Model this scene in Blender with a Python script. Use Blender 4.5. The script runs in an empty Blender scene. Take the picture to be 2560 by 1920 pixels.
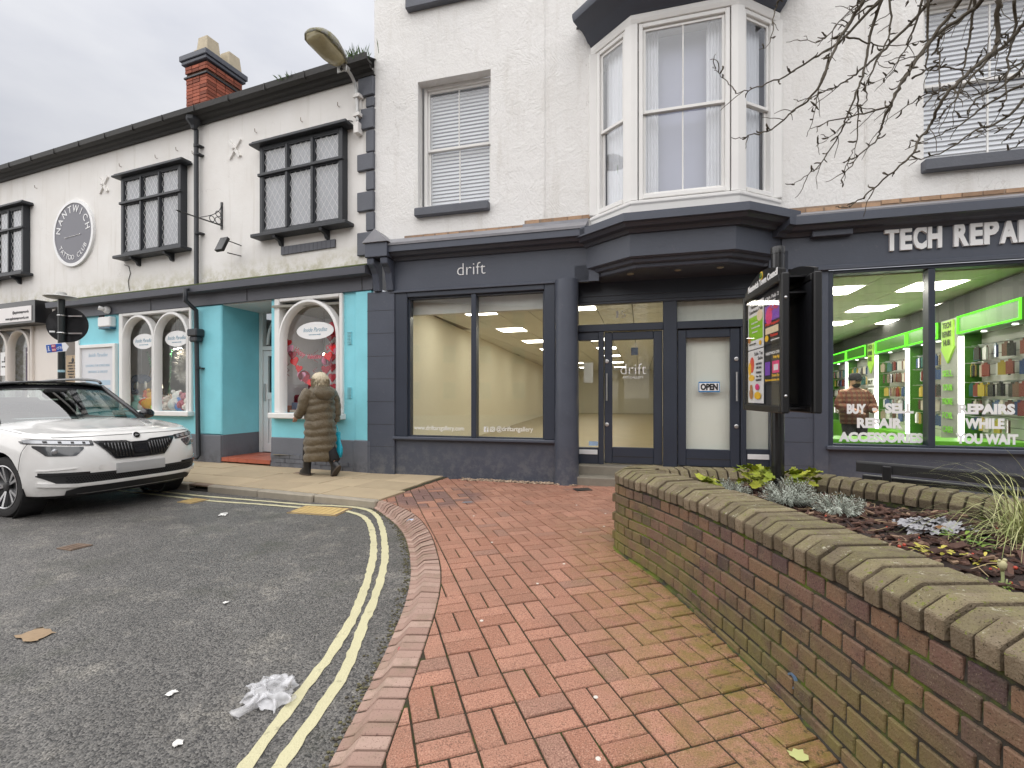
import bpy, bmesh, math, random
from mathutils import Vector, Matrix, noise as mnoise
R = math.radians
PI = math.pi
rnd = random.Random(11)
sc = bpy.context.scene
C = bpy.context.collection

# ---------------------------------------------------------------- camera
cam = bpy.data.objects.new('camera', bpy.data.cameras.new('camera'))
C.objects.link(cam)
cam.location = (0, 0, 1.25)
cam.rotation_euler = (R(90), 0, 0)
cam.data.sensor_width = 36
cam.data.lens = 36 * 1200 / 2560
cam.data.shift_y = 30 / 2560
cam.data.clip_start = .05
cam.data.clip_end = 900
sc.camera = cam

# ---------------------------------------------------------------- overcast sky, soft sun, exposure
SUN_AZ, SUN_EL = 218, 48          # compass-like: 180 = straight behind the camera
world = bpy.data.worlds.new('World')
sc.world = world
world.use_nodes = True
wn = world.node_tree
wn.nodes.clear()
def WN(t, **k):
    n = wn.nodes.new(t)
    for a, b in k.items():
        setattr(n, a, b)
    return n
w_out = WN('ShaderNodeOutputWorld')
w_bg = WN('ShaderNodeBackground')
w_sky = WN('ShaderNodeTexSky', sky_type='NISHITA', sun_disc=False)
w_sky.sun_elevation = R(SUN_EL)
w_sky.sun_rotation = R(SUN_AZ)
w_sky.dust_density = 3
w_tc = WN('ShaderNodeTexCoord')
w_map = WN('ShaderNodeMapping')
w_map.inputs['Scale'].default_value = (1.0, 1.0, 2.6)
w_no = WN('ShaderNodeTexNoise')
w_no.inputs['Scale'].default_value = 2.3
w_no.inputs['Detail'].default_value = 7
w_no.inputs['Roughness'].default_value = .52
w_ramp = WN('ShaderNodeValToRGB')
w_ramp.color_ramp.elements[0].position = .30
w_ramp.color_ramp.elements[0].color = (5.2, 5.35, 5.95, 1)
w_ramp.color_ramp.elements[1].position = .68
w_ramp.color_ramp.elements[1].color = (7.3, 7.35, 7.6, 1)
w_sep = WN('ShaderNodeSeparateXYZ')
w_mul = WN('ShaderNodeMath', operation='MULTIPLY_ADD')      # overcast sky: the zenith is brighter than the horizon
w_mul.use_clamp = False
w_mul.inputs[1].default_value = 1.25
w_mul.inputs[2].default_value = .62
w_max = WN('ShaderNodeMath', operation='MAXIMUM')
w_max.inputs[1].default_value = 0
w_vm = WN('ShaderNodeVectorMath', operation='SCALE')
w_mix = WN('ShaderNodeMix', data_type='RGBA')
w_mix.inputs[0].default_value = .93
L = wn.links.new
L(w_tc.outputs['Generated'], w_map.inputs[0]); L(w_map.outputs[0], w_no.inputs['Vector'])
L(w_no.outputs['Fac'], w_ramp.inputs[0])
L(w_tc.outputs['Generated'], w_sep.inputs[0]); L(w_sep.outputs['Z'], w_max.inputs[0])
L(w_max.outputs[0], w_mul.inputs[0])
L(w_ramp.outputs[0], w_vm.inputs[0]); L(w_mul.outputs[0], w_vm.inputs['Scale'])
L(w_sky.outputs[0], w_mix.inputs['A']); L(w_vm.outputs[0], w_mix.inputs['B'])
L(w_mix.outputs['Result'], w_bg.inputs['Color'])
w_bg.inputs['Strength'].default_value = .041
L(w_bg.outputs[0], w_out.inputs[0])

sun = bpy.data.objects.new('sun', bpy.data.lights.new('sun', 'SUN'))
C.objects.link(sun)
sun.data.energy = 1.5
sun.data.angle = R(140)
sun.data.color = (1, .97, .93)
sd = Vector((math.sin(R(SUN_AZ)) * math.cos(R(SUN_EL)), math.cos(R(SUN_AZ)) * math.cos(R(SUN_EL)), math.sin(R(SUN_EL))))
sun.rotation_euler = sd.to_track_quat('Z', 'Y').to_euler()
sun.location = sd * 40

sc.view_settings.view_transform = 'Standard'
sc.view_settings.look = 'None'
sc.view_settings.gamma = 1
sc.view_settings.use_curve_mapping = False
sc.view_settings.exposure = 1.33
sc.render.engine = 'CYCLES'
sc.cycles.max_bounces = 5
sc.cycles.diffuse_bounces = 3
sc.cycles.glossy_bounces = 3
sc.cycles.transparent_max_bounces = 12
sc.cycles.use_denoising = True
sc.cycles.sample_clamp_indirect = 6
sc.cycles.caustics_reflective = False
sc.cycles.caustics_refractive = False

# ---------------------------------------------------------------- mesh helpers
class MB:
    """collects vertices and faces; build() links them as one mesh object"""
    def __init__(s):
        s.v = []; s.f = []; s.t = []
    def add(s, vs, fs, tint=None):
        o = len(s.v)
        s.v += [tuple(p) for p in vs]
        s.f += [tuple(i + o for i in f) for f in fs]
        s.t += [tint if tint is not None else .5] * len(fs)
        return s
    def box(s, x0, x1, y0, y1, z0, z1, m=None, tint=None):
        vs = [(x0, y0, z0), (x1, y0, z0), (x1, y1, z0), (x0, y1, z0), (x0, y0, z1), (x1, y0, z1), (x1, y1, z1), (x0, y1, z1)]
        if m is not None:
            vs = [m @ Vector(p) for p in vs]
        return s.add(vs, [(3, 2, 1, 0), (4, 5, 6, 7), (0, 1, 5, 4), (1, 2, 6, 5), (2, 3, 7, 6), (3, 0, 4, 7)], tint)
    def quad(s, a, b, c, d):
        return s.add([a, b, c, d], [(0, 1, 2, 3)])
    def prism(s, pts, a, b, axis='y'):
        """2-D outline pts extruded from a to b along an axis; outline plane xz (y), xy (z) or yz (x)"""
        n = len(pts)
        if axis == 'y':
            f = lambda p, t: (p[0], t, p[1])
        elif axis == 'z':
            f = lambda p, t: (p[0], p[1], t)
        else:
            f = lambda p, t: (t, p[0], p[1])
        vs = [f(p, a) for p in pts] + [f(p, b) for p in pts]
        fs = [tuple(range(n)), tuple(range(2 * n - 1, n - 1, -1))]
        fs += [(i, i + n, (i + 1) % n + n, (i + 1) % n) for i in range(n)]
        return s.add(vs, fs)
    def tube(s, path, rad, n=8, cap=True, tint=None):
        path = [Vector(p) for p in path]
        m = len(path)
        if not hasattr(rad, '__len__'):
            rad = [rad] * m
        vs = []; up = None
        for i, p in enumerate(path):
            t = (path[min(i + 1, m - 1)] - path[max(i - 1, 0)])
            t = t.normalized() if t.length > 1e-9 else Vector((0, 0, 1))
            if up is None:
                up = Vector((0, 0, 1)) if abs(t.z) < .9 else Vector((1, 0, 0))
            a = t.cross(up)
            if a.length < 1e-6:
                a = t.cross(Vector((0, 1, 0)))
            a.normalize(); b = a.cross(t).normalized(); up = b
            for k in range(n):
                w = 2 * PI * k / n
                vs.append(p + (a * math.cos(w) + b * math.sin(w)) * rad[i])
        fs = [(i * n + k, i * n + (k + 1) % n, (i + 1) * n + (k + 1) % n, (i + 1) * n + k) for i in range(m - 1) for k in range(n)]
        if cap:
            fs += [tuple(range(n - 1, -1, -1)), tuple(range((m - 1) * n, m * n))]
        return s.add(vs, fs, tint)
    def loft(s, rings, closed=True, cap=True, tint=None):
        n = len(rings[0]); m = len(rings)
        vs = [p for r in rings for p in r]
        rg = range(n) if closed else range(n - 1)
        fs = [(i * n + k, i * n + (k + 1) % n, (i + 1) * n + (k + 1) % n, (i + 1) * n + k) for i in range(m - 1) for k in rg]
        if cap and closed:
            fs += [tuple(range(n - 1, -1, -1)), tuple(range((m - 1) * n, m * n))]
        return s.add(vs, fs, tint)
    def lathe(s, prof, n=16, c=(0, 0, 0), axis='z', tint=None, cap=True):
        rings = []
        for r, h in prof:
            ring = []
            for k in range(n):
                w = 2 * PI * k / n
                a, b = r * math.cos(w), r * math.sin(w)
                p = (a, b, h) if axis == 'z' else ((a, h, b) if axis == 'y' else (h, a, b))
                ring.append((c[0] + p[0], c[1] + p[1], c[2] + p[2]))
            rings.append(ring)
        return s.loft(rings, tint=tint, cap=cap)
    def ball(s, c, r, n=10, m=7, sq=(1, 1, 1), tint=None):
        prof = [(max(1e-4, math.sin(PI * i / m)) * r, -math.cos(PI * i / m) * r) for i in range(m + 1)]
        o = len(s.v)
        s.lathe(prof, n, tint=tint)
        for i in range(o, len(s.v)):
            p = s.v[i]
            s.v[i] = (c[0] + p[0] * sq[0], c[1] + p[1] * sq[1], c[2] + p[2] * sq[2])
        return s
    def sweep(s, poly, prof):
        """profile (out, z) carried along a plan polyline; out is to the right-hand outward side (-y for a line along +x)"""
        n = len(poly); rings = []
        for i, p in enumerate(poly):
            p = Vector(p)
            d0 = (p - Vector(poly[i - 1])).normalized() if i else None
            d1 = (Vector(poly[i + 1]) - p).normalized() if i < n - 1 else None
            d0 = d0 or d1; d1 = d1 or d0
            n0 = Vector((d0.y, -d0.x)); n1 = Vector((d1.y, -d1.x))
            b = (n0 + n1); b = b / max(.2, b.dot(n0))
            rings.append([(p.x + b.x * o, p.y + b.y * o, z) for o, z in prof])
        return s.loft(rings)
    def xf(s, m):
        s.v = [tuple(m @ Vector(p)) for p in s.v]
        return s
    def mesh(s, name, mat=None, smooth=False, tint=False, fix=True):
        me = bpy.data.meshes.new(name)
        me.from_pydata(s.v, [], s.f)
        if fix:
            bm = bmesh.new(); bm.from_mesh(me)
            bmesh.ops.recalc_face_normals(bm, faces=bm.faces)
            bm.to_mesh(me); bm.free()
        if tint:
            at = me.attributes.new('tint', 'FLOAT', 'FACE')
            at.data.foreach_set('value', s.t)
        if mat:
            me.materials.append(mat)
        if smooth:
            me.polygons.foreach_set('use_smooth', [True] * len(me.polygons))
            if smooth is not True:
                me.set_sharp_from_angle(angle=R(smooth))
        me.update()
        return me
    def build(s, name, mat, parent=None, smooth=False, bevel=0, tint=False, fix=True, loc=None):
        o = bpy.data.objects.new(name, s.mesh(name, mat, smooth, tint, fix))
        C.objects.link(o)
        if parent is not None:
            o.parent = parent
        if loc:
            o.location = loc
        if bevel:
            b = o.modifiers.new('bevel', 'BEVEL'); b.width = bevel; b.segments = 1; b.limit_method = 'ANGLE'
            b.harden_normals = False
        return o

def inst(name, me, parent=None, loc=(0, 0, 0), rot=(0, 0, 0), scale=(1, 1, 1)):
    o = bpy.data.objects.new(name, me)
    C.objects.link(o)
    if parent is not None:
        o.parent = parent
    o.location = loc; o.rotation_euler = rot; o.scale = scale
    return o
def tag(o, label=None, cat=None, group=None, kind=None):
    for k, v in (('label', label), ('category', cat), ('group', group), ('kind', kind)):
        if v:
            o[k] = v
    return o
def thing(name, label, cat, loc=(0, 0, 0), rz=0, group=None):
    o = bpy.data.objects.new(name, None)
    o.empty_display_size = .1
    C.objects.link(o)
    o.location = loc; o.rotation_euler = (0, 0, rz)
    return tag(o, label, cat, group)
def copy_tree(o, parent=None):
    c = o.copy(); C.objects.link(c); c.parent = parent
    for ch in list(o.children):
        copy_tree(ch, c)
    return c
def cr(pts, n=6):
    """smooth curve through points"""
    out = []
    P = [Vector(p) for p in pts]
    for i in range(len(P) - 1):
        a = P[max(i - 1, 0)]; b = P[i]; c = P[i + 1]; d = P[min(i + 2, len(P) - 1)]
        for k in range(n):
            t = k / n
            out.append(.5 * ((2 * b) + (c - a) * t + (2 * a - 5 * b + 4 * c - d) * t * t + (3 * b - a - 3 * c + d) * t ** 3))
    out.append(P[-1])
    return out
def along(path, step):
    """points at even spacing on a polyline"""
    out = [path[0]]; acc = 0
    for a, b in zip(path, path[1:]):
        seg = (b - a).length
        while acc + seg >= step and seg > 1e-9:
            t = (step - acc) / seg
            a = a + (b - a) * t
            out.append(a); seg = (b - a).length; acc = 0
        acc += seg
    return out
def clip(poly, a, n):
    """convex 2-D polygon kept where (p-a).n >= 0"""
    out = []
    for i in range(len(poly)):
        p, q = poly[i], poly[(i + 1) % len(poly)]
        dp = (p[0] - a[0]) * n[0] + (p[1] - a[1]) * n[1]
        dq = (q[0] - a[0]) * n[0] + (q[1] - a[1]) * n[1]
        if dp >= 0:
            out.append(p)
        if dp * dq < 0:
            t = dp / (dp - dq)
            out.append((p[0] + (q[0] - p[0]) * t, p[1] + (q[1] - p[1]) * t))
    return out
def text(mb, s, size, x, z, y=0, depth=.004, bold=0, sx=1, align='CENTER', shear=0, spacing=1, m=None):
    """lettering that faces -y, centred on (x, z) of its baseline"""
    cu = bpy.data.curves.new('t', 'FONT')
    cu.body = s; cu.size = size; cu.extrude = depth / 2; cu.offset = bold; cu.align_x = align
    cu.shear = shear; cu.space_character = spacing; cu.resolution_u = 3
    o = bpy.data.objects.new('t', cu)
    me = bpy.data.meshes.new_from_object(o)
    vs = [(x + p.co.x * sx, y - p.co.z, z + p.co.y) for p in me.vertices]
    if m is not None:
        vs = [m @ Vector(p) for p in vs]
    mb.add(vs, [tuple(p.vertices) for p in me.polygons])
    bpy.data.objects.remove(o); bpy.data.curves.remove(cu); bpy.data.meshes.remove(me)
    return mb

# ---------------------------------------------------------------- material helpers
def srgb(r, g, b):
    f = lambda c: (c / 255 / 12.92) if c / 255 <= .04045 else ((c / 255 + .055) / 1.055) ** 2.4
    return (f(r), f(g), f(b), 1)
class Nodes:
    def __init__(s, name):
        s.m = bpy.data.materials.new(name); s.m.use_nodes = True
        s.t = s.m.node_tree; s.t.nodes.clear()
        s.out = s.n('ShaderNodeOutputMaterial')
        s.pos = s.n('ShaderNodeNewGeometry').outputs['Position']
    def n(s, t, ins=None, **k):
        nd = s.t.nodes.new(t)
        for a, b in k.items():
            setattr(nd, a, b)
        for a, b in (ins or {}).items():
            s.set(nd.inputs[a], b)
        return nd
    def set(s, sock, v):
        if isinstance(v, bpy.types.NodeSocket):
            s.t.links.new(v, sock)
        else:
            sock.default_value = v
    def noise(s, scale, detail=3, rough=.55, vec=None, dist=0):
        return s.n('ShaderNodeTexNoise', {'Vector': vec or s.pos, 'Scale': scale, 'Detail': detail, 'Roughness': rough, 'Distortion': dist}).outputs['Fac']
    def scale_vec(s, v):
        return s.n('ShaderNodeVectorMath', {0: s.pos, 1: v}, operation='MULTIPLY').outputs[0]
    def ramp(s, fac, a, b, ca=(0, 0, 0, 1), cb=(1, 1, 1, 1)):
        r = s.n('ShaderNodeMapRange', {'Value': fac, 'From Min': a, 'From Max': b})
        return r.outputs[0]
    def math(s, op, a, b=0.0, c=0.0, clamp=False):
        nd = s.n('ShaderNodeMath', {0: a, 1: b, 2: c}, operation=op); nd.use_clamp = clamp
        return nd.outputs[0]
    def mix(s, f, a, b, blend='MIX'):
        nd = s.n('ShaderNodeMix', data_type='RGBA', blend_type=blend)
        s.set(nd.inputs[0], f); s.set(nd.inputs['A'], a); s.set(nd.inputs['B'], b)
        return nd.outputs['Result']
    def hsv(s, col, h=.5, sat=1.0, v=1.0):
        return s.n('ShaderNodeHueSaturation', {'Hue': h, 'Saturation': sat, 'Value': v, 'Color': col}).outputs[0]
    def bump(s, h, strength=.5, dist=.01, normal=None):
        nd = s.n('ShaderNodeBump', {'Height': h, 'Strength': strength, 'Distance': dist})
        if normal is not None:
            s.set(nd.inputs['Normal'], normal)
        return nd.outputs[0]
    def bsdf(s, color, rough=.6, normal=None, **k):
        p = s.n('ShaderNodeBsdfPrincipled', {'Base Color': color, 'Roughness': rough})
        for a, b in k.items():
            s.set(p.inputs[a], b)
        if normal is not None:
            s.set(p.inputs['Normal'], normal)
        s.t.links.new(p.outputs[0], s.out.inputs[0])
        return s.m
MATS = {}
def simple(name, col, rough=.6, var=.12, vs=6, bump=.0, bs=60, bd=.004, metal=0, spec=.5, coat=0, rand=0, tint=0, sat=1):
    """plain surface: colour with soft mottling, optional fine relief, optional per-object / per-face variation"""
    if name in MATS:
        return MATS[name]
    k = Nodes(name)
    c = col if len(col) == 4 else (*col, 1)
    v = k.math('MULTIPLY_ADD', k.noise(vs, 5, .6), 2 * var, 1 - var)
    if rand:
        r = k.n('ShaderNodeObjectInfo').outputs['Random']
        v = k.math('MULTIPLY', v, k.math('MULTIPLY_ADD', r, 2 * rand, 1 - rand))
    if tint:
        r = k.n('ShaderNodeAttribute', attribute_name='tint').outputs['Fac']
        v = k.math('MULTIPLY', v, k.math('MULTIPLY_ADD', r, 2 * tint, 1 - tint))
    nrm = k.bump(k.noise(bs, 4, .6), bump, bd) if bump else None
    m = k.bsdf(k.hsv(c, v=v, sat=sat), rough, nrm, Metallic=metal, **{'Specular IOR Level': spec, 'Coat Weight': coat, 'Coat Roughness': .05})
    MATS[name] = m
    return m
def glow(name, col, strength):
    k = Nodes(name)
    e = k.n('ShaderNodeEmission', {'Color': (*col[:3], 1), 'Strength': strength})
    k.t.links.new(e.outputs[0], k.out.inputs[0])
    return k.m
def glass(name, tint=(.98, .99, .985), boost=.9, rough=0, base=.04):
    """thin pane: see-through with a mirror reflection that grows towards grazing angles"""
    k = Nodes(name)
    fc = k.n('ShaderNodeLayerWeight', {'Blend': .5}).outputs['Facing']
    f = k.math('MULTIPLY_ADD', k.math('POWER', fc, 5.0), boost, base, clamp=True)
    t = k.n('ShaderNodeBsdfTransparent', {'Color': (*tint, 1)})
    g = k.n('ShaderNodeBsdfGlossy', {'Roughness': rough, 'Color': (1, 1, 1, 1)})
    mx = k.n('ShaderNodeMixShader', {0: f})
    k.t.links.new(t.outputs[0], mx.inputs[1]); k.t.links.new(g.outputs[0], mx.inputs[2])
    k.t.links.new(mx.outputs[0], k.out.inputs[0])
    return k.m
# ---------------------------------------------------------------- materials
def tintval(k, kind):
    if kind == 'obj':
        return k.n('ShaderNodeObjectInfo').outputs['Random']
    return k.n('ShaderNodeAttribute', attribute_name='tint').outputs['Fac']
def m_asphalt():
    k = Nodes('asphalt')
    vo = k.n('ShaderNodeTexVoronoi', {'Vector': k.pos, 'Scale': 118.0, 'Randomness': 1.0})
    chip = k.n('ShaderNodeSeparateColor', {0: vo.outputs['Color']}).outputs[0]
    big = k.noise(1.1, 4, .6); mid = k.noise(9, 3, .6)
    c = k.mix(k.ramp(chip, .0, 1.0), (.036, .035, .035, 1), (.205, .195, .18, 1))
    c = k.mix(k.ramp(k.noise(3.2, 5, .7), .53, .72), c, k.mix(chip, (.085, .08, .07, 1), (.36, .335, .295, 1)))
    c = k.mix(k.math('MULTIPLY', k.ramp(k.noise(2.0, 4, .6), .55, .7), .35), c, (.05, .055, .03, 1))
    v = k.math('MULTIPLY_ADD', big, .9, .5)
    c = k.hsv(c, v=k.math('MULTIPLY', v, k.math('MULTIPLY_ADD', mid, .4, .8)))
    h = k.math('ADD', k.math('MULTIPLY', vo.outputs['Distance'], -1.0), k.math('MULTIPLY', k.noise(230, 2), .3))
    return k.bsdf(c, k.math('MULTIPLY_ADD', big, .3, .42), k.bump(h, .9, .006), **{'Specular IOR Level': .45})
def m_paver(kind):
    k = Nodes('paver_' + kind)
    r = tintval(k, kind)
    x = k.n('ShaderNodeSeparateXYZ', {0: k.pos})
    c = k.mix(r, (.33, .15, .095, 1), (.45, .22, .148, 1))
    c = k.mix(k.ramp(k.math('FRACT', k.math('MULTIPLY', r, 7.3)), .96, .98), c, (.31, .165, .118, 1))
    # blue-grey replacement bricks near the flagstones
    dx = k.math('ADD', x.outputs[0], .95); dy = k.math('SUBTRACT', x.outputs[1], 5.95)
    dd = k.math('SQRT', k.math('ADD', k.math('MULTIPLY', dx, dx), k.math('MULTIPLY', dy, dy)))
    near = k.math('MULTIPLY', k.ramp(dd, .72, .45), k.ramp(k.math('FRACT', k.math('MULTIPLY', r, 13.7)), .25, .3))
    c = k.mix(near, c, (.17, .095, .085, 1))
    sp = k.noise(170, 2, .7)
    c = k.mix(k.math('MULTIPLY', k.ramp(sp, .53, .63), .85), c, (.12, .055, .04, 1))
    c = k.mix(k.math('MULTIPLY', k.ramp(k.noise(55, 4, .75), .55, .68), .5), c, (.2, .115, .075, 1))
    c = k.mix(k.math('MULTIPLY', k.ramp(sp, .42, .34), .5), c, (.66, .43, .32, 1))
    dirt = k.math('MULTIPLY', k.ramp(k.noise(2.1, 5, .65),   .42, .7), .34)
    c = k.mix(dirt, c, (.19, .12, .085, 1))
    mw = k.math('MULTIPLY', k.ramp(k.math('ADD', x.outputs[0], k.math('MULTIPLY', k.noise(4, 4, .7), .5)), .58, 1.2), k.ramp(k.math('ADD', x.outputs[1], k.noise(3, 3)), 5.6, 4.2))
    mw = k.math('MULTIPLY', mw, k.ramp(k.noise(9, 5, .75), .34, .6))
    c = k.mix(k.math('MULTIPLY', mw, .8), c, (.18, .15, .022, 1))
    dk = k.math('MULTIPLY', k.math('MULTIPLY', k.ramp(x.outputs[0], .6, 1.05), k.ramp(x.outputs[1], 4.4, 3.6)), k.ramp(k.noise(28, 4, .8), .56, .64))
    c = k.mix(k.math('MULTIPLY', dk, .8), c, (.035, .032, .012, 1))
    h = k.math('ADD', k.noise(120, 3, .7), k.math('MULTIPLY', k.noise(14, 3), .8))
    return k.bsdf(c, .72, k.bump(h, .45, .004))
def m_kerbbrick():
    k = Nodes('kerb_brick')
    r = tintval(k, 'obj')
    c = k.mix(r, (.30, .185, .145, 1), (.42, .29, .235, 1))
    sp = k.noise(140, 2, .7)
    c = k.mix(k.ramp(sp, .6, .7), c, (.14, .08, .06, 1))
    c = k.mix(k.math('MULTIPLY', k.ramp(k.noise(6, 4, .7), .5, .72), .5), c, (.2, .16, .1, 1))
    return k.bsdf(c, .75, k.bump(k.noise(90, 3, .7), .4, .004))
def m_wallbrick(kind, name, a, b, moss=1.0):
    k = Nodes(name)
    r = tintval(k, kind)
    p = k.n('ShaderNodeSeparateXYZ', {0: k.pos})
    c = k.mix(r, a, b)
    c = k.mix(k.ramp(k.math('FRACT', k.math('MULTIPLY', r, 5.7)), .7, .75), c, (.20, .115, .07, 1))
    c = k.mix(k.math('MULTIPLY', k.ramp(k.noise(11, 5, .7), .45, .75), .55), c, (.17, .135, .085, 1))
    c = k.mix(k.math('MULTIPLY', k.ramp(k.noise(2.3, 5, .7, k.scale_vec((1, 1, 1.6))), .5, .68), .75), c, (.045, .032, .034, 1))
    sp = k.noise(150, 2, .75)
    c = k.mix(k.ramp(sp, .6, .68), c, (.03, .02, .016, 1))
    c = k.mix(k.math('MULTIPLY', k.ramp(sp, .37, .30), .6), c, (.36, .3, .2, 1))
    zz = k.math('ADD', k.ramp(p.outputs[2], .5, .12), k.math('MULTIPLY', k.ramp(p.outputs[1], 3.0, 3.9), .35))
    mo = k.math('MULTIPLY', zz, k.ramp(k.noise(3.2, 5, .65), .36, .64))
    c = k.mix(k.math('MULTIPLY', mo, .74 * moss), c, k.mix(k.noise(40, 3), (.16, .145, .04, 1), (.25, .225, .06, 1)))
    h = k.math('ADD', k.noise(110, 3, .7), k.math('MULTIPLY', k.noise(30, 4, .75), 1.5))
    return k.bsdf(c, .85, k.bump(h, .8, .006))
def m_coping():
    k = Nodes('coping_brick')
    r = tintval(k, 'obj')
    p = k.n('ShaderNodeNewGeometry')
    nz = k.n('ShaderNodeSeparateXYZ', {0: p.outputs['True Normal']}).outputs[2]
    c = k.mix(r, (.115, .09, .058, 1), (.27, .215, .145, 1))
    c = k.mix(k.math('MULTIPLY', k.ramp(k.noise(16, 5, .7), .42, .7), .6), c, (.115, .085, .045, 1))
    ms = k.math('MULTIPLY', k.ramp(nz, .3, .95), k.ramp(k.noise(9, 5, .7), .36, .62))
    c = k.mix(k.math('MULTIPLY', ms, .6), c, (.25, .225, .10, 1))
    c = k.mix(k.math('MULTIPLY', k.ramp(k.noise(19, 5, .8), .60, .68), k.ramp(nz, .1, .5)), c, (.50, .47, .36, 1))
    c = k.mix(k.math('MULTIPLY', k.ramp(k.noise(33, 4, .8), .60, .66), k.ramp(nz, -.2, .4)), c, (.17, .20, .02, 1))
    sp = k.noise(130, 2, .75)
    c = k.mix(k.ramp(sp, .6, .68), c, (.06, .045, .022, 1))
    return k.bsdf(c, .9, k.bump(k.math('ADD', k.noise(120, 3, .7), k.math('MULTIPLY', k.noise(26, 4, .7), 1.6)), .9, .008))
def m_mortar(name, a, mossy, sc_=9):
    k = Nodes(name)
    c = k.mix(k.ramp(k.noise(sc_, 5, .7), .5, .62), a, mossy)
    if name == 'mossy_mortar':
        q = k.n('ShaderNodeSeparateXYZ', {0: k.pos})
        f = k.math('MULTIPLY', k.math('MULTIPLY', k.ramp(q.outputs[1], 2.9, 3.5), k.ramp(q.outputs[2], .46, .34)), k.ramp(k.noise(6, 4), .36, .5))
        c = k.mix(f, c, (.14, .17, .02, 1))
    return k.bsdf(c, .95, k.bump(k.noise(130, 3, .7), .7, .006))
def m_roughrender():
    k = Nodes('rough_white_render')
    big = k.noise(.9, 4, .6)
    c = k.mix(k.ramp(big, .35, .7), (.78, .765, .74, 1), (.83, .82, .805, 1))
    p = k.scale_vec((5, 5, .7))
    c = k.mix(k.math('MULTIPLY', k.ramp(k.noise(1.0, 5, .65, p), .54, .78), .4), c, (.5, .46, .4, 1))
    warp = k.n('ShaderNodeTexNoise', {'Vector': k.pos, 'Scale': 1.6, 'Detail': 2.0}).outputs['Color']
    vc = k.n('ShaderNodeTexVoronoi', {'Vector': k.n('ShaderNodeVectorMath', {0: k.pos, 1: k.n('ShaderNodeTexNoise', {'Vector': k.pos, 'Scale': 3.1, 'Detail': 5.0}).outputs['Color']}, operation='ADD').outputs[0], 'Scale': .8}, feature='DISTANCE_TO_EDGE').outputs['Distance']
    ck = k.math('MULTIPLY', k.ramp(vc, .005, .0), k.ramp(k.noise(1.3, 2), .54, .62))
    c = k.mix(k.math('MULTIPLY', ck, .4), c, (.3, .27, .24, 1))
    c = k.mix(k.math('MULTIPLY', k.ramp(k.noise(.55, 3, .5), .52, .6), .10), c, (.66, .66, .66, 1))
    wv = k.n('ShaderNodeVectorMath', {0: warp, 1: k.pos, 2: (0, 0, 0)}, operation='MULTIPLY_ADD')
    wv = k.n('ShaderNodeMix', data_type='VECTOR')
    k.set(wv.inputs[0], .55); k.set(wv.inputs[4], k.pos); k.set(wv.inputs[5], warp)
    sw = k.n('ShaderNodeTexWave', {'Vector': wv.outputs[1], 'Scale': 9.0, 'Distortion': 7.0, 'Detail': 3.0, 'Detail Scale': 2.2, 'Detail Roughness': .6}).outputs['Fac']
    h = k.math('ADD', k.math('MULTIPLY', k.math('MULTIPLY', sw, k.ramp(k.noise(1.7, 3), .4, .65)), .16), k.math('ADD', k.math('MULTIPLY', k.noise(4, 5, .6, None, .6), 1.0), k.math('MULTIPLY', k.noise(26, 5, .7), .55)))
    return k.bsdf(c, .8, k.bump(h, .55, .03))
def m_oldrender():
    k = Nodes('old_white_render')
    c = k.mix(k.ramp(k.noise(1.2, 4, .6), .35, .7), (.78, .755, .72, 1), (.84, .825, .80, 1))
    st = k.noise(1.0, 5, .6, k.scale_vec((7, 7, .55)))
    z = k.n('ShaderNodeSeparateXYZ', {0: k.pos}).outputs[2]
    low = k.ramp(z, 3.75, 3.3)
    c = k.mix(k.math('MULTIPLY', k.ramp(st, .55, .82), .35), c, (.42, .37, .28, 1))
    c = k.mix(k.math('MULTIPLY', k.math('MULTIPLY', low, k.ramp(k.noise(6, 5, .7), .4, .62)), .75), c, (.38, .35, .17, 1))
    # hairline cracks
    v = k.n('ShaderNodeTexVoronoi', {'Vector': k.n('ShaderNodeVectorMath', {0: k.pos, 1: k.n('ShaderNodeTexNoise', {'Vector': k.pos, 'Scale': 2.5, 'Detail': 4.0}).outputs['Color']}, operation='ADD').outputs[0], 'Scale': .9}, feature='DISTANCE_TO_EDGE').outputs['Distance']
    crk = k.math('MULTIPLY', k.ramp(v, .006, .0), k.ramp(k.noise(1.1, 2), .56, .66))
    c = k.mix(k.math('MULTIPLY', crk, .35), c, (.2, .17, .14, 1))
    h = k.math('ADD', k.math('MULTIPLY', k.noise(3, 4, .6), 1.2), k.math('MULTIPLY', k.noise(28, 4, .65), .3))
    return k.bsdf(c, .8, k.bump(k.math('SUBTRACT', h, crk), .3, .02))
def m_paint(name, col, wear=(.2, .2, .2, 1), amt=.15, rough=.45, bs=35, bstr=.2, low=None):
    k = Nodes(name)
    c = k.hsv(col, v=k.math('MULTIPLY_ADD', k.noise(2.5, 5, .6), .3, .85))
    c = k.mix(k.math('MULTIPLY', k.ramp(k.noise(8, 6, .75), .60, .74), amt), c, wear)
    if low:
        z = k.n('ShaderNodeSeparateXYZ', {0: k.pos}).outputs[2]
        f = k.math('MULTIPLY', k.ramp(z, low[0], .0), k.ramp(k.noise(7, 6, .75), .45, .62))
        c = k.mix(k.math('MULTIPLY', f, low[1]), c, wear)
    h = k.math('ADD', k.noise(bs, 4, .6), k.math('MULTIPLY', k.noise(4, 4, .6), 1.5))
    return k.bsdf(c, rough, k.bump(h, bstr, .008))
M = {}
M['asphalt'] = m_asphalt()
M['paver'] = m_paver('obj'); M['paver_far'] = m_paver('face')
M['kerbbrick'] = m_kerbbrick()
M['brick'] = m_wallbrick('obj', 'planter_brick', (.205, .112, .08, 1), (.085, .052, .052, 1))
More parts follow.
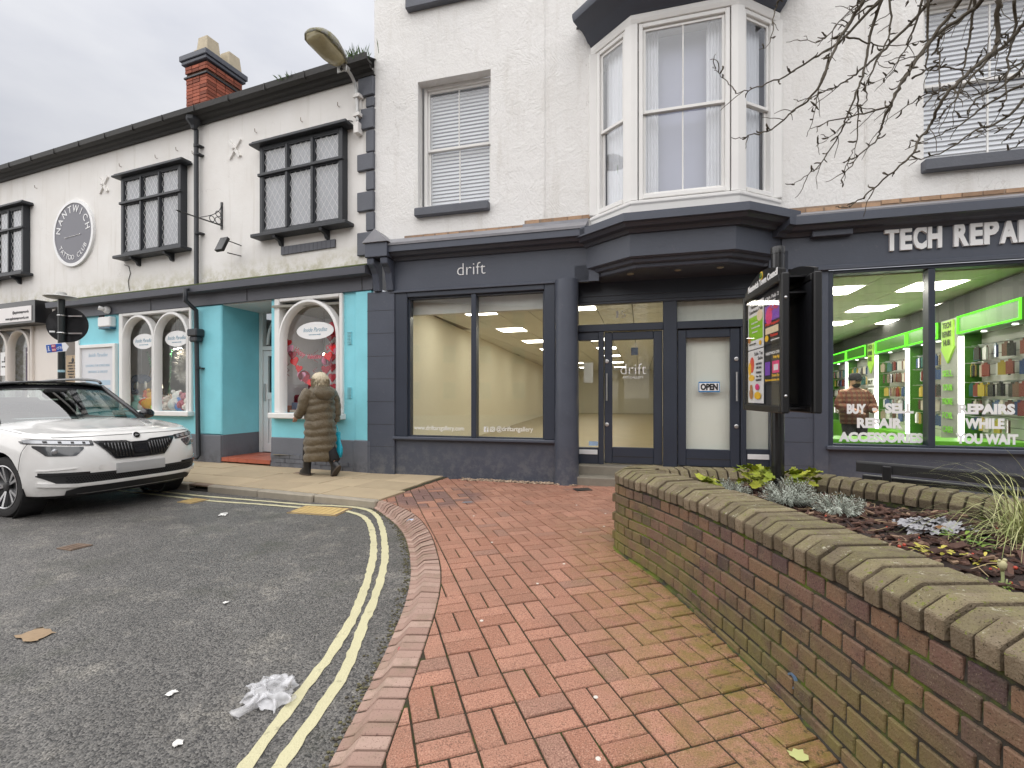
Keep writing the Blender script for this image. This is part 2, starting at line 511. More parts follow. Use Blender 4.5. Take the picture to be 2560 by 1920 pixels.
M['brick_far'] = m_wallbrick('face', 'planter_brick_far', (.115, .062, .045, 1), (.06, .036, .034, 1))
M['coping'] = m_coping()
M['joint'] = m_mortar('sand_joint', (.038, .03, .017, 1), (.04, .05, .008, 1))
M['mortar'] = m_mortar('mossy_mortar', (.038, .033, .025, 1), (.085, .115, .012, 1), 5)
M['rough'] = m_roughrender()
M['old'] = m_oldrender()
NAVY = srgb(74, 79, 91)
M['navy'] = m_paint('dark_slate_paint', NAVY, srgb(122, 122, 122), .2, .46, low=(.6, .55))
M['navy_door'] = m_paint('dark_slate_door_paint', srgb(52, 58, 70), srgb(80, 84, 90), .05, .35, bstr=.06)
M['grey'] = m_paint('grey_fascia_paint', srgb(84, 86, 94), srgb(120, 120, 120), .15, .5)
M['plinth'] = m_paint('grey_plinth_paint', srgb(108, 111, 119), srgb(40, 40, 44), .12, .6, bstr=.45, low=(.35, .5))
M['teal'] = m_paint('turquoise_paint', srgb(136, 213, 226), srgb(104, 176, 190), .10, .55, bstr=.22)
M['black'] = m_paint('black_timber_paint', srgb(44, 47, 52), srgb(92, 96, 92), .25, .5, bstr=.5)
M['gutter'] = m_paint('weathered_black_gutter', srgb(46, 45, 44), srgb(74, 72, 58), .5, .6, bstr=.5)
M['white'] = simple('white_joinery', (.80, .79, .77), .42, .05, 3, bump=.08)
M['cream'] = simple('cream_shopfront_paint', (.72, .67, .62), .5, .06, 3, bump=.1)
M['whiteplastic'] = simple('white_plastic', (.8, .8, .8), .35, .02)
M['sill'] = m_paint('sill_paint', srgb(92, 95, 103), srgb(60, 60, 60), .2, .6, bstr=.5)
M['lead'] = simple('lead_flashing', (.26, .26, .28), .5, .25, 5, bump=.3, bs=20, metal=.2)
M['slate'] = simple('roof_slate', (.075, .075, .085), .6, .3, 5, bump=.4, rand=.25)
M['glass'] = glass('window_glass', base=.02)
M['glass_gallery'] = glass('gallery_glass', (.97, .98, .96), .9, base=.085)
M['glass_up'] = glass('upper_window_glass', (.97, .98, .99), .9, base=.07)
M['glass_lead'] = glass('old_leaded_glass', (.95, .96, .97), .9, .04, base=.06)
M['flag'] = simple('sandstone_flag', srgb(178, 160, 132), .8, .14, 4, bump=.35, bs=70, rand=.14)
M['kerbstone'] = simple('kerb_stone', srgb(150, 142, 128), .85, .22, 9, bump=.6, bs=60, rand=.12)
M['yellow'] = m_paint('worn_yellow_line', srgb(198, 192, 156), srgb(122, 116, 98), .95, .8, 90, .7)
M['iron'] = simple('rusty_iron_cover', srgb(128, 108, 92), .75, .3, 14, bump=.6, bs=120, metal=.1)
M['ironyellow'] = m_paint('yellow_stained_iron', srgb(205, 178, 120), srgb(110, 95, 75), .8, .75, 60, .6)
M['darkmetal'] = simple('black_powder_coat', (.012, .012, .014), .3, .1, bump=.05)
M['steel'] = simple('brushed_steel', (.62, .62, .62), .32, .05, metal=1)
M['inkwhite'] = simple('white_vinyl_lettering', (.86, .86, .86), .45, .02)
M['inkblack'] = simple('black_print', (.012, .012, .014), .5, .02)
M['stone'] = simple('worn_sandstone_step', srgb(128, 122, 110), .85, .25, 8, bump=.5)
M['chim'] = simple('chimney_brick', srgb(150, 84, 64), .85, .3, 20, bump=.5, rand=.38)
M['chimjoint'] = simple('chimney_mortar', srgb(120, 95, 80), .95, .2, 20)
M['oldbrick'] = simple('exposed_brick', srgb(168, 138, 112), .9, .35, 18, bump=.6, rand=.25)
M['pot'] = simple('buff_clay_pot', srgb(188, 176, 152), .8, .2, 8, bump=.2)
M['interiorwall'] = simple('gallery_plaster', (.80, .76, .62), .8, .03)
M['lvgrey'] = simple('lilac_blind', (.36, .37, .47), .7, .05, 3)
M['net'] = simple('net_curtain', (.74, .74, .76), .9, .15, 3)
M['dark'] = simple('dark_interior', (.035, .033, .03), .8, .2)
M['terracotta'] = simple('red_quarry_tile', srgb(176, 96, 74), .45, .2, 10, bump=.2, rand=.15)

# ---------------------------------------------------------------- ground
TILT = .022
def gz(y):
    return TILT * (max(0, y) - 4) if y < 4 else 0.0
def tl(p):
    """ground measurement taken as level, moved onto the gently falling pavement"""
    s = 1 - gz(p[1]) / 1.25
    return Vector((p[0] * s, p[1] * s))
ROAD = -.07
g = MB()
ys = [-220, -40, -10, 0, 1, 2, 3, 4, 12, 40, 260]
xs = [-260, -60, -20, 20, 60, 260]
vs = [(x, y, gz(y) + ROAD) for y in ys for x in xs]
nx = len(xs)
g.add(vs, [(j * nx + i, j * nx + i + 1, (j + 1) * nx + i + 1, (j + 1) * nx + i) for j in range(len(ys) - 1) for i in range(nx - 1)])
road = tag(g.build('road', M['asphalt']), kind='structure')

def ribbon(name, pts, w, mat, parent, dz=.004, step=.05, jit=.006):
    path = along(cr([tl(p) for p in pts], 8), step)
    m = MB(); vv = []
    for i, p in enumerate(path):
        d = (path[min(i + 1, len(path) - 1)] - path[max(i - 1, 0)]).normalized()
        nrm = Vector((-d.y, d.x))
        for sgn in (-1, 1):
            q = p + nrm * (sgn * w / 2 + rnd.uniform(-jit, jit)) + d * rnd.uniform(-jit, jit)
            vv.append((q.x, q.y, gz(q.y) + ROAD + dz))
    m.add(vv, [(2 * i, 2 * i + 1, 2 * i + 3, 2 * i + 2) for i in range(len(path) - 1)])
    return m.build(name, mat, parent)
L1 = [(-.95, .5), (-.948, 1.2), (-.944, 1.71), (-.938, 2.06), (-.925, 2.4), (-.935, 2.75), (-.965, 3.0), (-1.04, 3.466), (-1.191, 4.139), (-1.452, 4.913), (-1.70, 5.33), (-2.05, 5.57), (-2.45, 5.66), (-3.109, 5.853), (-3.68, 6.0), (-4.35, 6.25), (-5.42, 6.66), (-9, 8.03)]
L2 = [(-.84, .5), (-.835, 1.2), (-.824, 1.71), (-.805, 1.975), (-.795, 2.2), (-.81, 2.4), (-.853, 2.742), (-.915, 3.267), (-1.045, 3.947), (-1.292, 4.775), (-1.53, 5.36), (-1.80, 5.65), (-2.15, 5.765), (-2.5, 5.82), (-3.214, 6.051), (-3.67, 6.19), (-4.158, 6.351), (-4.74, 6.573), (-9, 8.18)]
ribbon('yellow_line', L1, .056, M['yellow'], road)
ribbon('yellow_line', L2, .056, M['yellow'], road)

# ------------------------------------------------ brick pavement: basket-weave pavers and cant kerb bricks
pave = MB()
I_ = [(-.44, .3), (-.44, 1.0), (-.44, 1.63), (-.439, 1.98), (-.441, 2.4), (-.451, 2.85), (-.488, 3.28), (-.577, 3.74), (-.756, 4.4), (-.997, 5.01), (-1.27, 5.435), (-1.573, 5.774)]
K_ = [(-.555, .3), (-.555, 1.0), (-.554, 1.63), (-.553, 1.98), (-.556, 2.4), (-.566, 2.85), (-.605, 3.30), (-.68, 3.70), (-.83, 4.25), (-1.04, 4.76), (-1.30, 5.24), (-1.60, 5.70)]
O_ = [(-.652, .3), (-.652, 1.0), (-.650, 1.63), (-.647, 1.98), (-.65, 2.4), (-.664, 2.85), (-.712, 3.33), (-.795, 3.76), (-.949, 4.33), (-1.13, 4.80), (-1.37, 5.24), (-1.64, 5.66)]
NC = 10
Ic, Kc, Oc = [[tl(p) for p in cr([Vector(q) for q in c], NC)] for c in (I_, K_, O_)]
# sand bed under the pavers
bed = [(p.x - .03, p.y) for p in Ic] + [(-1.25, 7.25), (.9, 6.95), (5.5, 5.75), (9, 4.7), (9, .3)]
vs = [(x, y, gz(y) - .009) for x, y in bed]
cx, cy = 2.0, 3.5
pave.add([(cx, cy, gz(cy) - .009)] + vs, [(0, i + 1, (i + 1) % len(vs) + 1) for i in range(len(vs))])
pavement = tag(pave.build('brick_pavement', M['joint']), kind='structure')
TH = R(17.5)
ca, sa = math.cos(TH), math.sin(TH)
def paver_mesh(poly, top=0.0, t=.05, ch=.005):
    """chamfered paver from a convex outline"""
    cxx = sum(p[0] for p in poly) / len(poly); cyy = sum(p[1] for p in poly) / len(poly)
    n = len(poly)
    ins = []
    for x, y in poly:
        d = math.hypot(x - cxx, y - cyy) or 1
        ins.append((x + (cxx - x) / d * ch * 1.4, y + (cyy - y) / d * ch * 1.4))
    vv = [(x, y, top) for x, y in ins] + [(x, y, top - ch) for x, y in poly] + [(x, y, top - t) for x, y in poly]
    ff = [tuple(range(n))]
    for r in (0, 1):
        ff += [(r * n + i, r * n + (i + 1) % n, (r + 1) * n + (i + 1) % n, (r + 1) * n + i) for i in range(n)]
    return vv, ff
CELL = .2180; JT = .0095
pw, pl = CELL / 2 - JT, CELL - JT
full = [(-pl / 2, -pw / 2), (pl / 2, -pw / 2), (pl / 2, pw / 2), (-pl / 2, pw / 2)]
fm = MB(); fm.add(*paver_mesh(full))
paver_me = fm.mesh('paver', M['paver'])
Y2 = lambda x: 7.70 - (x + 2.27) * math.tan(R(15))        # shop front line
near_list = []; far = MB(); n_obj = 0
cells = []
for i in range(-30, 34):
    for j in range(-2, 36):
        for h in (0, 1):
            cu, cv = i * CELL, j * CELL
            rot = (i + j) % 2
            off = (h - .5) * CELL / 2
            lx, ly = (cu, cv + off) if rot == 0 else (cu + off, cv)
            x = lx * ca - ly * sa; y = lx * sa + ly * ca + 1.0
            if y < .55 or y > Y2(x) - .03 or x > 6.2 or x < -1.9:
                continue
            cells.append((x, y, rot))
# flagstone border line: from (-1.56,5.73) to (-1.14,7.03)
FB0, FB1 = Vector((-1.57, 5.73)), Vector((-1.14, 7.10))
fbn = Vector((FB1 - FB0)).normalized(); fbn = Vector((fbn.y, -fbn.x))
def keep(x, y, rot):
    a = TH + (PI / 2 if rot else 0)
    c_, s_ = math.cos(a), math.sin(a)
    poly = [(x + px * c_ - py * s_, y + px * s_ + py * c_) for px, py in full]
    cut = False
    # cut by the kerb's inner line
    best = min(range(len(Ic) - 1), key=lambda q: ((Ic[q] + Ic[q + 1]) / 2 - Vector((x, y))).length)
    p, q = Ic[best], Ic[best + 1]
    d = (q - p).normalized(); nn = (d.y, -d.x)
    if ((p + q) / 2 - Vector((x, y))).length < .35 or (x - p.x) * nn[0] + (y - p.y) * nn[1] < 0:
        a0 = (p.x + nn[0] * .007, p.y + nn[1] * .007)
        if any((v[0] - a0[0]) * nn[0] + (v[1] - a0[1]) * nn[1] < 0 for v in poly):
            poly = clip(poly, a0, nn); cut = True
    if y > 5.4 and poly:
        a0 = (FB0.x + fbn.x * .006, FB0.y + fbn.y * .006)
        if any((v[0] - a0[0]) * fbn.x + (v[1] - a0[1]) * fbn.y < 0 for v in poly):
            poly = clip(poly, a0, fbn); cut = True
    if len(poly) < 3:
        return None
    ar = abs(sum(poly[k][0] * poly[(k + 1) % len(poly)][1] - poly[(k + 1) % len(poly)][0] * poly[k][1] for k in range(len(poly)))) / 2
    if ar < .0008:
        return None
    return poly, cut
cells.sort(key=lambda c: (0 if (c[0] < 1.25 and c[1] > 1.35) else 1, c[1]))
for x, y, rot in cells:
    kp = keep(x, y, rot)
    if not kp:
        continue
    poly, cut = kp
    dz = rnd.uniform(-.002, .002)
    if n_obj < 300 and x < 1.25 and y > 1.35:
        n_obj += 1
        if cut:
            m = MB(); m.add(*paver_mesh([(a - x, b - y) for a, b in poly]))
            inst('paver', m.mesh('paver', M['paver']), pavement, (x, y, gz(y) + dz), (R(TILT * 57.3) if y < 4 else 0, 0, 0))
        else:
            o = inst('paver', paver_me, pavement, (x, y, gz(y) + dz), (0, 0, TH + (PI / 2 if rot else 0) + rnd.uniform(-.012, .012)))
            if y < 4:
                o.rotation_mode = 'XYZ'
                o.rotation_euler = (Matrix.Rotation(TILT, 3, 'X') @ Matrix.Rotation(o.rotation_euler.z, 3, 'Z')).to_euler()
    else:
        vv, ff = paver_mesh(poly)
        far.add([(a, b, c + gz(b) + dz) for a, b, c in vv], ff, rnd.random())
tag(far.build('paver_field', M['paver_far'], pavement, tint=True), kind='stuff')
# cant kerb bricks on a dark bed
m = MB(); vv = []
for p, q in zip(Ic, Oc):
    vv += [(p.x, p.y, gz(p.y) + ROAD + .012), (q.x + .012, q.y, gz(q.y) + ROAD + .005)]
m.add(vv, [(2 * i, 2 * i + 2, 2 * i + 3, 2 * i + 1) for i in range(len(Ic) - 1)])
m.build('kerb_bed', M['joint'], pavement)
npt = len(Ic)
lens = [0]
for a, b in zip(Ic, Ic[1:]):
    lens.append(lens[-1] + (b - a).length)
def at_len(c, s):
    s = max(0, min(lens[-1] - 1e-6, s))
    k = max(i for i in range(npt - 1) if lens[i] <= s)
    t = (s - lens[k]) / (lens[k + 1] - lens[k])
    return c[k].lerp(c[k + 1], t)
s = .02; bi = 0
while s < lens[-1] - .02:
    m = MB(); w = .064
    rows = []
    tz = rnd.uniform(-.004, .004)
    for ss in (s, s + w):
        i0, k0, o0 = (at_len(c, ss) for c in (Ic, Kc, Oc))
        lo = k0.lerp(o0, .52)
        zb = gz(i0.y)
        rows.append([(i0.x, i0.y, zb + tz), (k0.x, k0.y, zb + .001 + tz), (lo.x, lo.y, zb - .052 + tz), (o0.x, o0.y, zb - .062 + tz), (o0.x, o0.y, zb - .1), (i0.x, i0.y, zb - .1)])
    m.loft(rows)
    m.build('kerb_brick', M['kerbbrick'], pavement, bevel=.004)
    s += w + .011; bi += 1

# ------------------------------------------------ flagstone pavement with kerb stones (terrace frame)
A1, A2 = R(20.9), R(15.0)
JX, JY = -2.27, 7.70
fr = bpy.data.objects.new('flagstone_pavement', None); C.objects.link(fr)
fr.location = (JX, JY, 0); fr.rotation_euler = (0, 0, -A1)
tag(fr, kind='structure')
MB().box(-22, 1.32, -1.6, .3, -.2, .006).build('sand_bed', M['joint'], fr)
rows = [(-1.595, -1.06), (-1.05, -.52), (-.51, .3)]
for r_, (y0, y1) in enumerate(rows):
    x = 1.29 + .07 * (r_ == 0) - r_ * .02
    while x > -17:
        w = rnd.choice((.6, .75, .9, .6))
        m = MB()
        poly = [(x - w + .004, y0 + .004), (x - .004, y0 + .004), (x - .004, y1 - .004), (x - w + .004, y1 - .004)]
        m.add(*paver_mesh(poly, .02 + rnd.uniform(-.002, .003), .06, .004))
        m.build('flagstone', M['flag'], fr)
        x -= w
x = 1.36
kn = 0
while x > -17:
    w = .92 if kn != 3 else .36
    if kn == 3:      # drain outlet slot in the kerb
        MB().box(x - w + .01, x - .01, -1.71, -1.6, -.2, -.045).build('drain_outlet', M['dark'], fr)
        MB().box(x - w, x, -1.715, -1.6, .0, .018).build('drain_lid', M['iron'], fr)
    else:
        b = .0 if x < .9 else .02
        m = MB().box(x - w + .003, x - .003, -1.72 + b, -1.6, -.2, .02)
        m.build('kerb_stone', M['kerbstone'], fr, bevel=.015)
    x -= w; kn += 1
# covers let into the road
def cover(label, pts, mat, ribs=0):
    P = [Vector(p) for p in pts]
    m = MB()
    m.add([(p.x, p.y, ROAD + gz(p.y) + .006) for p in P] + [(p.x, p.y, ROAD + gz(p.y) - .03) for p in P], [(0, 1, 2, 3), (0, 1, 5, 4), (1, 2, 6, 5), (2, 3, 7, 6), (3, 0, 4, 7)])
    o = tag(m.build('drain_cover', mat), label, 'drain cover')
    c = sum(P, Vector((0, 0))) / 4
    m = MB()
    fr_ = [(0, 1), (1, 2), (2, 3), (3, 0)]
    for a, b in fr_:
        p, q = P[a], P[b]
        i, j = p.lerp(c, .1), q.lerp(c, .1)
        m.add([(v.x, v.y, ROAD + gz(v.y) + .009) for v in (p, q, j, i)], [(0, 1, 2, 3)])
    m.build('cover_rim', M['iron'], o)
    for k in range(ribs):
        t = (k + .5) / ribs
        a, b = P[0].lerp(P[1], t), P[3].lerp(P[2], t)
        d = (P[1] - P[0]).normalized() * .012
        e = (b - a) * .12
        m = MB().add([(v.x, v.y, ROAD + gz(v.y) + .012) for v in (a + e - d, a + e + d, b - e + d, b - e - d)], [(0, 1, 2, 3)])
        m.build('tread_bar', mat, o)
cover('large yellow-stained iron cover where the double lines bend', [(-2.54, 5.41), (-1.93, 5.27), (-1.87, 5.62), (-2.47, 5.77)], M['ironyellow'], 9)
cover('small yellow-stained cover beside the double lines near the car', [(-4.16, 5.96), (-3.93, 5.87), (-3.84, 6.10), (-4.08, 6.19)], M['ironyellow'], 4)
cover('small dull red-brown cover in the open road', [(-3.93, 4.14), (-3.76, 4.09), (-3.70, 4.24), (-3.87, 4.28)], M['iron'], 3)
m = MB(); m.box(-.11, .11, -.08, .08, 0, .008)
dc = inst('drain_cover', m.mesh('c', M['darkmetal']), None, (.94, 6.4, 0.0), (0, 0, .25))
tag(dc, 'dark plastic inspection cover in the red pavers by the steps', 'drain cover')
m = MB(); m.box(-.17, .17, -.06, .06, 0, .006)
dc = inst('drain_cover', m.mesh('c', M['iron']), None, (-3.3, 7.62, .021), (0, 0, -A1))
tag(dc, 'small iron grate in the flagstones below the heart window', 'drain cover')
# pebble strip at the foot of the gallery wall
m = MB()
for k in range(420):
    t = rnd.random(); x = -.75 + t * 1.65
    y = Y2(x) - .03 - rnd.random() * .16
    r = rnd.uniform(.008, .02)
    m.ball((x, y, rnd.uniform(0, .012)), r, 6, 4, (1.2, 1, .7), rnd.random())
tag(m.build('pebble_strip', simple('pebbles', srgb(160, 140, 120), .8, .3, 30, tint=.5), tint=True, smooth=True), 'strip of loose pebbles along the foot of the dark shop wall', 'pebbles', kind='stuff')
# ---------------------------------------------------------------- shared building helpers
def wall_holes(m, x0, x1, z0, z1, holes, y=0.0, depth=.2):
    """flat wall face at y with rectangular openings and their reveals"""
    xs_ = sorted({x0, x1, *[h[0] for h in holes], *[h[1] for h in holes]})
    zs_ = sorted({z0, z1, *[h[2] for h in holes], *[h[3] for h in holes]})
    xs_ = [x for x in xs_ if x0 <= x <= x1]; zs_ = [z for z in zs_ if z0 <= z <= z1]
    for xa, xb in zip(xs_, xs_[1:]):
        for za, zb in zip(zs_, zs_[1:]):
            cx_, cz_ = (xa + xb) / 2, (za + zb) / 2
            if any(h[0] < cx_ < h[1] and h[2] < cz_ < h[3] for h in holes):
                continue
            m.quad((xa, y, za), (xb, y, za), (xb, y, zb), (xa, y, zb))
    for a, b, c, d in holes:
        e = y + depth
        m.quad((a, y, c), (a, e, c), (a, e, d), (a, y, d))
        m.quad((b, y, c), (b, y, d), (b, e, d), (b, e, c))
        m.quad((a, y, d), (a, e, d), (b, e, d), (b, y, d))
        m.quad((a, y, c), (b, y, c), (b, e, c), (a, e, c))
    return m
def lattice(m, x0, x1, z0, z1, px_, pz, y, w=.006):
    """diamond lead cames clipped to a light"""
    sl = pz / px_
    for sg in (1, -1):
        k = -40
        while k < 60:
            # line z = z0 + sg*sl*(x-x0) + k*pz
            pts = []
            f = lambda x: z0 + sg * sl * (x - x0) + k * pz
            xa, xb = x0, x1
            za, zb = f(xa), f(xb)
            if sg > 0:
                if zb > z0 and za < z1:
                    if za < z0: xa = x0 + (z0 - k * pz - z0) / sl
                    if zb > z1: xb = x0 + (z1 - k * pz - z0) / sl
                    pts = [(xa, f(xa)), (xb, f(xb))]
            else:
                if za > z0 and zb < z1:
                    if za > z1: xa = x0 + (z0 + k * pz - z1) / sl
                    if zb < z0: xb = x0 + (k * pz) / sl
                    pts = [(xa, f(xa)), (xb, f(xb))]
            if pts:
                (a, b), (c, d) = pts
                ln = math.hypot(c - a, d - b)
                if ln > .01:
                    nx_, nz_ = -(d - b) / ln * w / 2, (c - a) / ln * w / 2
                    m.add([(a + nx_, y, b + nz_), (c + nx_, y, d + nz_), (c - nx_, y, d - nz_), (a - nx_, y, b - nz_)], [(0, 1, 2, 3)])
            k += 1
    return m

# ---------------------------------------------------------------- terrace building on the left
tb = thing('terrace_building', 'long white rendered terrace with black leaded windows and a turquoise shopfront', 'building', (JX, JY, 0), -A1)
TW = [(-11.15, -9.47, 4.07, 5.62), (-6.0, -4.24, 4.08, 5.66), (-2.24, -.45, 4.06, 5.60)]
wall_holes(MB(), -22, .06, 3.2, 6.5, [(a + .06, b - .06, c + .04, d - .04) for a, b, c, d in TW], 0, .2).build('upper_wall', M['old'], tb)
for a, b, c, d in TW:
    f = MB(); y0, y1 = -.13, .10
    f.box(a, a + .07, y0, y1, c, d).box(b - .07, b, y0, y1, c, d).box(a + .07, b - .07, y0, y1, c, c + .06).box(a + .07, b - .07, y0, y1, d - .06, d)
    tz = c + (d - c) * .655
    f.box(a - .02, b + .02, y0 - .03, y0 + .04, tz, tz + .05)
    xm = [a + .07 + (b - a - .14) * t for t in (1 / 3, 2 / 3)]
    for x in xm:
        f.box(x - .025, x + .025, y0 - .012, y1 - .02, c + .06, tz).box(x - .025, x + .025, y0 - .012, y1 - .02, tz + .05, d - .06)
    w = f.build('leaded_window', M['black'], tb, bevel=.006)
    MB().box(a - .14, b + .15, -.23, .0, d, d + .035).box(a - .11, b + .12, -.2, 0, d + .035, d + .07).build('window_head', M['black'], w, bevel=.006)
    MB().box(a - .12, b + .13, -.22, .0, c - .06, c - .002).build('window_sill', M['black'], w, bevel=.008)
    for t in (.22, .78):
        x = a + (b - a) * t
        m = MB(); m.prism([(0, c - .06), (-.2, c - .06), (-.19, c - .1), (-.08, c - .14), (-.05, c - .2), (0, c - .21)], x - .03, x + .03, 'x')
        m.build('bracket', M['black'], w)
    cols = [a + .07] + xm + [b - .07]
    for q in range(3):
        for za, zb in ((c + .06, tz), (tz + .05, d - .06)):
            xa, xb = cols[q] + (.025 if q else 0), cols[q + 1] - (.025 if q < 2 else 0)
            m = MB(); m.box(xa - .004, xb + .004, -.098, -.092, za - .004, zb + .004)
            m.build('pane', M['glass_lead'], w)
            MB().box(xa, xa + .018, -.122, -.08, za, zb).box(xb - .018, xb, -.122, -.08, za, zb).box(xa + .018, xb - .018, -.122, -.08, za, za + .018).box(xa + .018, xb - .018, -.122, -.08, zb - .018, zb).build('sash', M['black'], w)
            lattice(MB(), xa + .018, xb - .018, za + .018, zb - .018, .118, .18, -.101, .008).build('lead_lattice', simple('grey_lead', (.66, .66, .66), .6, .15), w)
    MB().box(a + .08, b - .08, -.05, -.04, c + .06, d - .06).build('net_curtain', simple('grey_net_curtain', (.38, .38, .40), .9, .25, 3), w)
# shop fascia, cornice and walls below
m = MB().sweep([(-8.35, 0), (.08, 0)], [(0, 2.945), (.055, 2.945), (.06, 3.16), (.24, 3.165), (.255, 3.27), (.04, 3.36), (0, 3.36)])
m.build('shop_cornice', M['grey'], tb)
for x in (-5.2, -2.62, -.12):
    MB().box(x - .003, x + .003, -.064, -.05, 2.95, 3.158).build('fascia_joint', M['dark'], tb)
m = MB(); m.sweep([(-8.3, 0), (.06, 0)], [(.05, 3.362), (.2, 3.3), (.2, 3.304), (.05, 3.37)])
m.build('mossy_flashing', simple('moss', (.075, .10, .02), .95, .4, 14, bump=.7), tb)
WA = (-6.17, -4.10, .96, 2.90); WB = (-1.95, -.55, .96, 2.90)
REC = (-3.29, -2.10)
wall_holes(MB(), -7.66, REC[0], .53, 2.95, [WA], 0, .12).build('turquoise_wall', M['teal'], tb)
wall_holes(MB(), REC[1], .06, .53, 2.95, [WB], 0, .12).build('turquoise_wall', M['teal'], tb)
MB().box(-.27, .04, -.035, .01, .53, 2.94).build('turquoise_pilaster', M['teal'], tb, bevel=.01)
MB().box(-4.02, -3.29, -.03, .01, .53, 2.94).build('turquoise_pilaster', M['teal'], tb, bevel=.02)
MB().box(-7.66, REC[0], -.02, .1, -.1, .53).box(-4.02, REC[0] - .001, -.05, -.02, -.1, .525).build('plinth', M['plinth'], tb, bevel=.012)
m = MB().box(REC[1], .02, -.02, .1, -.1, .53)
m.build('plinth', M['plinth'], tb, bevel=.012)
MB().box(-.3, .03, -.05, -.02, -.1, .54).build('plinth', M['plinth'], tb, bevel=.015)
# bare painted bricks where the plinth's render has come away
bme = MB().box(-.107, .107, -.01, .01, -.034, .034).mesh('plinth_brick', M['plinth'])
for r_ in range(3):
    n = 8 if r_ < 2 else 5
    for q in range(n):
        x = -1.98 + q * .224 + (.112 if r_ % 2 else 0)
        if x < -.4:
            inst('plinth_brick', bme, tb, (x, -.0225 - rnd.random() * .005, .055 + r_ * .077))
# recessed doorway
m = MB()
m.quad((REC[0], 0, .53), (REC[0] - .1, .9, .53), (REC[0] - .1, .9, 2.95), (REC[0], 0, 2.95))
m.quad((REC[1], 0, .0), (REC[1], .9, .0), (REC[1], .9, 2.95), (REC[1], 0, 2.95))
m.build('doorway_side', M['teal'], tb)
MB().quad((REC[0] - .004, 0, -.1), (REC[0] - .104, .9, -.1), (REC[0] - .104, .9, .53), (REC[0] - .004, 0, .53)).build('plinth', M['plinth'], tb)
MB().box(REC[0] - .12, REC[1] + .02, .01, 1.0, 2.93, 2.95).build('doorway_ceiling', M['white'], tb)
st = MB().box(REC[0] - .02, REC[1] + .01, .03, 1.0, -.1, .105).build('doorway_step', M['joint'], tb)
tme = MB().box(-.108, .108, -.1, .1, -.05, .02).mesh('step_tile', M['terracotta'])
for q in range(6):
    xt = REC[0] + .07 + q * .222
    for k in range(4):
        sx = 1 if q < 5 else .55
        inst('step_tile', tme, st, (xt if q < 5 else xt - .055, .07 + k * .215, .1), (0, 0, 0), (sx, 1, 1))
# door
dr = MB(); dx0, dx1 = -3.38, -2.32
dr.box(dx0, dx0 + .09, .86, .97, .12, 2.93).box(dx1 - .06, dx1, .86, .97, .12, 2.93).box(dx0 + .09, dx1 - .06, .86, .97, 2.17, 2.25)
door = dr.build('shop_door', M['white'], tb, bevel=.005)
d2 = MB(); x0, x1 = dx0 + .10, dx1 - .07
d2.box(x0, x0 + .12, .88, .93, .13, 2.16).box(x1 - .12, x1, .88, .93, .13, 2.16).box(x0 + .12, x1 - .12, .88, .93, .13, .3).box(x0 + .12, x1 - .12, .88, .93, 1.18, 1.32).box(x0 + .12, x1 - .12, .88, .93, 2.05, 2.16).box(x0 + .13, x1 - .13, .9, .91, .3, 1.18)
d2.build('door_leaf', M['whiteplastic'], door, bevel=.004)
MB().box(x0 + .12, x1 - .12, .9, .906, 1.32, 2.05).build('door_pane', M['glass'], door)
MB().box(x0 + .035, x0 + .075, .845, .88, 1.15, 1.5).build('door_handle', M['steel'], door, bevel=.01)
MB().box(x0 + .02, x1 - .02, .95, .96, 2.26, 2.92).build('fanlight', M['glass'], door)
m = MB()
pts = [(x0 + .1 + (1 - math.cos(t)) * .32, 2.28 + .55 * math.sin(t)) for t in [PI / 2 * i / 8 for i in range(9)]]
m.tube([(a, .9, b) for a, b in pts] + [(pts[-1][0] + .45, .9, pts[-1][1])], .03, 6)
m.build('fanlight_arch', M['white'], door)
MB().box(-4, -1.9, 1.8, 1.82, 0, 2.95).build('shop_back_wall', M['dark'], tb)

INK_BLUE = simple('blue_grey_print', srgb(112, 160, 182), .6, .02)
def arched_window(x0, x1, z0, z1, n, name='arched_window', mat=None, spring=.60, parent=tb, panes=True, mid=.09):
    mat = mat or M['white']
    f = MB(); t = .075
    f.box(x0 - .04, x0 + t, -.05, .12, z0, z1 + .04).box(x1 - t * .5, x1 + .03, -.05, .12, z0, z1 + .04).box(x0 + t, x1 - t * .5, -.05, .12, z1 - .02, z1 + .04)
    w = f.build(name, mat, parent, bevel=.01)
    xa, xb = x0 + t, x1 - t * .5
    wd = (xb - xa) / n
    for q in range(n):
        a, b = xa + q * wd, xa + (q + 1) * wd
        c, r = (a + b) / 2, wd / 2 - .025
        zs_ = z1 - .05 - r * 1.02
        path = [(c - r, .0, z0)] + [(c - r * math.cos(PI * i / 20), .0, zs_ + r * 1.02 * math.sin(PI * i / 20)) for i in range(21)] + [(c + r, .0, z0)]
        m = MB(); rings = []
        P = [Vector(p) for p in path]
        for i, p in enumerate(P):
            dd = (P[min(i + 1, len(P) - 1)] - P[max(i - 1, 0)]).normalized()
            nn = Vector((dd.z, 0, -dd.x))        # points inward
            rings.append([p + nn * u + Vector((0, v, 0)) for u, v in ((-.03, -.06), (.012, -.075), (.035, -.05), (.05, -.01), (.05, .06), (-.03, .06))])
        m.loft(rings)
        m.build('arch_moulding', mat, w, smooth=40)
        MB().box(a, b, .07, .076, z0, z1).build('pane', M['glass'], w)
    MB().box(x0 - .1, x1 + .06, -.14, .1, z0 - .095, z0 - .001).build('window_sill', mat, w, bevel=.012)
    return w, xa, wd
wA, xa, wd = arched_window(*WA, 2)
wB, xb_, wdb = arched_window(*WB, 1)
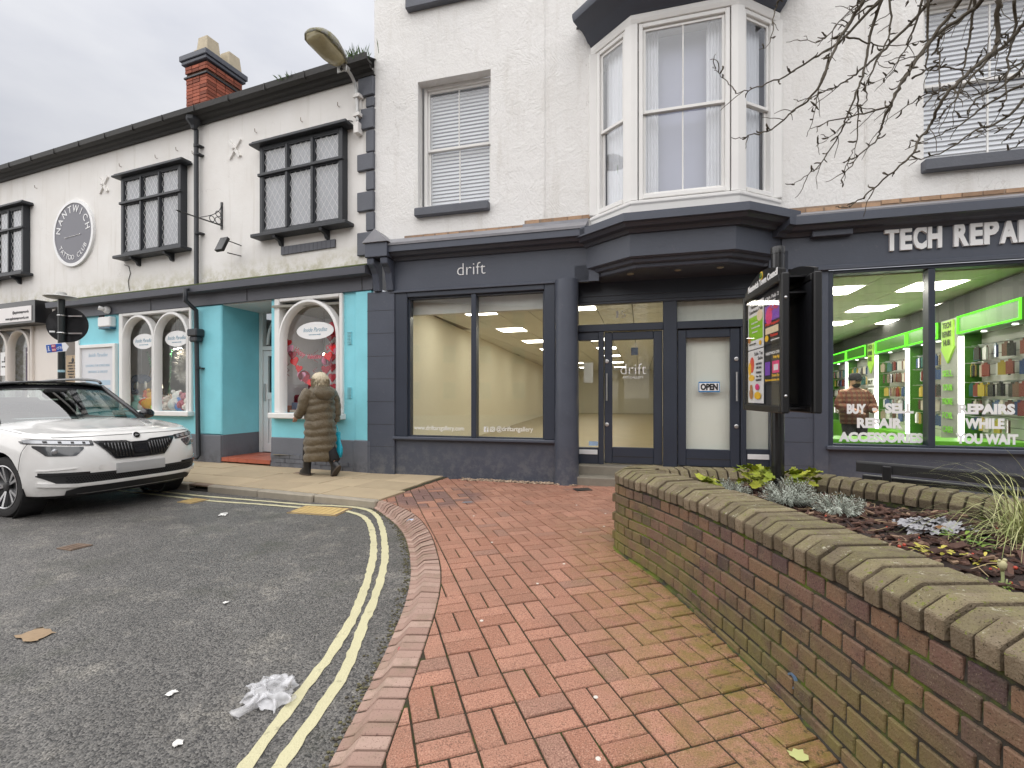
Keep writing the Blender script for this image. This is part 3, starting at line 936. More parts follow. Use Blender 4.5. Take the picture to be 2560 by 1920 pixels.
def oval_sign(cx_, cz_, rx, rz, parent):
    n = 28
    m = MB().prism([(cx_ + rx * math.cos(2 * PI * i / n), cz_ + rz * math.sin(2 * PI * i / n)) for i in range(n)], .062, .067)
    o = m.build('oval_sign', M['inkwhite'], parent)
    t = MB(); text(t, 'Inside Paradise', rz * .72, cx_, cz_ - rz * .12, .060, .002, -.001, .80, shear=.35)
    t.build('lettering', INK_BLUE, o)
    t = MB(); text(t, 'home interiors and gifts', rz * .2, cx_, cz_ - rz * .5, .060, .002, 0, .9)
    t.build('small_lettering', INK_BLUE, o)
oval_sign(xa + wd * .5, 2.36, .33, .155, wA)
oval_sign(xa + wd * 1.5, 2.375, .34, .155, wA)
oval_sign(-1.19, 2.365, .40, .15, wB)
# display boxes behind the shop windows
def display(x0, x1, back, mat, floor, depth=1.25):
    m = MB()
    m.quad((x0, back, .3), (x1, back, .3), (x1, back, 2.95), (x0, back, 2.95))
    m.quad((x0, .13, .3), (x0, back, .3), (x0, back, 2.95), (x0, .13, 2.95))
    m.quad((x1, .13, .3), (x1, back, .3), (x1, back, 2.95), (x1, .13, 2.95))
    m.quad((x0, .13, 2.949), (x1, .13, 2.949), (x1, back, 2.949), (x0, back, 2.949))
    m.build('display_wall', mat, tb)
    MB().box(x0, x1, .13, back, floor - .05, floor).build('display_shelf', M['white'], tb)
display(-8.3, -4.02, 2.2, simple('shop_dim_wall', (.66, .62, .58), .8, .15), .93)
display(-2.085, -.45, 1.5, simple('shop_grey_wall', (.80, .80, .86), .8, .08), .93)
MB().box(-2.05, -1.5, 1.2, 1.22, .95, 2.9).build('display_screen', simple('pale_grey_panel', (.74, .75, .80), .7, .05), tb)

# vents, tie plates, slab, cables
for z0, z1 in ((2.09, 2.30), (1.21, 1.39)):
    v = MB().box(-.445, -.365, -.012, .01, z0, z1).build('air_vent', M['teal'], tb)
    m = MB()
    for r_ in range(9):
        for q in range(3):
            zz = z0 + (z1 - z0) * (r_ + .5) / 9; xx = -.445 + .08 * (q + .5) / 3
            m.box(xx - .007, xx + .007, -.0135, -.012, zz - .006, zz + .006)
    tag(m.build('vent_holes', M['dark'], v), kind='stuff')
for x, z in ((-2.97, 5.75), (-6.76, 5.69)):
    m = MB()
    for a in (R(50), R(-50)):
        mt = Matrix.Translation((x, 0, z)) @ Matrix.Rotation(a, 4, 'Y')
        m.box(-.21, .21, -.035 - (a > 0) * .006, 0, -.028, .028, mt)
    m.ball((x, -.045, z), .03, 8, 5)
    m.build('tie_plate', M['old'], tb)
m = MB()
for q in range(13):
    m.box(-1.855 + q * .09, -1.855 + q * .09 + .085, -.03, .01, 3.70 + q * .001, 3.84)
tag(m.build('painted_ledge', M['grey'], tb), kind='stuff')
m = MB()
for x, z in ((-2.45, 5.95), (-1.4, 5.93), (-.62, 6.02), (-4.5, 6.0), (-5.1, 5.96), (-6.2, 5.98), (-9.2, 6.0), (-.7, 5.72), (-4.05, 5.85)):
    m.tube([(x, 0, z), (x, -.04, z), (x + .005, -.05, z + .05)], .006, 5)
tag(m.build('wall_hooks', M['iron'], tb), kind='stuff')
m = MB()
m.tube([(-6.1, -.01, 3.95), (-5.95, -.012, 3.9), (-5.9, -.012, 3.75), (-5.97, -.012, 3.6), (-5.92, -.02, 3.4)], .007, 5)
m.build('cable', M['inkblack'], tb)
m = MB().tube([(-.55, -.012, 5.72), (-.42, -.012, 5.75), (-.34, -.012, 5.72)], .006, 5)
m.build('cable', M['inkblack'], tb)
# quoins at the party wall
for z0, z1, w in ((6.05, 6.36, .26), (5.87, 6.04, .12), (5.52, 5.86, .28), (5.15, 5.51, .12), (4.86, 5.14, .28), (4.54, 4.85, .12), (4.21, 4.53, .28), (3.89, 4.20, .12), (3.5, 3.88, .28)):
    MB().box(.05 - w, .085, -.05 if w > .2 else -.035, 0.05, z0 + .006, z1 - .006).build('quoin_block', M['sill'], tb, bevel=.01)
# gutter, eaves, roof
MB().sweep([(-22, 0), (.10, 0)], [(0, 6.36), (.05, 6.36), (.07, 6.40), (.14, 6.41), (.17, 6.445), (.17, 6.38 + .1)]).build('eaves_moulding', M['gutter'], tb)
MB().sweep([(-22, 0), (.13, 0)], [(.13, 6.46), (.2, 6.435), (.27, 6.46), (.285, 6.55), (.265, 6.55), (.25, 6.48), (.15, 6.48)]).build('gutter', M['gutter'], tb, smooth=50)
m = MB()
for q in range(17):
    x = -14 + q * .86
    m.box(x - .008, x + .008, -.289, -.12, 6.44, 6.553)
tag(m.build('gutter_brackets', M['gutter'], tb), kind='stuff')
rf = MB().add([(-22, -.2, 6.55), (.1, -.2, 6.55), (.1, 4.6, 8.55), (-22, 4.6, 8.55), (-22, 9, 6.5), (.1, 9, 6.5)], [(0, 1, 2, 3), (3, 2, 5, 4)]).build('roof', M['slate'], tb)
MB().add([(-22, 0, 0), (-22, 9, 0), (-22, 9, 6.5), (-22, 4.6, 8.5), (-22, 0, 6.5)], [(0, 1, 2, 3, 4)]).build('end_wall', M['old'], tb)
# downpipe
m = MB().tube([(-3.885, -.08, 6.25), (-3.88, -.08, 3.3), (-3.865, -.3, 3.2), (-3.865, -.3, 3.0), (-3.86, -.1, 2.85), (-3.85, -.1, 2.4), (-3.80, -.1, .14), (-3.80, -.16, .08)], .04, 10)
dp = m.build('downpipe', M['black'], tb, smooth=50)
MB().lathe([(.05, 0), (.06, .05), (.13, .14), (.14, .2)], 8, (-3.885, -.12, 6.24)).build('hopper', M['black'], dp)
for z in (5.92, 5.76, 4.28, 1.75):
    m = MB(); xx = -3.885 + .085 * (6.25 - z) / 6.2
    m.lathe([(.05, 0), (.05, .05)], 10, (xx, -.08 if z > 3 else -.1, z))
    m.box(xx - .01, xx + .1, -.1, 0, z + .01, z + .03)
    m.build('pipe_collar', M['black'], dp)
MB().box(-3.98, -3.72, -.2, -.03, 2.36, 2.5).box(-3.95, -3.75, -.18, -.04, 2.26, 2.36).build('lower_hopper', M['black'], dp, bevel=.02)

# chimney, brick by brick
ch = MB().box(-5.42, -4.80, .815, 1.62, 6.6, 8.36).build('chimney', M['chimjoint'], rf)
me_s = MB().box(-.099, .099, -.012, .012, -.031, .031).mesh('chimney_brick', M['chim'])
zc = 7.10; r_ = 0
while zc < 8.36:
    if not (8.08 < zc < 8.15):
        lift = .02 if zc > 8.16 else 0
        for q in range(3):
            x = -5.42 + .105 + q * .212 + (-.0 if r_ % 2 else 0)
            inst('chimney_brick', me_s, ch, (x, .81 - lift + rnd.uniform(-.004, .004), zc), (0, 0, 0))
        for q in range(4):
            y = .80 - lift + .105 + q * .2135
            if q == 3 and r_ % 2: y += .0
            inst('chimney_brick', me_s, ch, (-4.795 + lift + rnd.uniform(-.004, .004), y, zc), (0, 0, PI / 2))
    zc += .0745; r_ += 1
MB().box(-5.46, -4.76, .77, 1.67, 8.085, 8.125).build('string_course', M['black'], ch, bevel=.006)
MB().box(-5.49, -4.73, .74, 1.70, 8.37, 8.44).box(-5.52, -4.70, .71, 1.73, 8.442, 8.56).build('chimney_cap', M['sill'], ch, bevel=.01)
for x, y, s_ in ((-5.30, 1.12, 1.1), (-5.0, 1.0, 1.5), (-4.93, 1.46, 1.3)):
    m = MB(); rings = []
    for a, z in ((.17, 8.56), (.135, 8.56 + .27 * s_), (.10, 8.561 + .27 * s_), (.10, 8.5)):
        rings.append([(x - a, y - a, z), (x + a, y - a, z), (x + a, y + a, z), (x - a, y + a, z)])
    m.loft(rings)
    m.build('chimney_pot', M['pot'], ch, bevel=.01)
m = MB()
for z in (7.9, 8.0):
    m.tube([(-4.78, 1.55, z), (-4.70, 1.66, z), (-4.78, 1.76, z)], .008, 5)
m.tube([(-4.71, 1.6, 7.6), (-4.71, 1.6, 8.06)], .01, 5).tube([(-4.71, 1.7, 7.6), (-4.71, 1.7, 8.06)], .01, 5)
m.build('aerial_bracket', M['darkmetal'], ch)
# gutter weeds
m = MB()
for x, n, h in ((-.12, 130, .22), (-1.45, 50, .12), (-1.62, 30, .09)):
    for q in range(n):
        a = x + rnd.gauss(0, .13); b = -.22 + rnd.gauss(0, .05); hh = h * rnd.uniform(.4, 1)
        dx, dy = rnd.uniform(-.05, .05), rnd.uniform(-.05, .03)
        m.add([(a - .004, b, 6.5), (a + .004, b, 6.5), (a + dx * .6 + .003, b + dy * .6, 6.5 + hh * .7), (a + dx * 1.5, b + dy * 1.5, 6.5 + hh)], [(0, 1, 2), (0, 2, 3)])
tag(m.build('gutter_weeds', simple('weed_green', (.06, .11, .025), .8, .35, 20)), 'tufts of green grass growing in the gutter', 'grass', kind='stuff')
gw = bpy.data.objects['gutter_weeds']; gw.location = (JX, JY, 0); gw.rotation_euler = (0, 0, -A1)

# ------------------------------------------------ record shop at the far left (same terrace)
RW = (-12.2, -9.34, .9, 2.86)
wall_holes(MB(), -22, -8.42, 0, 3.25, [RW], 0, .12).build('cream_shop_wall', M['cream'], tb)
wR, xr, wdr = arched_window(-12.2, -9.34, .9, 2.82, 3, mat=M['cream'])
m = MB()
m.quad((-8.42, 0, 0), (-8.42, .8, 0), (-8.42, .8, 3), (-8.42, 0, 3)).quad((-8.42, .8, 0), (-7.66, .8, 0), (-7.66, .8, 3), (-8.42, .8, 3)).quad((-7.66, 0, 0), (-7.66, 0, 3), (-7.66, .8, 3), (-7.66, .8, 0))
m.build('cream_doorway', M['cream'], tb)
MB().box(-7.72, -7.6, -.03, .02, .0, 2.95).build('white_trim', M['white'], tb, bevel=.005)
MB().box(-12.3, -9.2, 1.6, 1.62, .3, 2.95).box(-12.3, -9.2, .13, 1.6, .78, .8).build('record_shop_back', simple('record_shop_wall', (.20, .12, .09), .8, .5, 3), tb)
sg = thing('fascia_sign', 'white record shop sign board with black web address in a black surround', 'sign', (JX, JY, 0), -A1)
MB().box(-15, -8.62, -.3, .02, 2.86, 3.36).build('sign_case', M['darkmetal'], sg, bevel=.005)
MB().box(-15, -8.74, -.312, -.298, 2.91, 3.24).build('sign_face', simple('white_sign_face', (.78, .75, .74), .5, .06, 3), sg)
t = MB(); text(t, '@applestumprecords', .088, -8.83, 3.09, -.314, .003, .001, .82, 'RIGHT'); t.build('lettering', M['inkblack'], sg)
t = MB(); text(t, 'www.applestumprecords.com', .088, -8.83, 2.96, -.314, .003, .001, .86, 'RIGHT'); t.build('lettering', M['inkblack'], sg)
# posters in the record shop
def poster(label, x, z, w, h, y, mat, lines, ink, tilt=0, size=.06, lead=1.25, ghost=None):
    o = MB().box(-w / 2, w / 2, -.003, .003, -h / 2, h / 2).build('poster', mat)
    tag(o, label, 'poster')
    o.matrix_world = Matrix.Translation((JX, JY, 0)) @ Matrix.Rotation(-A1, 4, 'Z') @ Matrix.Translation((x, y, z)) @ Matrix.Rotation(tilt, 4, 'Y')
    zz = h / 2 - size * 1.3
    for i, s_ in enumerate(lines):
        if s_:
            t = MB(); text(t, s_, size, 0, zz, -.005, .002, .002, .9); t.build('lettering', ink, o)
        zz -= size * lead
    return o
KRAFT = simple('kraft_paper', srgb(178, 158, 132), .8, .1, 5)
o = poster('brown paper opening times poster with black print in the record shop doorway', -7.95, 1.82, .5, .66, .05, KRAFT, ['', '', 'OPENING TIMES', 'MONDAY  CLOSED', 'TUESDAY  10 - 5', 'WEDNESDAY  10 - 5', 'THURSDAY  10 - 5', 'FRIDAY  10 - 5', 'SATURDAY  9 - 5'], M['inkblack'], 0, .048, 1.3)
MB().ball((0, -.005, .22), .05, 12, 6, (1, .08, 1.0)).box(-.006, .006, -.006, -.004, .26, .31).build('apple_core_print', M['inkblack'], o)
o = poster('white notice with black apple core print in the left record shop arch', -10.62, 2.02, .42, .56, .05, M['inkwhite'], ['', '', '', 'RECORD STORE', '', 'BUY SELL TRADE', ''], M['inkblack'], 0, .045, 1.35)
MB().ball((0, -.005, .12), .05, 12, 6, (.8, .08, 1.3)).build('apple_core_print', M['inkblack'], o)
o = poster('dark purple and red gig poster in the record shop arch', -9.55, 1.86, .42, 1.05, .05, simple('gig_poster', (.045, .02, .05), .5, .4, 8), ['', "WHAT'S ON AT", '', 'APPLESTUMP'], M['inkwhite'], 0, .05, 1.4)
MB().box(.0, .18, -.005, -.003, -.3, .2).build('red_print', simple('red_print', (.45, .08, .06), .5, .5, 9), o)
m = MB(); m.lathe([(.30, 0), (.24, .22), (.22, .24)], 18)
o = tag(inst('lamp_shade', m.mesh('s', simple('pale_green_shade', (.62, .66, .35), .7, .1))), 'pale yellow-green lamp shade on a white stem in the record shop window', 'lamp')
o.name = 'window_lamp'
o.matrix_world = Matrix.Translation((JX, JY, 0)) @ Matrix.Rotation(-A1, 4, 'Z') @ Matrix.Translation((-9.95, .8, 2.05))
MB().tube([(0, 0, .1), (-.03, 0, -1.2)], .02, 8).build('lamp_stem', M['white'], o)

# ------------------------------------------------ things fixed to the terrace
def onwall(o, b=1, off=(0, 0, 0)):
    a = A1 if b == 1 else A2
    o.matrix_world = Matrix.Translation((JX, JY, 0)) @ Matrix.Rotation(-a, 4, 'Z') @ Matrix.Translation(off)
    return o
ts = onwall(thing('round_sign', 'round grey tattoo club sign with white rim and white lettering', 'sign'), 1, (-7.77, -.03, 4.79))
MB().lathe([(.72, .03), (.72, -.02), (.655, -.022), (.655, .0)], 56, axis='y').build('sign_rim', simple('sign_white', (.82, .82, .82), .4, .03), ts, smooth=40)
MB().lathe([(.655, .0), (.655, -.012), (.001, -.012)], 56, axis='y').build('sign_face', simple('sign_grey', srgb(112, 112, 120), .5, .03), ts)
def arc_text(parent, s_, rad, size, mid, span, inside, bold):
    n = len(s_)
    for i, ch_ in enumerate(s_):
        if ch_ == ' ':
            continue
        a = mid + (i - (n - 1) / 2) / (n - 1) * span * (-1 if not inside else 1)
        t = MB(); text(t, ch_, size, 0, 0, 0, .004, bold, .95)
        rot = (PI / 2 - a) if not inside else (-PI / 2 - a)
        mt = Matrix.Translation((rad * math.cos(a), -.016, rad * math.sin(a))) @ Matrix.Rotation(rot, 4, 'Y')
        t.xf(mt)
        t.build('letter', M['inkwhite'], parent)
arc_text(ts, 'NANTWICH', .455, .22, R(90), R(158), False, .001)
arc_text(ts, 'TATTOO CLUB', .575, .15, R(-90), R(112), True, .0)
MB().tube([(-.26, -.018, -.08), (.26, -.018, -.05)], .005, 5).ball((.26, -.018, -.05), .014, 6, 4).ball((-.26, -.018, -.08), .014, 6, 4).build('needle_line', M['inkwhite'], ts)

lamp = onwall(thing('street_lamp', 'old lichen-covered street lamp on a curved bracket by the roof corner', 'street lamp'), 1, (-.2, 0, 0))
MB().tube(cr([(0.02, -.09, 5.62), (.01, -.09, 5.95), (.0, -.1, 6.16), (-.005, -.17, 6.28), (0, -.30, 6.335), (0, -.46, 6.36)], 5), [.026] * 25 + [.03], 10).build('lamp_bracket', simple('galvanised', (.5, .5, .49), .5, .2, 9, metal=.6), lamp, smooth=True)
m = MB(); m.box(.03, .05, -.06, 0, 5.7, 6.08)
for z in (6.02, 5.72):
    m.box(-.04, .08, -.13, -.02, z, z + .05)
m.box(-.03, .06, -.13, -.02, 5.45, 5.62)
m.build('pole_clamp', M['old'], lamp)
rings = []; rings2 = []
for i in range(9):
    t = i / 8
    y = -.42 - t * .66
    w = .195 * min(1, (t + .12) * 2.2) ** .5 * (1 - .45 * max(0, (t - .75) / .25) ** 3)
    hgt = .22 * math.sin(PI * (.1 + .85 * t)) + .02
    z0 = 6.33 + .05 * t
    rings.append([(w * math.cos(a), y, z0 + (hgt * math.sin(a) if math.sin(a) > 0 else 0)) for a in [2 * PI * k / 16 for k in range(16)]])
    rings2.append([(w * .86 * math.cos(a), y, z0 - .004 - (.10 * math.sin(PI * t) ** .5 * abs(math.sin(a)) if math.sin(a) < 0 else 0)) for a in [2 * PI * k / 16 for k in range(16)]])
k = Nodes('lichen_lamp_cover')
lc = k.mix(k.ramp(k.noise(22, 5, .75), .45, .62), srgb(150, 150, 145), srgb(120, 112, 52))
k.bsdf(k.mix(k.ramp(k.noise(40, 4, .75, k.pos), .58, .66), lc, srgb(60, 58, 48)), .8, k.bump(k.noise(60, 4), .5, .01))
MB().loft(rings).build('lamp_cover', k.m, lamp, smooth=True)
MB().loft(rings2[1:]).build('lamp_lens', simple('old_lamp_lens', srgb(165, 155, 120), .25, .3, 12), lamp, smooth=True)
MB().box(-.09, .09, -.44, -.425, 6.22, 6.33).box(-.05, .05, -.5, -.3, 6.315, 6.36).build('lamp_tail', simple('galvanised', (.5, .5, .49)), lamp, bevel=.01)
t = MB(); text(t, '6', .1, 0, 6.24, -.443, .003, .002); t.build('number_plate_digit', M['inkblack'], lamp)

br = onwall(thing('sign_bracket', 'black wrought iron hanging bracket with scrolls and no sign', 'bracket'), 1, (-3.31, 0, 0))
MB().box(-.02, .02, -.02, 0, 4.33, 4.83).build('wall_plate', M['darkmetal'], br)
MB().tube([(0, 0, 4.40), (0, -.78, 4.385)], .012, 6).lathe([(.001, -.86), (.016, -.8), (.02, -.77), (.001, -.74)], 6, (0, 0, 4.385), 'y').build('arm', M['darkmetal'], br)
def ring_path(cy_, cz_, r, n=14):
    return [(0, cy_ + r * math.cos(2 * PI * i / n), cz_ + r * math.sin(2 * PI * i / n)) for i in range(n + 1)]
m = MB()
for cy_, cz_, r in ((-.08, 4.47, .06), (-.2, 4.46, .05), (-.08, 4.59, .05)):
    m.tube(ring_path(cy_, cz_, r), .007, 5, cap=False)
m.tube(cr([(0, -.01, 4.8), (0, -.06, 4.66), (0, -.2, 4.53), (0, -.42, 4.41)], 6), .007, 5)
m.build('scrolls', M['darkmetal'], br)
fl = onwall(thing('floodlight', 'small black box on two thin arms below the leaded windows', 'light'), 1, (-2.83, 0, 0))
MB().tube([(0, 0, 3.98), (-.02, -.34, 4.0)], .01, 5).tube([(0, 0, 3.79), (-.02, -.26, 3.78)], .01, 5).build('arm', M['darkmetal'], fl)
mt = Matrix.Translation((-.03, -.35, 3.90)) @ Matrix.Rotation(R(-25), 4, 'X')
MB().box(-.09, .09, -.03, .03, -.14, .14, mt).build('housing', M['darkmetal'], fl, bevel=.006)

cc = onwall(thing('security_camera', 'small white dome camera under the grey fascia by the alarm box', 'camera'), 1, (-6.5, -.07, 3.03))
MB().lathe([(.075, 0), (.075, -.05), (.05, -.08)], 14, axis='y').build('camera_base', M['whiteplastic'], cc, smooth=40)
MB().tube([(-.02, -.08, .01), (-.06, -.15, .03)], [.04, .045], 12).build('camera_barrel', M['whiteplastic'], cc, smooth=40)
MB().tube([(-.06, -.15, .03), (-.066, -.162, .034)], .034, 12).build('camera_lens', M['inkblack'], cc)
ab = onwall(thing('alarm_box', 'white alarm box on the turquoise wall below the small camera', 'alarm box'), 1, (-6.56, 0, 2.77))
MB().box(-.2, .2, -.13, 0, -.09, .12).build('box_cover', M['whiteplastic'], ab, bevel=.02)
MB().box(-.19, .19, -.12, 0, -.13, -.092).build('box_base', simple('blue_lens', (.03, .12, .2), .3), ab, bevel=.01)
MB().box(-.33, -.2, -.03, 0, .07, .18).build('dark_hole', M['dark'], ab)
nb = onwall(thing('framed_noticeboard', 'large white framed board with pale blue lettering on the turquoise wall', 'sign'), 1, (-6.93, 0, 1.68))
f = MB(); w, h = .63, .66
f.box(-w, -w + .08, -.07, 0, -h, h).box(w - .08, w, -.07, 0, -h, h).box(-w + .08, w - .08, -.07, 0, -h, -h + .06).box(-w + .08, w - .08, -.07, 0, h - .07, h)
f.build('frame', M['white'], nb, bevel=.006)
MB().box(-w + .07, w - .07, -.03, -.01, -h + .05, h - .06).build('panel', simple('pale_lilac_panel', (.68, .69, .72), .5, .03), nb)
PALE = simple('pale_blue_print', srgb(176, 200, 218), .6, .02)
for s_, z, sz, sh in (('Inside Paradise', .40, .12, .35), ('LOOKING FOR SOMETHING', .19, .072, 0), ('DIFFERENT & UNIQUE?', .06, .072, 0)):
    t = MB(); text(t, s_, sz, 0, z, -.032, .002, 0, .9, shear=sh); t.build('lettering', PALE, nb)
for z in (-.15, -.31, -.47):
    MB().box(-.4, .42, -.033, -.03, z - .05, z + .05).build('print_band', PALE, nb)
# trafficked pole with the back of a round sign
sp = thing('sign_post', 'black post with the back of a round road sign and a flat cap', 'road sign', (-7.79, 8.3, .02))
MB().tube([(0, 0, -.1), (0, 0, 2.98)], .05, 14).build('post', simple('dark_green_black_paint', (.022, .026, .026), .35, .2), sp, smooth=50)
MB().lathe([(.05, 2.9), (.2, 2.915), (.24, 2.935), (.2, 2.955), (.08, 2.97), (.06, 3.02), (.001, 3.03)], 20).build('post_cap', simple('aged_metal_cap', (.42, .42, .40), .5, .2, 9), sp, smooth=40)
mt = Matrix.Translation((.035, .07, 2.47)) @ Matrix.Rotation(R(17), 4, 'Z')
m = MB().lathe([(.305, 0), (.305, .012), (.001, .012)], 40, axis='y'); m.add([(0, 0, 0)], []); m.lathe([(.304, -.001), (.001, -.001)], 40, axis='y'); m.xf(mt)
m.build('sign_disc', simple('dark_grey_sign_back', (.025, .025, .028), .5, .1), sp)
m = MB()
for z in (2.62, 2.32):
    m.tube([(.053 * math.cos(a), .053 * math.sin(a), z) for a in [R(150) + R(240) * i / 10 for i in range(11)]], .012, 6)
    m.box(-.25, .3, .05, .062, z - .012, z + .012)
m.build('sign_clip', M['steel'], sp)
MB().box(-.2, -.12, .054, .057, 2.33, 2.36, Matrix.Rotation(R(17), 4, 'Z')).build('sticker', M['inkwhite'], sp)
MB().lathe([(.051, 1.64), (.051, 1.68)], 14).build('tape_band', simple('pale_blue_tape', (.4, .62, .7), .5), sp)
bs = thing('route_sign', 'small blue footpath and cycle arrow sign strapped to the black post', 'sign', (-7.79, 8.3, 2.08))
bs.rotation_euler = (0, R(-8), R(8))
BLUE = simple('sign_blue', srgb(38, 92, 178), .45, .03)
out = [(-.19, -.075), (.11, -.075), (.16, 0), (.11, .075), (-.19, .075)]
MB().prism(out, -.068, -.06).build('sign_plate', M['inkwhite'], bs)
MB().prism([(-.182, -.066), (.06, -.066), (.06, .066), (-.182, .066)], -.071, -.0685).build('blue_field', BLUE, bs)
RED = simple('sign_red', srgb(190, 50, 60), .5, .02)
for z, s_ in ((.035, '451'), (-.03, '552')):
    MB().box(-.10, -.035, -.074, -.0715, z - .026, z + .026).build('number_patch', RED, bs)
    t = MB(); text(t, s_, .036, -.068, z - .012, -.075, .001, .001); t.build('lettering', M['inkwhite'], bs)
m = MB(); m.ball((-.145, -.073, .035), .01, 8, 4, (1, .3, 1)).tube([(-.145, -.073, .02), (-.147, -.073, -.01)], .009, 5).tube([(-.147, -.073, -.01), (-.162, -.073, -.045)], .005, 5).tube([(-.147, -.073, -.01), (-.13, -.073, -.045)], .005, 5)
m.build('walker_symbol', M['inkwhite'], bs)
m = MB()
for x in (-.005, .045):
    m.tube([(x + .018 * math.cos(a), -.073, -.012 + .018 * math.sin(a)) for a in [2 * PI * i / 12 for i in range(13)]], .003, 4, cap=False)
m.tube([(-.005, -.073, -.012), (.01, -.073, .015), (.035, -.073, .015), (.045, -.073, -.012)], .003, 4)
m.build('bicycle_symbol', M['inkwhite'], bs)
# ---------------------------------------------------------------- white building with the dark shopfronts
def text_fit(mb, s_, x0, x1, z, h, y, bold=0, depth=.004):
    t = MB(); text(t, s_, h / .69, 0, 0, 0, depth, bold, 1, 'LEFT')
    a = min(p[0] for p in t.v); b = max(p[0] for p in t.v)
    f = (x1 - x0) / (b - a)
    mb.add([(x0 + (p[0] - a) * f, y + p[1], z + p[2]) for p in t.v], t.f)
    return mb
sb = thing('shop_building', 'tall white rough-rendered building with dark slate shopfronts and a bay window', 'building', (JX, JY, 0), -A2)
W1 = (.83, 2.02, 4.15, 6.14); W2 = (7.47, 8.95, 4.06, 6.02); BAY = (3.56, 5.86, 3.7, 6.12)
W3 = (.83, 2.02, 7.43, 9.2); W4 = (7.47, 8.95, 7.43, 9.2)
up = wall_holes(MB(), .07, 11.5, 3.45, 9.9, [W1, W2, BAY, W3, W4], 0, .16)
up.quad((.07, 0, 3.0), (.07, 9, 3.0), (.07, 9, 9.9), (.07, 0, 9.9))
up.build('upper_wall', M['rough'], sb)
MB().add([(-.15, -.25, 9.9), (11.6, -.25, 9.9), (11.6, 4.5, 12.4), (-.15, 4.5, 12.4), (-.15, 9.2, 9.9), (11.6, 9.2, 9.9)], [(0, 1, 2, 3), (3, 2, 5, 4)]).build('roof', M['slate'], sb)
def slats(x0, x1, z0, z1, y, pitch=.058):
    m = MB(); z = z0
    while z < z1:
        m.add([(x0, y - .014, z), (x1, y - .014, z), (x1, y + .012, z + .048), (x0, y + .012, z + .048)], [(0, 1, 2, 3)])
        z += pitch
    return m
def sash(x0, x1, z0, z1, y, mt=None, bar=True, name='sash_window', parent=sb, blind='slats', gm='glass_up'):
    """vertical sliding sash: box frame, two sashes, four panes, blind or curtains behind"""
    zm = (z0 + z1) / 2 - .0
    t = .055
    f = MB().box(x0, x0 + t, y, y + .1, z0, z1).box(x1 - t, x1, y, y + .1, z0, z1).box(x0 + t, x1 - t, y, y + .1, z1 - t, z1).box(x0 + t, x1 - t, y - .02, y + .1, z0, z0 + t)
    if mt: f.xf(mt)
    w = f.build(name, M['white'], parent, bevel=.006)
    def p(name, m, mat, **k):
        if mt: m.xf(mt)
        return m.build(name, mat, w, **k)
    a, b = x0 + t, x1 - t
    s_ = .035
    for za, zb, yy in ((zm - .02, z1 - t, y + .03), (z0 + t, zm + .02, y + .065)):
        rail = .05 if za < z0 + .2 else .04
        m = MB().box(a, a + s_, yy, yy + .03, za, zb).box(b - s_, b, yy, yy + .03, za, zb).box(a + s_, b - s_, yy, yy + .03, za, za + rail).box(a + s_, b - s_, yy, yy + .03, zb - .04, zb)
        if bar:
            c = (a + b) / 2
            m.box(c - .009, c + .009, yy + .004, yy + .026, za + rail, zb - .04)
        sh = p('sash', m, M['white'], bevel=.004)
        m = MB().box(a + s_ - .003, b - s_ + .003, yy + .013, yy + .017, za + rail - .003, zb - .037)
        p('pane', m, M[gm])
    if blind == 'slats':
        m = slats(a, b, z0 + t, z1 - t, y + .15); tag(p('blind_slats', m, simple('white_blind', (.74, .75, .78), .5, .03)), kind='stuff')
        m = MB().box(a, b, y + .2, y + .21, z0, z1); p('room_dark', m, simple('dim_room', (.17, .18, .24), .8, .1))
    elif blind == 'curtain':
        m = MB().box(a - .02, b + .02, y + .32, y + .325, z0, z1); p('roller_blind', m, M['lvgrey'])
        for q0, q1 in ((a, a + (b - a) * .2), (b - (b - a) * .2, b)):
            m = MB(); n = 26; vv = []
            for i in range(n):
                x = q0 + (q1 - q0) * i / (n - 1); yy = y + .2 + .025 * math.sin(i * 1.25)
                vv += [(x, yy, z0), (x, yy, z1 - .02)]
            m.add(vv, [(2 * i, 2 * i + 2, 2 * i + 3, 2 * i + 1) for i in range(n - 1)])
            p('curtain', m, simple('white_curtain', (.82, .82, .84), .9, .05), smooth=True)
    elif blind == 'sheer':
        m = MB(); n = 34; vv = []
        for i in range(n):
            x = a + (b - a) * i / (n - 1); yy = y + .16 + .018 * math.sin(i * 1.4)
            vv += [(x, yy, z0), (x, yy, z1 - .02)]
        m.add(vv, [(2 * i, 2 * i + 2, 2 * i + 3, 2 * i + 1) for i in range(n - 1)])
        p('curtain', m, simple('white_curtain', (.62, .62, .66)), smooth=True)
    return w
def stone_sill(x0, x1, z0, z1, parent=sb):
    MB().box(x0, x1, -.10, .14, z0, z1).build('stone_sill', M['sill'], parent, bevel=.012)
sash(W1[0] + .03, W1[1], W1[2], W1[3], .16)
stone_sill(.81, 2.01, 4.02, 4.149)
sash(W2[0], W2[1], W2[2], W2[3], .12)
stone_sill(7.44, 9.0, 3.92, 4.059)
sash(W3[0], W3[1], W3[2], W3[3], .14, blind='curtain')
stone_sill(.66, 2.03, 7.25, 7.429)
MB().box(2.83, 2.845, -.009, .0, 3.86, 9.9).build('render_seam', M['rough'], sb, bevel=.004)
MB().box(6.86, 6.875, -.009, .0, 3.66, 9.9).build('render_seam', M['rough'], sb, bevel=.004)
sash(W4[0], W4[1], W4[2], W4[3], .14, blind='curtain')
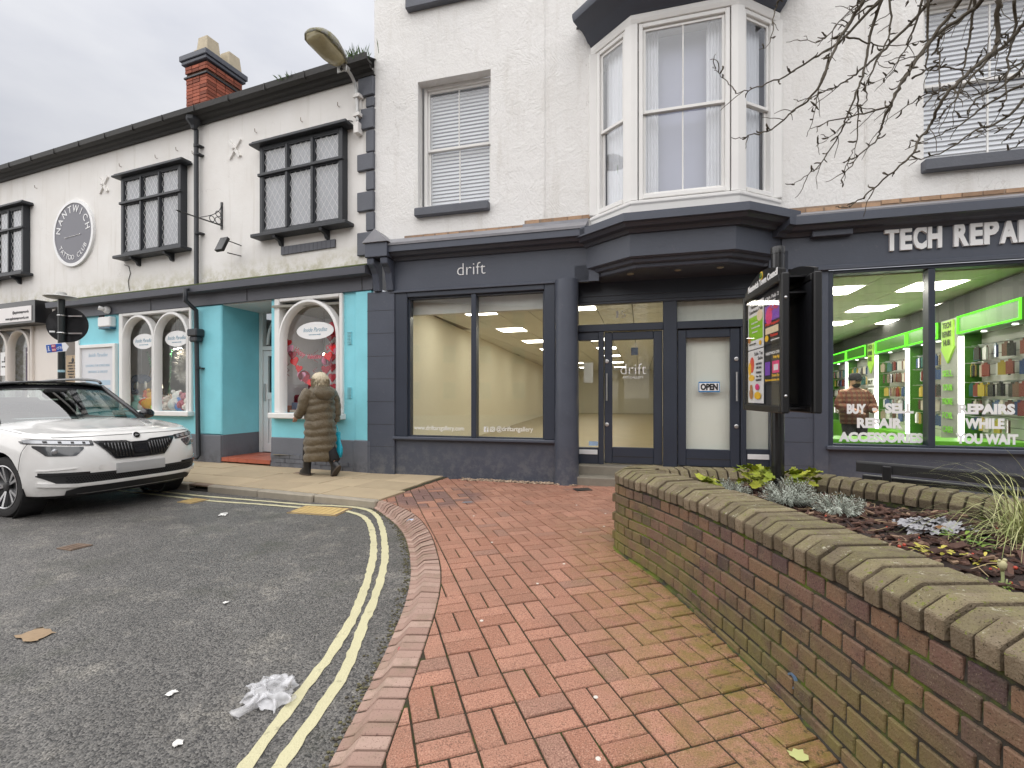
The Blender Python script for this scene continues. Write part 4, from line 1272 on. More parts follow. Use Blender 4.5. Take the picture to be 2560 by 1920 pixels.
# bay window
PB = [(3.52, 0), (4.07, -.45), (5.34, -.45), (5.90, 0)]
bay = MB().sweep(PB, [(-.2, 3.56), (.015, 3.56), (.03, 3.70), (.045, 3.72), (.045, 3.755), (-.01, 3.775), (-.2, 3.775)]).build('bay_window', M['white'], sb, bevel=.005)
MB().sweep(PB, [(-.14, 6.05), (.01, 6.05), (.025, 6.10), (.025, 6.16), (-.14, 6.16)]).build('bay_head', M['white'], bay, bevel=.005)
for i, (x, y) in enumerate(PB):
    if i in (1, 2):
        m = MB(); r = .085
        m.prism([(x - r, y + .12), (x - r * (1.0 if i == 1 else .9), y - .012 + (.05 if i == 1 else 0)), (x - (r * .2 if i == 1 else -r * .0) * 0, y - .014), (x + r * (.9 if i == 1 else 1.0), y - .012 + (0 if i == 1 else .05)), (x + r, y + .12)], 3.776, 6.049, 'z')
        m.build('corner_post', M['white'], bay)
MB().box(3.49, 3.60, -.06, .1, 3.777, 6.048).build('corner_post', M['white'], bay, bevel=.01)
MB().box(5.82, 5.93, -.06, .1, 3.777, 6.048).build('corner_post', M['white'], bay, bevel=.01)
for i in range(3):
    p, q = Vector(PB[i]), Vector(PB[i + 1])
    d = (q - p); ln = d.length; a = math.atan2(d.y, d.x)
    mt = Matrix.Translation((p.x, p.y, 0)) @ Matrix.Rotation(a, 4, 'Z')
    sash(.09, ln - .09, 3.78, 6.045, .0, mt, i == 1, 'bay_sash', sb, 'curtain' if i == 1 else 'sheer')
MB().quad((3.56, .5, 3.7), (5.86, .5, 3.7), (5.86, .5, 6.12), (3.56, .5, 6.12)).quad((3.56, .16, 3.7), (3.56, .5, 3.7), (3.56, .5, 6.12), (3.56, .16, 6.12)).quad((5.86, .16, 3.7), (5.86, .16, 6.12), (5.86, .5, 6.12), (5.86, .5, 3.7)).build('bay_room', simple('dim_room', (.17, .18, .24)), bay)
MB().add([(3.52, 0.1, 6.1), (4.07, -.4, 6.1), (5.34, -.4, 6.1), (5.9, .1, 6.1)], [(0, 1, 2, 3)]).build('bay_ceiling', M['white'], bay)
MB().sweep(PB, [(-.1, 6.165), (.03, 6.165), (.05, 6.19), (.09, 6.21), (.13, 6.26), (.19, 6.31), (.28, 6.34), (.36, 6.38), (.38, 6.43), (.38, 6.47), (-.1, 6.6)]).build('bay_cornice', M['navy'], bay, smooth=35)
rr = MB()
ring0 = [(3.30, 0), (3.92, -.83), (5.49, -.83), (6.12, 0)]
ring1 = [(3.62, 0), (4.2, -.28), (5.2, -.28), (5.8, 0)]
rr.loft([[(x, y, 6.475) for x, y in ring0], [(x, y, 6.505) for x, y in ring0], [(x, y, 6.95) for x, y in ring1]])
rr.build('bay_roof', M['slate'], bay)
# little lamp on the bay's left window board
lp = onwall(thing('table_lamp', 'pale green lamp shade behind the left bay window pane', 'lamp'), 2, (3.95, .02, 4.30))
MB().lathe([(.10, -.1), (.125, .06), (.12, .14), (.06, .17)], 16).build('shade', simple('pale_sage_shade', (.5, .55, .48), .7), lp, smooth=50)
MB().tube([(0, 0, -.5), (0, 0, -.05)], .012, 8).build('stem', M['dark'], lp)

# exposed brick line and lead flashing above the cornice
CP = [(.40, 0), (3.46, 0), (4.06, -.45), (5.34, -.45), (5.95, 0), (11.5, 0)]
MB().box(.6, 2.54, -.004, .02, 3.70, 3.762).box(2.541, 3.46, -.004, .02, 3.70, 3.82).build('mortar_strip', simple('old_mortar', (.30, .22, .16), .95, .4, 14), sb)
MB().box(5.97, 9.6, -.004, .02, 3.54, 3.648).build('mortar_strip', simple('old_mortar', (.30, .22, .16)), sb)
obm = MB().box(-.1, .1, -.012, .03, -.03, .03).mesh('exposed_brick', M['oldbrick'])
x = .72
while x < 3.45:
    hi = x > 2.55
    inst('exposed_brick', obm, sb, (x + .1, .0, 3.735 if not hi else 3.79), (0, 0, 0), (rnd.uniform(.7, 1), 1, .55 if not hi else .9))
    x += .205
x = 6.0
while x < 9.5:
    inst('exposed_brick', obm, sb, (x + .1, .0, 3.62 if x > 6.9 else 3.60), (0, 0, 0), (rnd.uniform(.85, 1), 1, .75))
    x += .205
MB().box(2.52, 3.47, -.03, .02, 3.64, 3.76).build('lead_upstand', M['lead'], sb)
m = MB().sweep([(.36, 0), (3.46, 0)], [(0, 3.66), (.24, 3.585), (.262, 3.55), (.266, 3.585), (.03, 3.72), (0, 3.72)])
m.build('lead_flashing', M['lead'], sb)
m = MB().sweep([(5.96, 0), (11.5, 0)], [(0, 3.53), (.22, 3.475), (.24, 3.44), (.245, 3.475), (.03, 3.57), (0, 3.57)])
m.build('lead_flashing', M['lead'], sb)
# cornice, fascia, bay soffit
prof = lambda dz: [(0, 3.36 + dz), (.06, 3.36 + dz), (.09, 3.40 + dz), (.17, 3.41 + dz), (.21, 3.445 + dz), (.25, 3.455 + dz), (.25, 3.555 + dz), (.1, 3.60 + dz), (0, 3.62 + dz)]
MB().sweep([(.36, 0), (3.46, 0), (3.6, -.105)], prof(0)).build('shop_cornice', M['navy'], sb)
MB().sweep([(3.46, 0), (4.06, -.45), (5.34, -.45), (5.95, 0)], prof(-.02)).build('bay_lower_cornice', M['navy'], sb)
MB().sweep([(5.8, -.11), (5.95, 0), (11.5, 0)], prof(-.10)).build('shop_cornice', M['navy'], sb)
MB().box(.37, 3.48, -.03, .08, 2.88, 3.50).build('fascia_board', M['navy'], sb)
MB().box(5.93, 11.5, -.03, .08, 2.865, 3.42).build('fascia_board', M['navy'], sb)
MB().box(.37, 3.3, -.06, -.031, 2.865, 2.90).build('fascia_bead', M['navy'], sb, bevel=.006)
MB().box(6.1, 11.5, -.06, -.031, 2.82, 2.875).build('fascia_bead', M['navy'], sb, bevel=.006)
MB().box(6.25, 6.69, -.12, -.03, 3.23, 3.34).build('fascia_block', M['navy'], sb, bevel=.004)
MB().sweep([(3.46, 0), (4.06, -.45), (5.30, -.45), (5.90, 0)], [(-.25, 3.03), (.0, 3.03), (.03, 3.05), (.03, 3.37), (-.25, 3.37)]).build('bay_fascia', M['navy'], sb)
m = MB().sweep([(3.50, 0), (4.08, -.43), (5.28, -.43), (5.86, 0)], [(-.2, 2.975), (-.05, 2.975), (-.02, 2.99), (.0, 3.029), (-.2, 3.029)])
m.sweep([(3.62, 0), (4.12, -.36), (5.24, -.36), (5.74, 0)], [(-.2, 2.915), (-.04, 2.915), (-.01, 2.935), (.0, 2.974), (-.2, 2.974)])
m.build('bay_soffit_moulding', M['navy'], sb)
MB().add([(3.6, .4, 2.918), (3.66, 0, 2.918), (4.13, -.33, 2.918), (5.23, -.33, 2.918), (5.70, 0, 2.918), (5.9, .4, 2.918)], [(0, 1, 2, 3, 4, 5)]).build('bay_soffit', M['navy'], sb)
for x, y in ((4.05, -.12), (4.66, -.16), (5.18, -.16)):
    o = MB().lathe([(.045, 2.917), (.045, 2.908), (.035, 2.906), (.03, 2.916)], 14, (x, y, 0)).build('downlight', simple('brass_rim', (.5, .45, .36), .4, metal=.7), sb)
MB().box(3.3, 6.0, .0, .5, 2.93, 3.3).build('recess_ceiling', M['navy'], sb)
MB().box(3.28, 3.62, -.03, .06, 2.87, 3.1).build('recess_return', M['navy'], sb)
MB().box(5.78, 6.0, -.03, .06, 2.82, 3.1).build('recess_return', M['navy'], sb)
# corner console
MB().box(.08, .46, -.3, .0, 3.38, 3.60).build('console_block', M['navy'], sb, bevel=.008)
MB().prism([(.05, 3.60), (.27, 3.80), (.49, 3.60)], -.33, 0.02).build('console_gable', M['lead'], sb)
for xx in (.10, .33):
    m = MB(); m.prism([(0, 3.37), (-.28, 3.37), (-.27, 3.28), (-.2, 3.24), (-.14, 3.16), (-.11, 3.02), (-.09, 2.9), (0, 2.9)], xx, xx + .12, 'x')
    m.build('console_scroll', M['navy'], sb, bevel=.01)
# shop window wall
MB().box(-.03, .45, -.05, .1, -.1, 2.9).build('corner_pilaster', M['navy'], sb, bevel=.008)
for z in (.45, .8, 1.16, 1.52, 1.88, 2.24, 2.6):
    MB().box(-.032, .452, -.0525, -.045, z, z + .004).build('pilaster_joint', M['dark'], sb)
MB().box(.45, 3.1, 0, .12, -.1, .57).build('stall_riser', M['navy'], sb, bevel=.004)
MB().box(.42, 3.0, -.07, .12, .571, .615).build('window_board', M['navy'], sb, bevel=.008)
fr_ = MB().box(.45, .66, -.03, .12, .616, 2.87).box(2.84, 3.0, -.03, .12, .616, 2.87).box(.66, 2.84, -.03, .12, 2.79, 2.87).box(1.715, 1.795, -.02, .12, .616, 2.79)
gw_ = fr_.build('gallery_window', M['navy_door'], sb, bevel=.008)
MB().box(.66, .69, .02, .12, .616, 2.79).box(2.81, 2.84, .02, .12, .616, 2.79).box(.69, 2.81, .02, .12, 2.765, 2.79).box(.69, 2.81, .02, .12, .616, .635).build('glazing_bead', M['navy_door'], gw_)
MB().box(.69, 1.715, .075, .081, .635, 2.765).build('pane', M['glass_gallery'], gw_)
MB().box(1.795, 2.81, .075, .081, .635, 2.765).build('pane', M['glass_gallery'], gw_)
t = MB(); text_fit(t, 'www.driftartgallery.com', .73, 1.57, .72, .068, .07, 0, .002); t.build('window_lettering', M['inkwhite'], gw_)
t = MB(); text_fit(t, '@driftartgallery', 2.09, 2.65, .725, .068, .07, 0, .002); t.build('window_lettering', M['inkwhite'], gw_)
m = MB().box(1.89, 1.96, .069, .071, .705, .785); m.build('social_icon', M['inkwhite'], gw_)
t = MB(); text(t, 'f', .1, 1.93, .708, .066, .002, .003); t.build('icon_glyph', simple('painted_gallery_glow', (.5, .46, .3), .7), gw_)  # solid letter; the lit gallery's glow is painted into its colour
m = MB()
def sq(c, z, r, y):
    n = 24; return [(c + math.copysign(abs(math.cos(a)) ** .5, math.cos(a)) * r, y, z + math.copysign(abs(math.sin(a)) ** .5, math.sin(a)) * r) for a in [2 * PI * i / n for i in range(n + 1)]]
m.tube(sq(2.025, .745, .034, .069), .005, 4, cap=False).tube([(2.025 + .016 * math.cos(a), .069, .745 + .016 * math.sin(a)) for a in [2 * PI * i / 14 for i in range(15)]], .004, 4, cap=False)
m.build('social_icon', M['inkwhite'], gw_)
t = MB(); text_fit(t, 'drift', 1.50, 1.95, 3.075, .185, -.035, -.004, .01); t.build('fascia_lettering', M['inkwhite'], sb)
# round column
m = MB(); rings = []
for i in range(25):
    z = -.1 + i * .125
    r = .163 + rnd.uniform(-.004, .004) + (.012 if z < .05 else 0) + (.006 if z < 1.08 else 0)
    rings.append([(3.165 + r * math.cos(a) + rnd.uniform(-.002, .002), -.02 + r * math.sin(a) + rnd.uniform(-.002, .002), z) for a in [2 * PI * k / 28 for k in range(28)]])
m.loft(rings); m.build('round_column', M['navy'], sb, smooth=50)
# entrance: steps, door screen, two doors
MB().box(3.26, 5.95, -.10, .4, -.1, .115).build('stone_step', M['stone'], sb, bevel=.015)
MB().box(3.30, 5.93, .12, .9, .1, .245).build('stone_step', M['stone'], sb, bevel=.012)
y = .35
S = MB()
S.box(3.2, 3.285, y - .02, y + .08, .245, 2.6).box(3.583, 3.66, y - .03, y + .08, .245, 2.2).box(4.495, 4.685, y - .03, y + .08, .245, 2.6).box(5.515, 5.583, y - .03, y + .08, .245, 2.2).box(5.875, 6.0, y - .03, y + .08, .245, 2.6)
S.box(3.285, 4.495, y - .04, y + .08, 2.2, 2.305).box(4.685, 5.875, y - .04, y + .08, 2.2, 2.305).box(3.2, 6.0, y - .03, y + .08, 2.6, 2.96)
S.box(3.285, 3.583, y - .01, y + .07, .245, .485).box(5.583, 5.875, y - .01, y + .07, .245, .52).box(3.285, 3.583, y - .01, y + .07, 2.075, 2.2).box(5.583, 5.875, y - .01, y + .07, 2.075, 2.2)
scr = S.build('door_screen', M['navy_door'], sb, bevel=.006)
MB().box(3.2, 6.0, y - .045, y - .031, 2.72, 2.735).box(3.2, 6.0, y - .045, y - .031, 2.64, 2.65).build('beam_bead', M['navy_door'], scr)
MB().box(3.285, 4.495, y + .02, y + .026, 2.305, 2.6).build('fanlight_pane', M['glass'], scr)
MB().box(4.685, 5.875, y + .02, y + .026, 2.305, 2.6).build('fanlight_pane', M['glass'], scr)
MB().box(3.285, 3.583, y + .02, y + .026, .485, 2.075).build('side_pane', M['glass'], scr)
MB().box(5.583, 5.875, y + .02, y + .026, .52, 2.075).build('side_pane', M['glass'], scr)
for x0, x1 in ((3.30, 3.57), (5.60, 5.87)):
    MB().box(x0, x1, y - .022, y - .011, .385, .455).build('letter_plate', M['whiteplastic'], scr, bevel=.003)
for c_, xa_, xb_2 in (('1', 3.84, 3.87), ('5', 3.91, 3.97)):
    t = MB(); text_fit(t, c_, xa_, xb_2, 2.395, .105, y + .012, -.002, .002); t.build('street_number', simple('grey_vinyl', (.35, .34, .32), .5), scr)
MB().box(3.44, 3.575, y + .012, y + .014, .51, .575).build('blue_sticker', simple('blue_white_sticker', (.45, .62, .85), .5, .3, 30), scr)
MB().box(3.36, 3.5, y + .04, y + .042, 1.45, 1.75).build('paper_notice', simple('cream_paper', (.72, .7, .6), .8), scr)
def gdoor(x0, x1, hx, name='glazed_door'):
    z0, z1 = .26, 2.19
    m = MB().box(x0, x0 + .115, y + .0, y + .06, z0, z1).box(x1 - .125, x1, y + .0, y + .06, z0, z1).box(x0 + .115, x1 - .125, y, y + .06, z0, .5).box(x0 + .115, x1 - .125, y, y + .06, 2.07, z1)
    d = m.build(name, M['navy_door'], sb, bevel=.008)
    MB().box(x0 + .115, x1 - .125, y - .004, y - .001, .36, .37).build('door_groove', M['dark'], d)
    MB().box(x0 + .115, x1 - .125, y + .03, y + .036, .5, 2.07).build('pane', M['glass'], d)
    m = MB().tube([(hx, y - .05, 1.18), (hx, y - .05, 1.58)], .013, 10)
    for z in (1.24, 1.52):
        m.tube([(hx, y - .05, z), (hx, y, z)], .008, 6)
    m.build('pull_handle', M['steel'], d, smooth=50)
    for z in (1.76, .83):
        MB().lathe([(.028, 0), (.028, -.014), (.02, -.018), (.001, -.018)], 14, (hx, y, z), 'y').build('door_lock', M['steel'], d)
    return d
d1 = gdoor(3.668, 4.488, 3.705)
d2 = gdoor(4.693, 5.508, 5.461)
t = MB(); text_fit(t, 'drift', 3.90, 4.265, 1.568, .155, y + .022, -.003, .002); t.build('door_lettering', M['inkwhite'], d1)
t = MB(); text_fit(t, 'ART GALLERY', 3.93, 4.225, 1.505, .036, y + .022, 0, .002); t.build('door_lettering', M['inkwhite'], d1)
m = MB().box(4.05, 4.15, y + .06, y + .064, 1.85, 1.96); hs = m.build('hanging_card', simple('slate_card', (.06, .075, .11), .6), d1)
MB().tube([(4.07, y + .062, 1.96), (4.1, y + .062, 2.07), (4.13, y + .062, 1.96)], .002, 4).build('string', M['inkwhite'], hs)
o = MB().box(4.975, 5.252, y + .018, y + .022, 1.305, 1.45).build('open_sign', simple('open_sign_blue', srgb(50, 130, 190), .5), d2)
MB().box(4.985, 5.242, y + .015, y + .0175, 1.322, 1.433).build('open_sign_face', M['inkwhite'], o)
t = MB(); text_fit(t, 'OPEN', 5.0, 5.227, 1.338, .08, y + .013, .006, .002); t.build('lettering', M['inkblack'], o)
# frosted panel wall right behind the right-hand door
FROST = simple('pale_partition', (.82, .82, .74), .6, .03)
MB().box(4.69, 5.95, y + .12, y + .14, .25, 2.9).build('partition', FROST, sb)
# block wall and pier between the shops, recess return
MB().box(5.93, 6.46, -.0, .5, -.1, 2.87).build('block_pier', M['navy'], sb, bevel=.004)
for z in (.36, .66, .97, 1.27, 1.57, 1.88, 2.18, 2.48):
    MB().box(5.931, 6.3, -.002, .002, z, z + .004).build('pier_joint', M['dark'], sb)
MB().box(6.3, 6.46, -.02, .0, -.1, 2.83).build('pier_strip', M['navy'], sb, bevel=.004)
# repair shop window
MB().box(6.46, 11.5, .0, .12, -.1, .58).build('stall_riser', M['navy'], sb)
MB().box(6.43, 11.5, -.07, .12, .581, .63).build('window_board', M['navy'], sb, bevel=.008)
fr_ = MB().box(6.46, 6.515, -.01, .12, .631, 2.82).box(7.515, 7.585, -.01, .12, .631, 2.775).box(8.62, 8.69, -.01, .12, .631, 2.775).box(9.72, 9.8, -.01, .12, .631, 2.775).box(6.515, 11.5, -.01, .12, 2.775, 2.82).box(6.515, 11.5, .0, .12, .631, .655)
tw = fr_.build('repair_shop_window', M['navy_door'], sb, bevel=.006)
for a, b in ((6.515, 7.515), (7.585, 8.62), (8.69, 9.72), (9.8, 11.5)):
    MB().box(a, b, .075, .081, .655, 2.775).build('pane', M['glass'], tw)
for s_, a, b, z, h in (('BUY', 6.69, 6.90, 1.035, .108), ('-', 6.965, 7.01, 1.045, .12), ('SELL', 7.10, 7.40, 1.045, .108), ('REPAIR', 6.80, 7.285, .86, .11), ('ACCESSORIES', 6.60, 7.495, .685, .105),
                       ('REPAIRS', 7.85, 8.40, 1.042, .108), ('WHILE', 7.915, 8.30, .872, .108), ('YOU WAIT', 7.825, 8.43, .69, .108)):
    t = MB(); text_fit(t, s_, a, b, z, h, .068, .0085, .002); t.build('window_lettering', M['inkwhite'], tw)
ltr = [('T', .15), ('E', .12), ('C', .135), ('H', .14), (' ', .095), ('R', .145), ('E', .12), ('P', .14), ('A', .16), ('I', .065), ('R', .145), ('S', .135)]
x = 7.045
for c_, w in ltr:
    if c_ != ' ':
        t = MB(); text_fit(t, c_, x, x + w, 3.022, .248, -.045, .017, .03); t.build('fascia_letter', M['inkwhite'], sb)
    x += w + .012

# ------------------------------------------------ gallery room behind the glass
CEIL = 2.76
rm = MB()
lw0, lw1 = (.5, .12), (-1.0, 22.0)          # left wall runs slightly off square
rm.quad((*lw0, .2), (*lw1, .2), (*lw1, CEIL), (*lw0, CEIL))
rm.quad((lw1[0], 22, .2), (4.9, 22, .2), (4.9, 22, CEIL), (lw1[0], 22, CEIL))
rm.quad((4.9, 22, .2), (4.9, .9, .2), (4.9, .9, CEIL), (4.9, 22, CEIL))
rm.build('gallery_wall', M['interiorwall'], sb)
MB().quad((-2, .12, .235), (3.15, .12, .235), (3.15, 22, .235), (-2, 22, .235)).quad((3.15, .44, .235), (5.95, .44, .235), (5.95, 22, .235), (3.15, 22, .235)).build('gallery_floor', simple('pale_timber_floor', (.40, .33, .2), .5, .15, 3), sb)
cl = MB().box(-2, 3.15, .12, 22, CEIL + .02, CEIL + .06).box(3.151, 5.95, .44, 22, CEIL + .02, CEIL + .06).build('gallery_ceiling', simple('ceiling_void', (.3, .29, .25), .8), sb)
tile = MB().box(-.291, .291, -.291, .291, 0, .012).mesh('ceiling_tile', simple('ceiling_tile', (.82, .82, .78), .9, .04, 5))
LIGHTS = {(3, 1), (3, 5), (3, 9), (6, 1), (6, 5), (6, 9), (6, 13), (3, 13), (3, 18), (6, 18), (3, 24), (6, 24), (3, 30), (6, 30)}
LM = glow('ceiling_panel_light', (1, .95, .83), 6.0)
for i in range(11):
    for j in range(36):
        x, yy = -.45 + i * .6, .75 + j * .6
        if x > 5.7 or x < .45 - (yy) * .085:
            continue
        if (i, j) in LIGHTS:
            o = onwall(MB().box(-.28, .28, -.28, .28, -.004, .01).build('ceiling_light', LM), 2, (x, yy, CEIL - .002))
            tag(o, 'lit gallery ceiling panel, %s from the shop window in the %s row' % ({1: 'first', 5: 'second', 9: 'third', 13: 'fourth', 18: 'fifth', 24: 'sixth', 30: 'seventh'}[j], 'left' if i == 3 else 'right'), 'light', 'gallery ceiling lights')
        else:
            inst('ceiling_tile', tile, cl, (x, yy, CEIL))
MB().box(.62, 2.98, .2, .32, 2.55, 2.80).build('blind_box', simple('white_blind_box', (.82, .82, .82), .7), sb)
o = onwall(MB().lathe([(.05, 0), (.05, -.03), (.03, -.045)], 12).build('smoke_alarm', M['whiteplastic']), 2, (2.75, 4.0, CEIL))
tag(o, 'white smoke alarm on the gallery ceiling', 'smoke alarm')
# ------------------------------------------------ repair shop room
tr = MB()
GREY = simple('slatwall_grey', (.50, .50, .46), .6, .05)
tr.quad((5.95, .12, .1), (5.95, 12, .1), (5.95, 12, 2.78), (5.95, .12, 2.78)).quad((5.95, 12, .1), (11.5, 12, .1), (11.5, 12, 2.78), (5.95, 12, 2.78)).quad((11.4, .12, .1), (11.4, 12, .1), (11.4, 12, 2.78), (11.4, .12, 2.78))
tr.build('repair_shop_wall', simple('pale_olive_wall', (.42, .43, .30), .8, .05), sb)
MB().quad((5.95, .12, .1), (11.4, .12, .1), (11.4, 12, .1), (5.95, 12, .1)).build('repair_shop_floor', simple('vinyl_floor', (.25, .25, .23), .4, .1), sb)
cl2 = MB().box(5.95, 11.4, .12, 12, 2.80, 2.84).build('repair_shop_ceiling', simple('ceiling_void', (.3, .29, .25), .8), sb)
tile2 = MB().box(-.293, .293, -.293, .293, 0, .012).mesh('ceiling_tile', simple('olive_ceiling_tile', (.72, .70, .58), .9, .04, 5))
LM2 = glow('repair_shop_panel_light', (1, .96, .86), 10.0)
LIT2 = {(1, 1), (3, 1), (5, 1), (1, 4), (3, 4), (5, 4), (1, 7), (3, 7), (1, 10), (3, 10), (5, 7)}
for i in range(9):
    for j in range(19):
        x, yy = 6.3 + i * .6, .55 + j * .6
        if (i, j) in LIT2:
            o = onwall(MB().box(-.28, .28, -.28, .28, -.004, .01).build('ceiling_light', LM2), 2, (x, yy, 2.782))
            tag(o, 'lit repair shop ceiling panel, %s from the window in the %s row' % (('first', 'second', 'third', 'fourth')[(j - 1) // 3], {1: 'left', 3: 'middle', 5: 'right'}[i]), 'light', 'repair shop ceiling lights')
        else:
            inst('ceiling_tile', tile2, cl2, (x, yy, 2.785))
GREEN = simple('lime_green_board', (.16, .52, .02), .35, .05)
MB().box(6.47, 11.4, .14, .75, .60, .70).build('window_bed', GREEN, sb)
# ---------------------------------------------------------------- phone shop display wall
du = thing('display_wall_unit', 'lime green lit display wall with white light strips in the repair shop', 'display unit', (6.28, 5.92, 0), R(248.85))
MB().box(-9.6, .5, .0, .1, .1, 2.12).build('slatwall', GREY, du)
m = MB()
for z in [.7 + .14 * i for i in range(10)]:
    m.box(-9.6, .5, -.002, .01, z, z + .008)
tag(m.build('slat_grooves', simple('groove', (.12, .12, .11), .8), du), kind='stuff')
GLOWG = glow('lime_led', (.12, 1.0, .03), 1.0)
LED = glow('white_led', (1, .98, .92), 3.0)
bays = [(-9.6, -8.25), (-8.25, -6.58), (-6.58, -5.04), (-4.45, -2.81), (-2.81, -1.58), (-1.03, .5)]
for a, b in bays:
    hb = MB().box(a + .02, b - .02, -.22, .0, 2.13, 2.40).build('header_box', simple('header_green', (.055, .20, .012), .3, .1), du, bevel=.005)
    m = MB()
    for z in (2.145, 2.375):
        m.box(a + .03, b - .03, -.235, -.221, z, z + .018)
    m.box(a + .03, a + .055, -.235, -.221, 2.164, 2.374).box(b - .055, b - .03, -.235, -.221, 2.164, 2.374)
    m.build('green_light_line', GLOWG, hb)
    for x in (a + (b - a) * .3, a + (b - a) * .75):
        MB().lathe([(.03, 2.129), (.03, 2.122), (.001, 2.12)], 10, (x, -.11, 0)).build('spot_light', LED, hb)
for x in (-8.25, -6.58, -4.40, -2.81, -.93):
    MB().box(x - .03, x + .03, -.23, -.19, .3, 2.1).build('light_strip', LED, du)
    MB().box(x - .05, x + .05, -.19, 0, .1, 2.129).build('strip_backing', simple('header_green', (.055, .20, .012)), du)
MB().box(-9.6, .5, -.3, -.0, .1, .58).build('plinth_board', GREEN, du)
MB().box(-9.6, .6, -.04, .1, 2.41, 2.75).build('dark_bulkhead', simple('dark_bulkhead', (.05, .05, .045), .7), du)
INKG = simple('dark_olive_print', (.05, .07, .02), .6)
for a, b, words, kind in ((-5.02, -4.48, ['BUY', 'SELL', 'REPAIR', 'ACCESSORY'], 0), (-1.56, -1.05, ['SELL', 'YOUR', 'PHONE', 'FOR', 'CASH'], 1)):
    c = (a + b) / 2
    pl = MB().box(a, b, -.2, -.0, .2, 2.40).build('poster_pillar', simple('pillar_grey', (.30, .31, .28), .5, .2, 3), du)
    ar = MB().prism([(c - .17, 2.38), (c - .17, 1.98), (c - .21, 1.98), (c, 1.74), (c + .21, 1.98), (c + .17, 1.98), (c + .17, 2.38)], -.225, -.201)
    o = ar.build('green_arrow', simple('yellow_green', (.33, .6, .06), .5), pl)
    for i, s_ in enumerate(('TECH', 'REPAIRS', 'HUB')):
        t = MB(); text_fit(t, s_, c - .13 + .03 * (i == 2), c + .13 - .03 * (i == 2), 2.27 - .13 * i, .085, -.23, .003, .002); t.build('lettering', INKG, o)
    for i, s_ in enumerate(words):
        z = 1.52 - .20 * i if kind == 0 else 1.56 - .21 * i
        if kind == 0:
            MB().box(c - .17, c + .17, -.215, -.2, z - .05, z + .11).build('word_patch', M['inkwhite'], pl, bevel=.01)
        t = MB(); text_fit(t, s_, c - .15, c + .15, z - .015, .09, -.22, .002, .006)
        t.build('lettering', INKG if kind == 0 else simple('bright_green_print', (.22, .6, .05), .5), pl)
# hanging phone cases
k = Nodes('phone_case')
rv = k.n('ShaderNodeObjectInfo').outputs['Random']
crp = k.n('ShaderNodeValToRGB', {0: rv})
crp.color_ramp.interpolation = 'CONSTANT'
cols = [(.02, .02, .025), (.30, .24, .18), (.06, .10, .22), (.55, .5, .42), (.22, .05, .04), (.03, .03, .03), (.45, .33, .06), (.16, .08, .06), (.6, .6, .58), (.05, .14, .13)]
el = crp.color_ramp.elements
while len(el) < len(cols):
    el.new(.5)
for i, c in enumerate(cols):
    el[i].position = i / len(cols); el[i].color = (*c, 1)
k.bsdf(crp.outputs[0], .2, None, **{'Coat Weight': .6})
case_me = MB().box(-.04, .04, -.012, .012, -.085, .075).box(-.018, .018, -.004, .004, .075, .1).mesh('phone_case', k.m)
DM = du.matrix_basis
nc = 0
for bi_, (a, b) in enumerate(bays[1:]):
    rows_ = (1.83, 1.60, 1.33, 1.10, .86)
    for ri_, z in enumerate(rows_):
        x = a + .16
        while x < b - .14 and nc < 290:
            if rnd.random() < .86:
                o = bpy.data.objects.new('phone_case', case_me); C.objects.link(o)
                o.matrix_world = Matrix.Translation((6.28, 5.92, 0)) @ Matrix.Rotation(R(248.85), 4, 'Z') @ Matrix.Translation((x, -.06 - rnd.random() * .1, z + rnd.uniform(-.01, .01))) @ Matrix.Rotation(rnd.uniform(-.5, .9), 4, 'Z')
                tag(o, 'packaged phone case in the %s row of the %s lit display bay' % (('top', 'second', 'middle', 'fourth', 'bottom')[ri_], ('farthest', 'second farthest', 'central', 'second nearest', 'nearest')[bi_]), 'phone case', 'phone cases hanging in the repair shop')
                nc += 1
            x += rnd.uniform(.075, .12)
m = MB()
for a, b in bays[1:]:
    for z in (1.93, 1.70, 1.43, 1.20, .96):
        x = a + .2
        while x < b - .12:
            m.tube([(x, 0, z), (x, -.2, z + .01)], .004, 4)
            x += .16
tag(m.build('hook_rails', M['steel'], du), kind='stuff')

# ---------------------------------------------------------------- people
def skin_body(name, mat, joints, edges, parent=None, root=0, sub=2):
    """continuous body grown round a skeleton"""
    me = bpy.data.meshes.new(name)
    me.from_pydata([j[:3] for j in joints], edges, [])
    o = bpy.data.objects.new(name, me); C.objects.link(o)
    o.modifiers.new('skin', 'SKIN').use_smooth_shade = True
    sv = me.skin_vertices[0].data
    for i, j in enumerate(joints):
        r = j[3]
        sv[i].radius = r if isinstance(r, tuple) else (r, r)
        sv[i].use_root = (i == root)
    s_ = o.modifiers.new('sub', 'SUBSURF'); s_.levels = sub; s_.render_levels = sub
    me.materials.append(mat)
    dg = bpy.context.evaluated_depsgraph_get()
    nm = bpy.data.meshes.new_from_object(o.evaluated_get(dg))
    bpy.data.objects.remove(o)
    nm.name = name
    if not nm.materials:
        nm.materials.append(mat)
    nm.polygons.foreach_set('use_smooth', [True] * len(nm.polygons))
    b = bpy.data.objects.new(name, nm); C.objects.link(b)
    if parent is not None:
        b.parent = parent
    return b
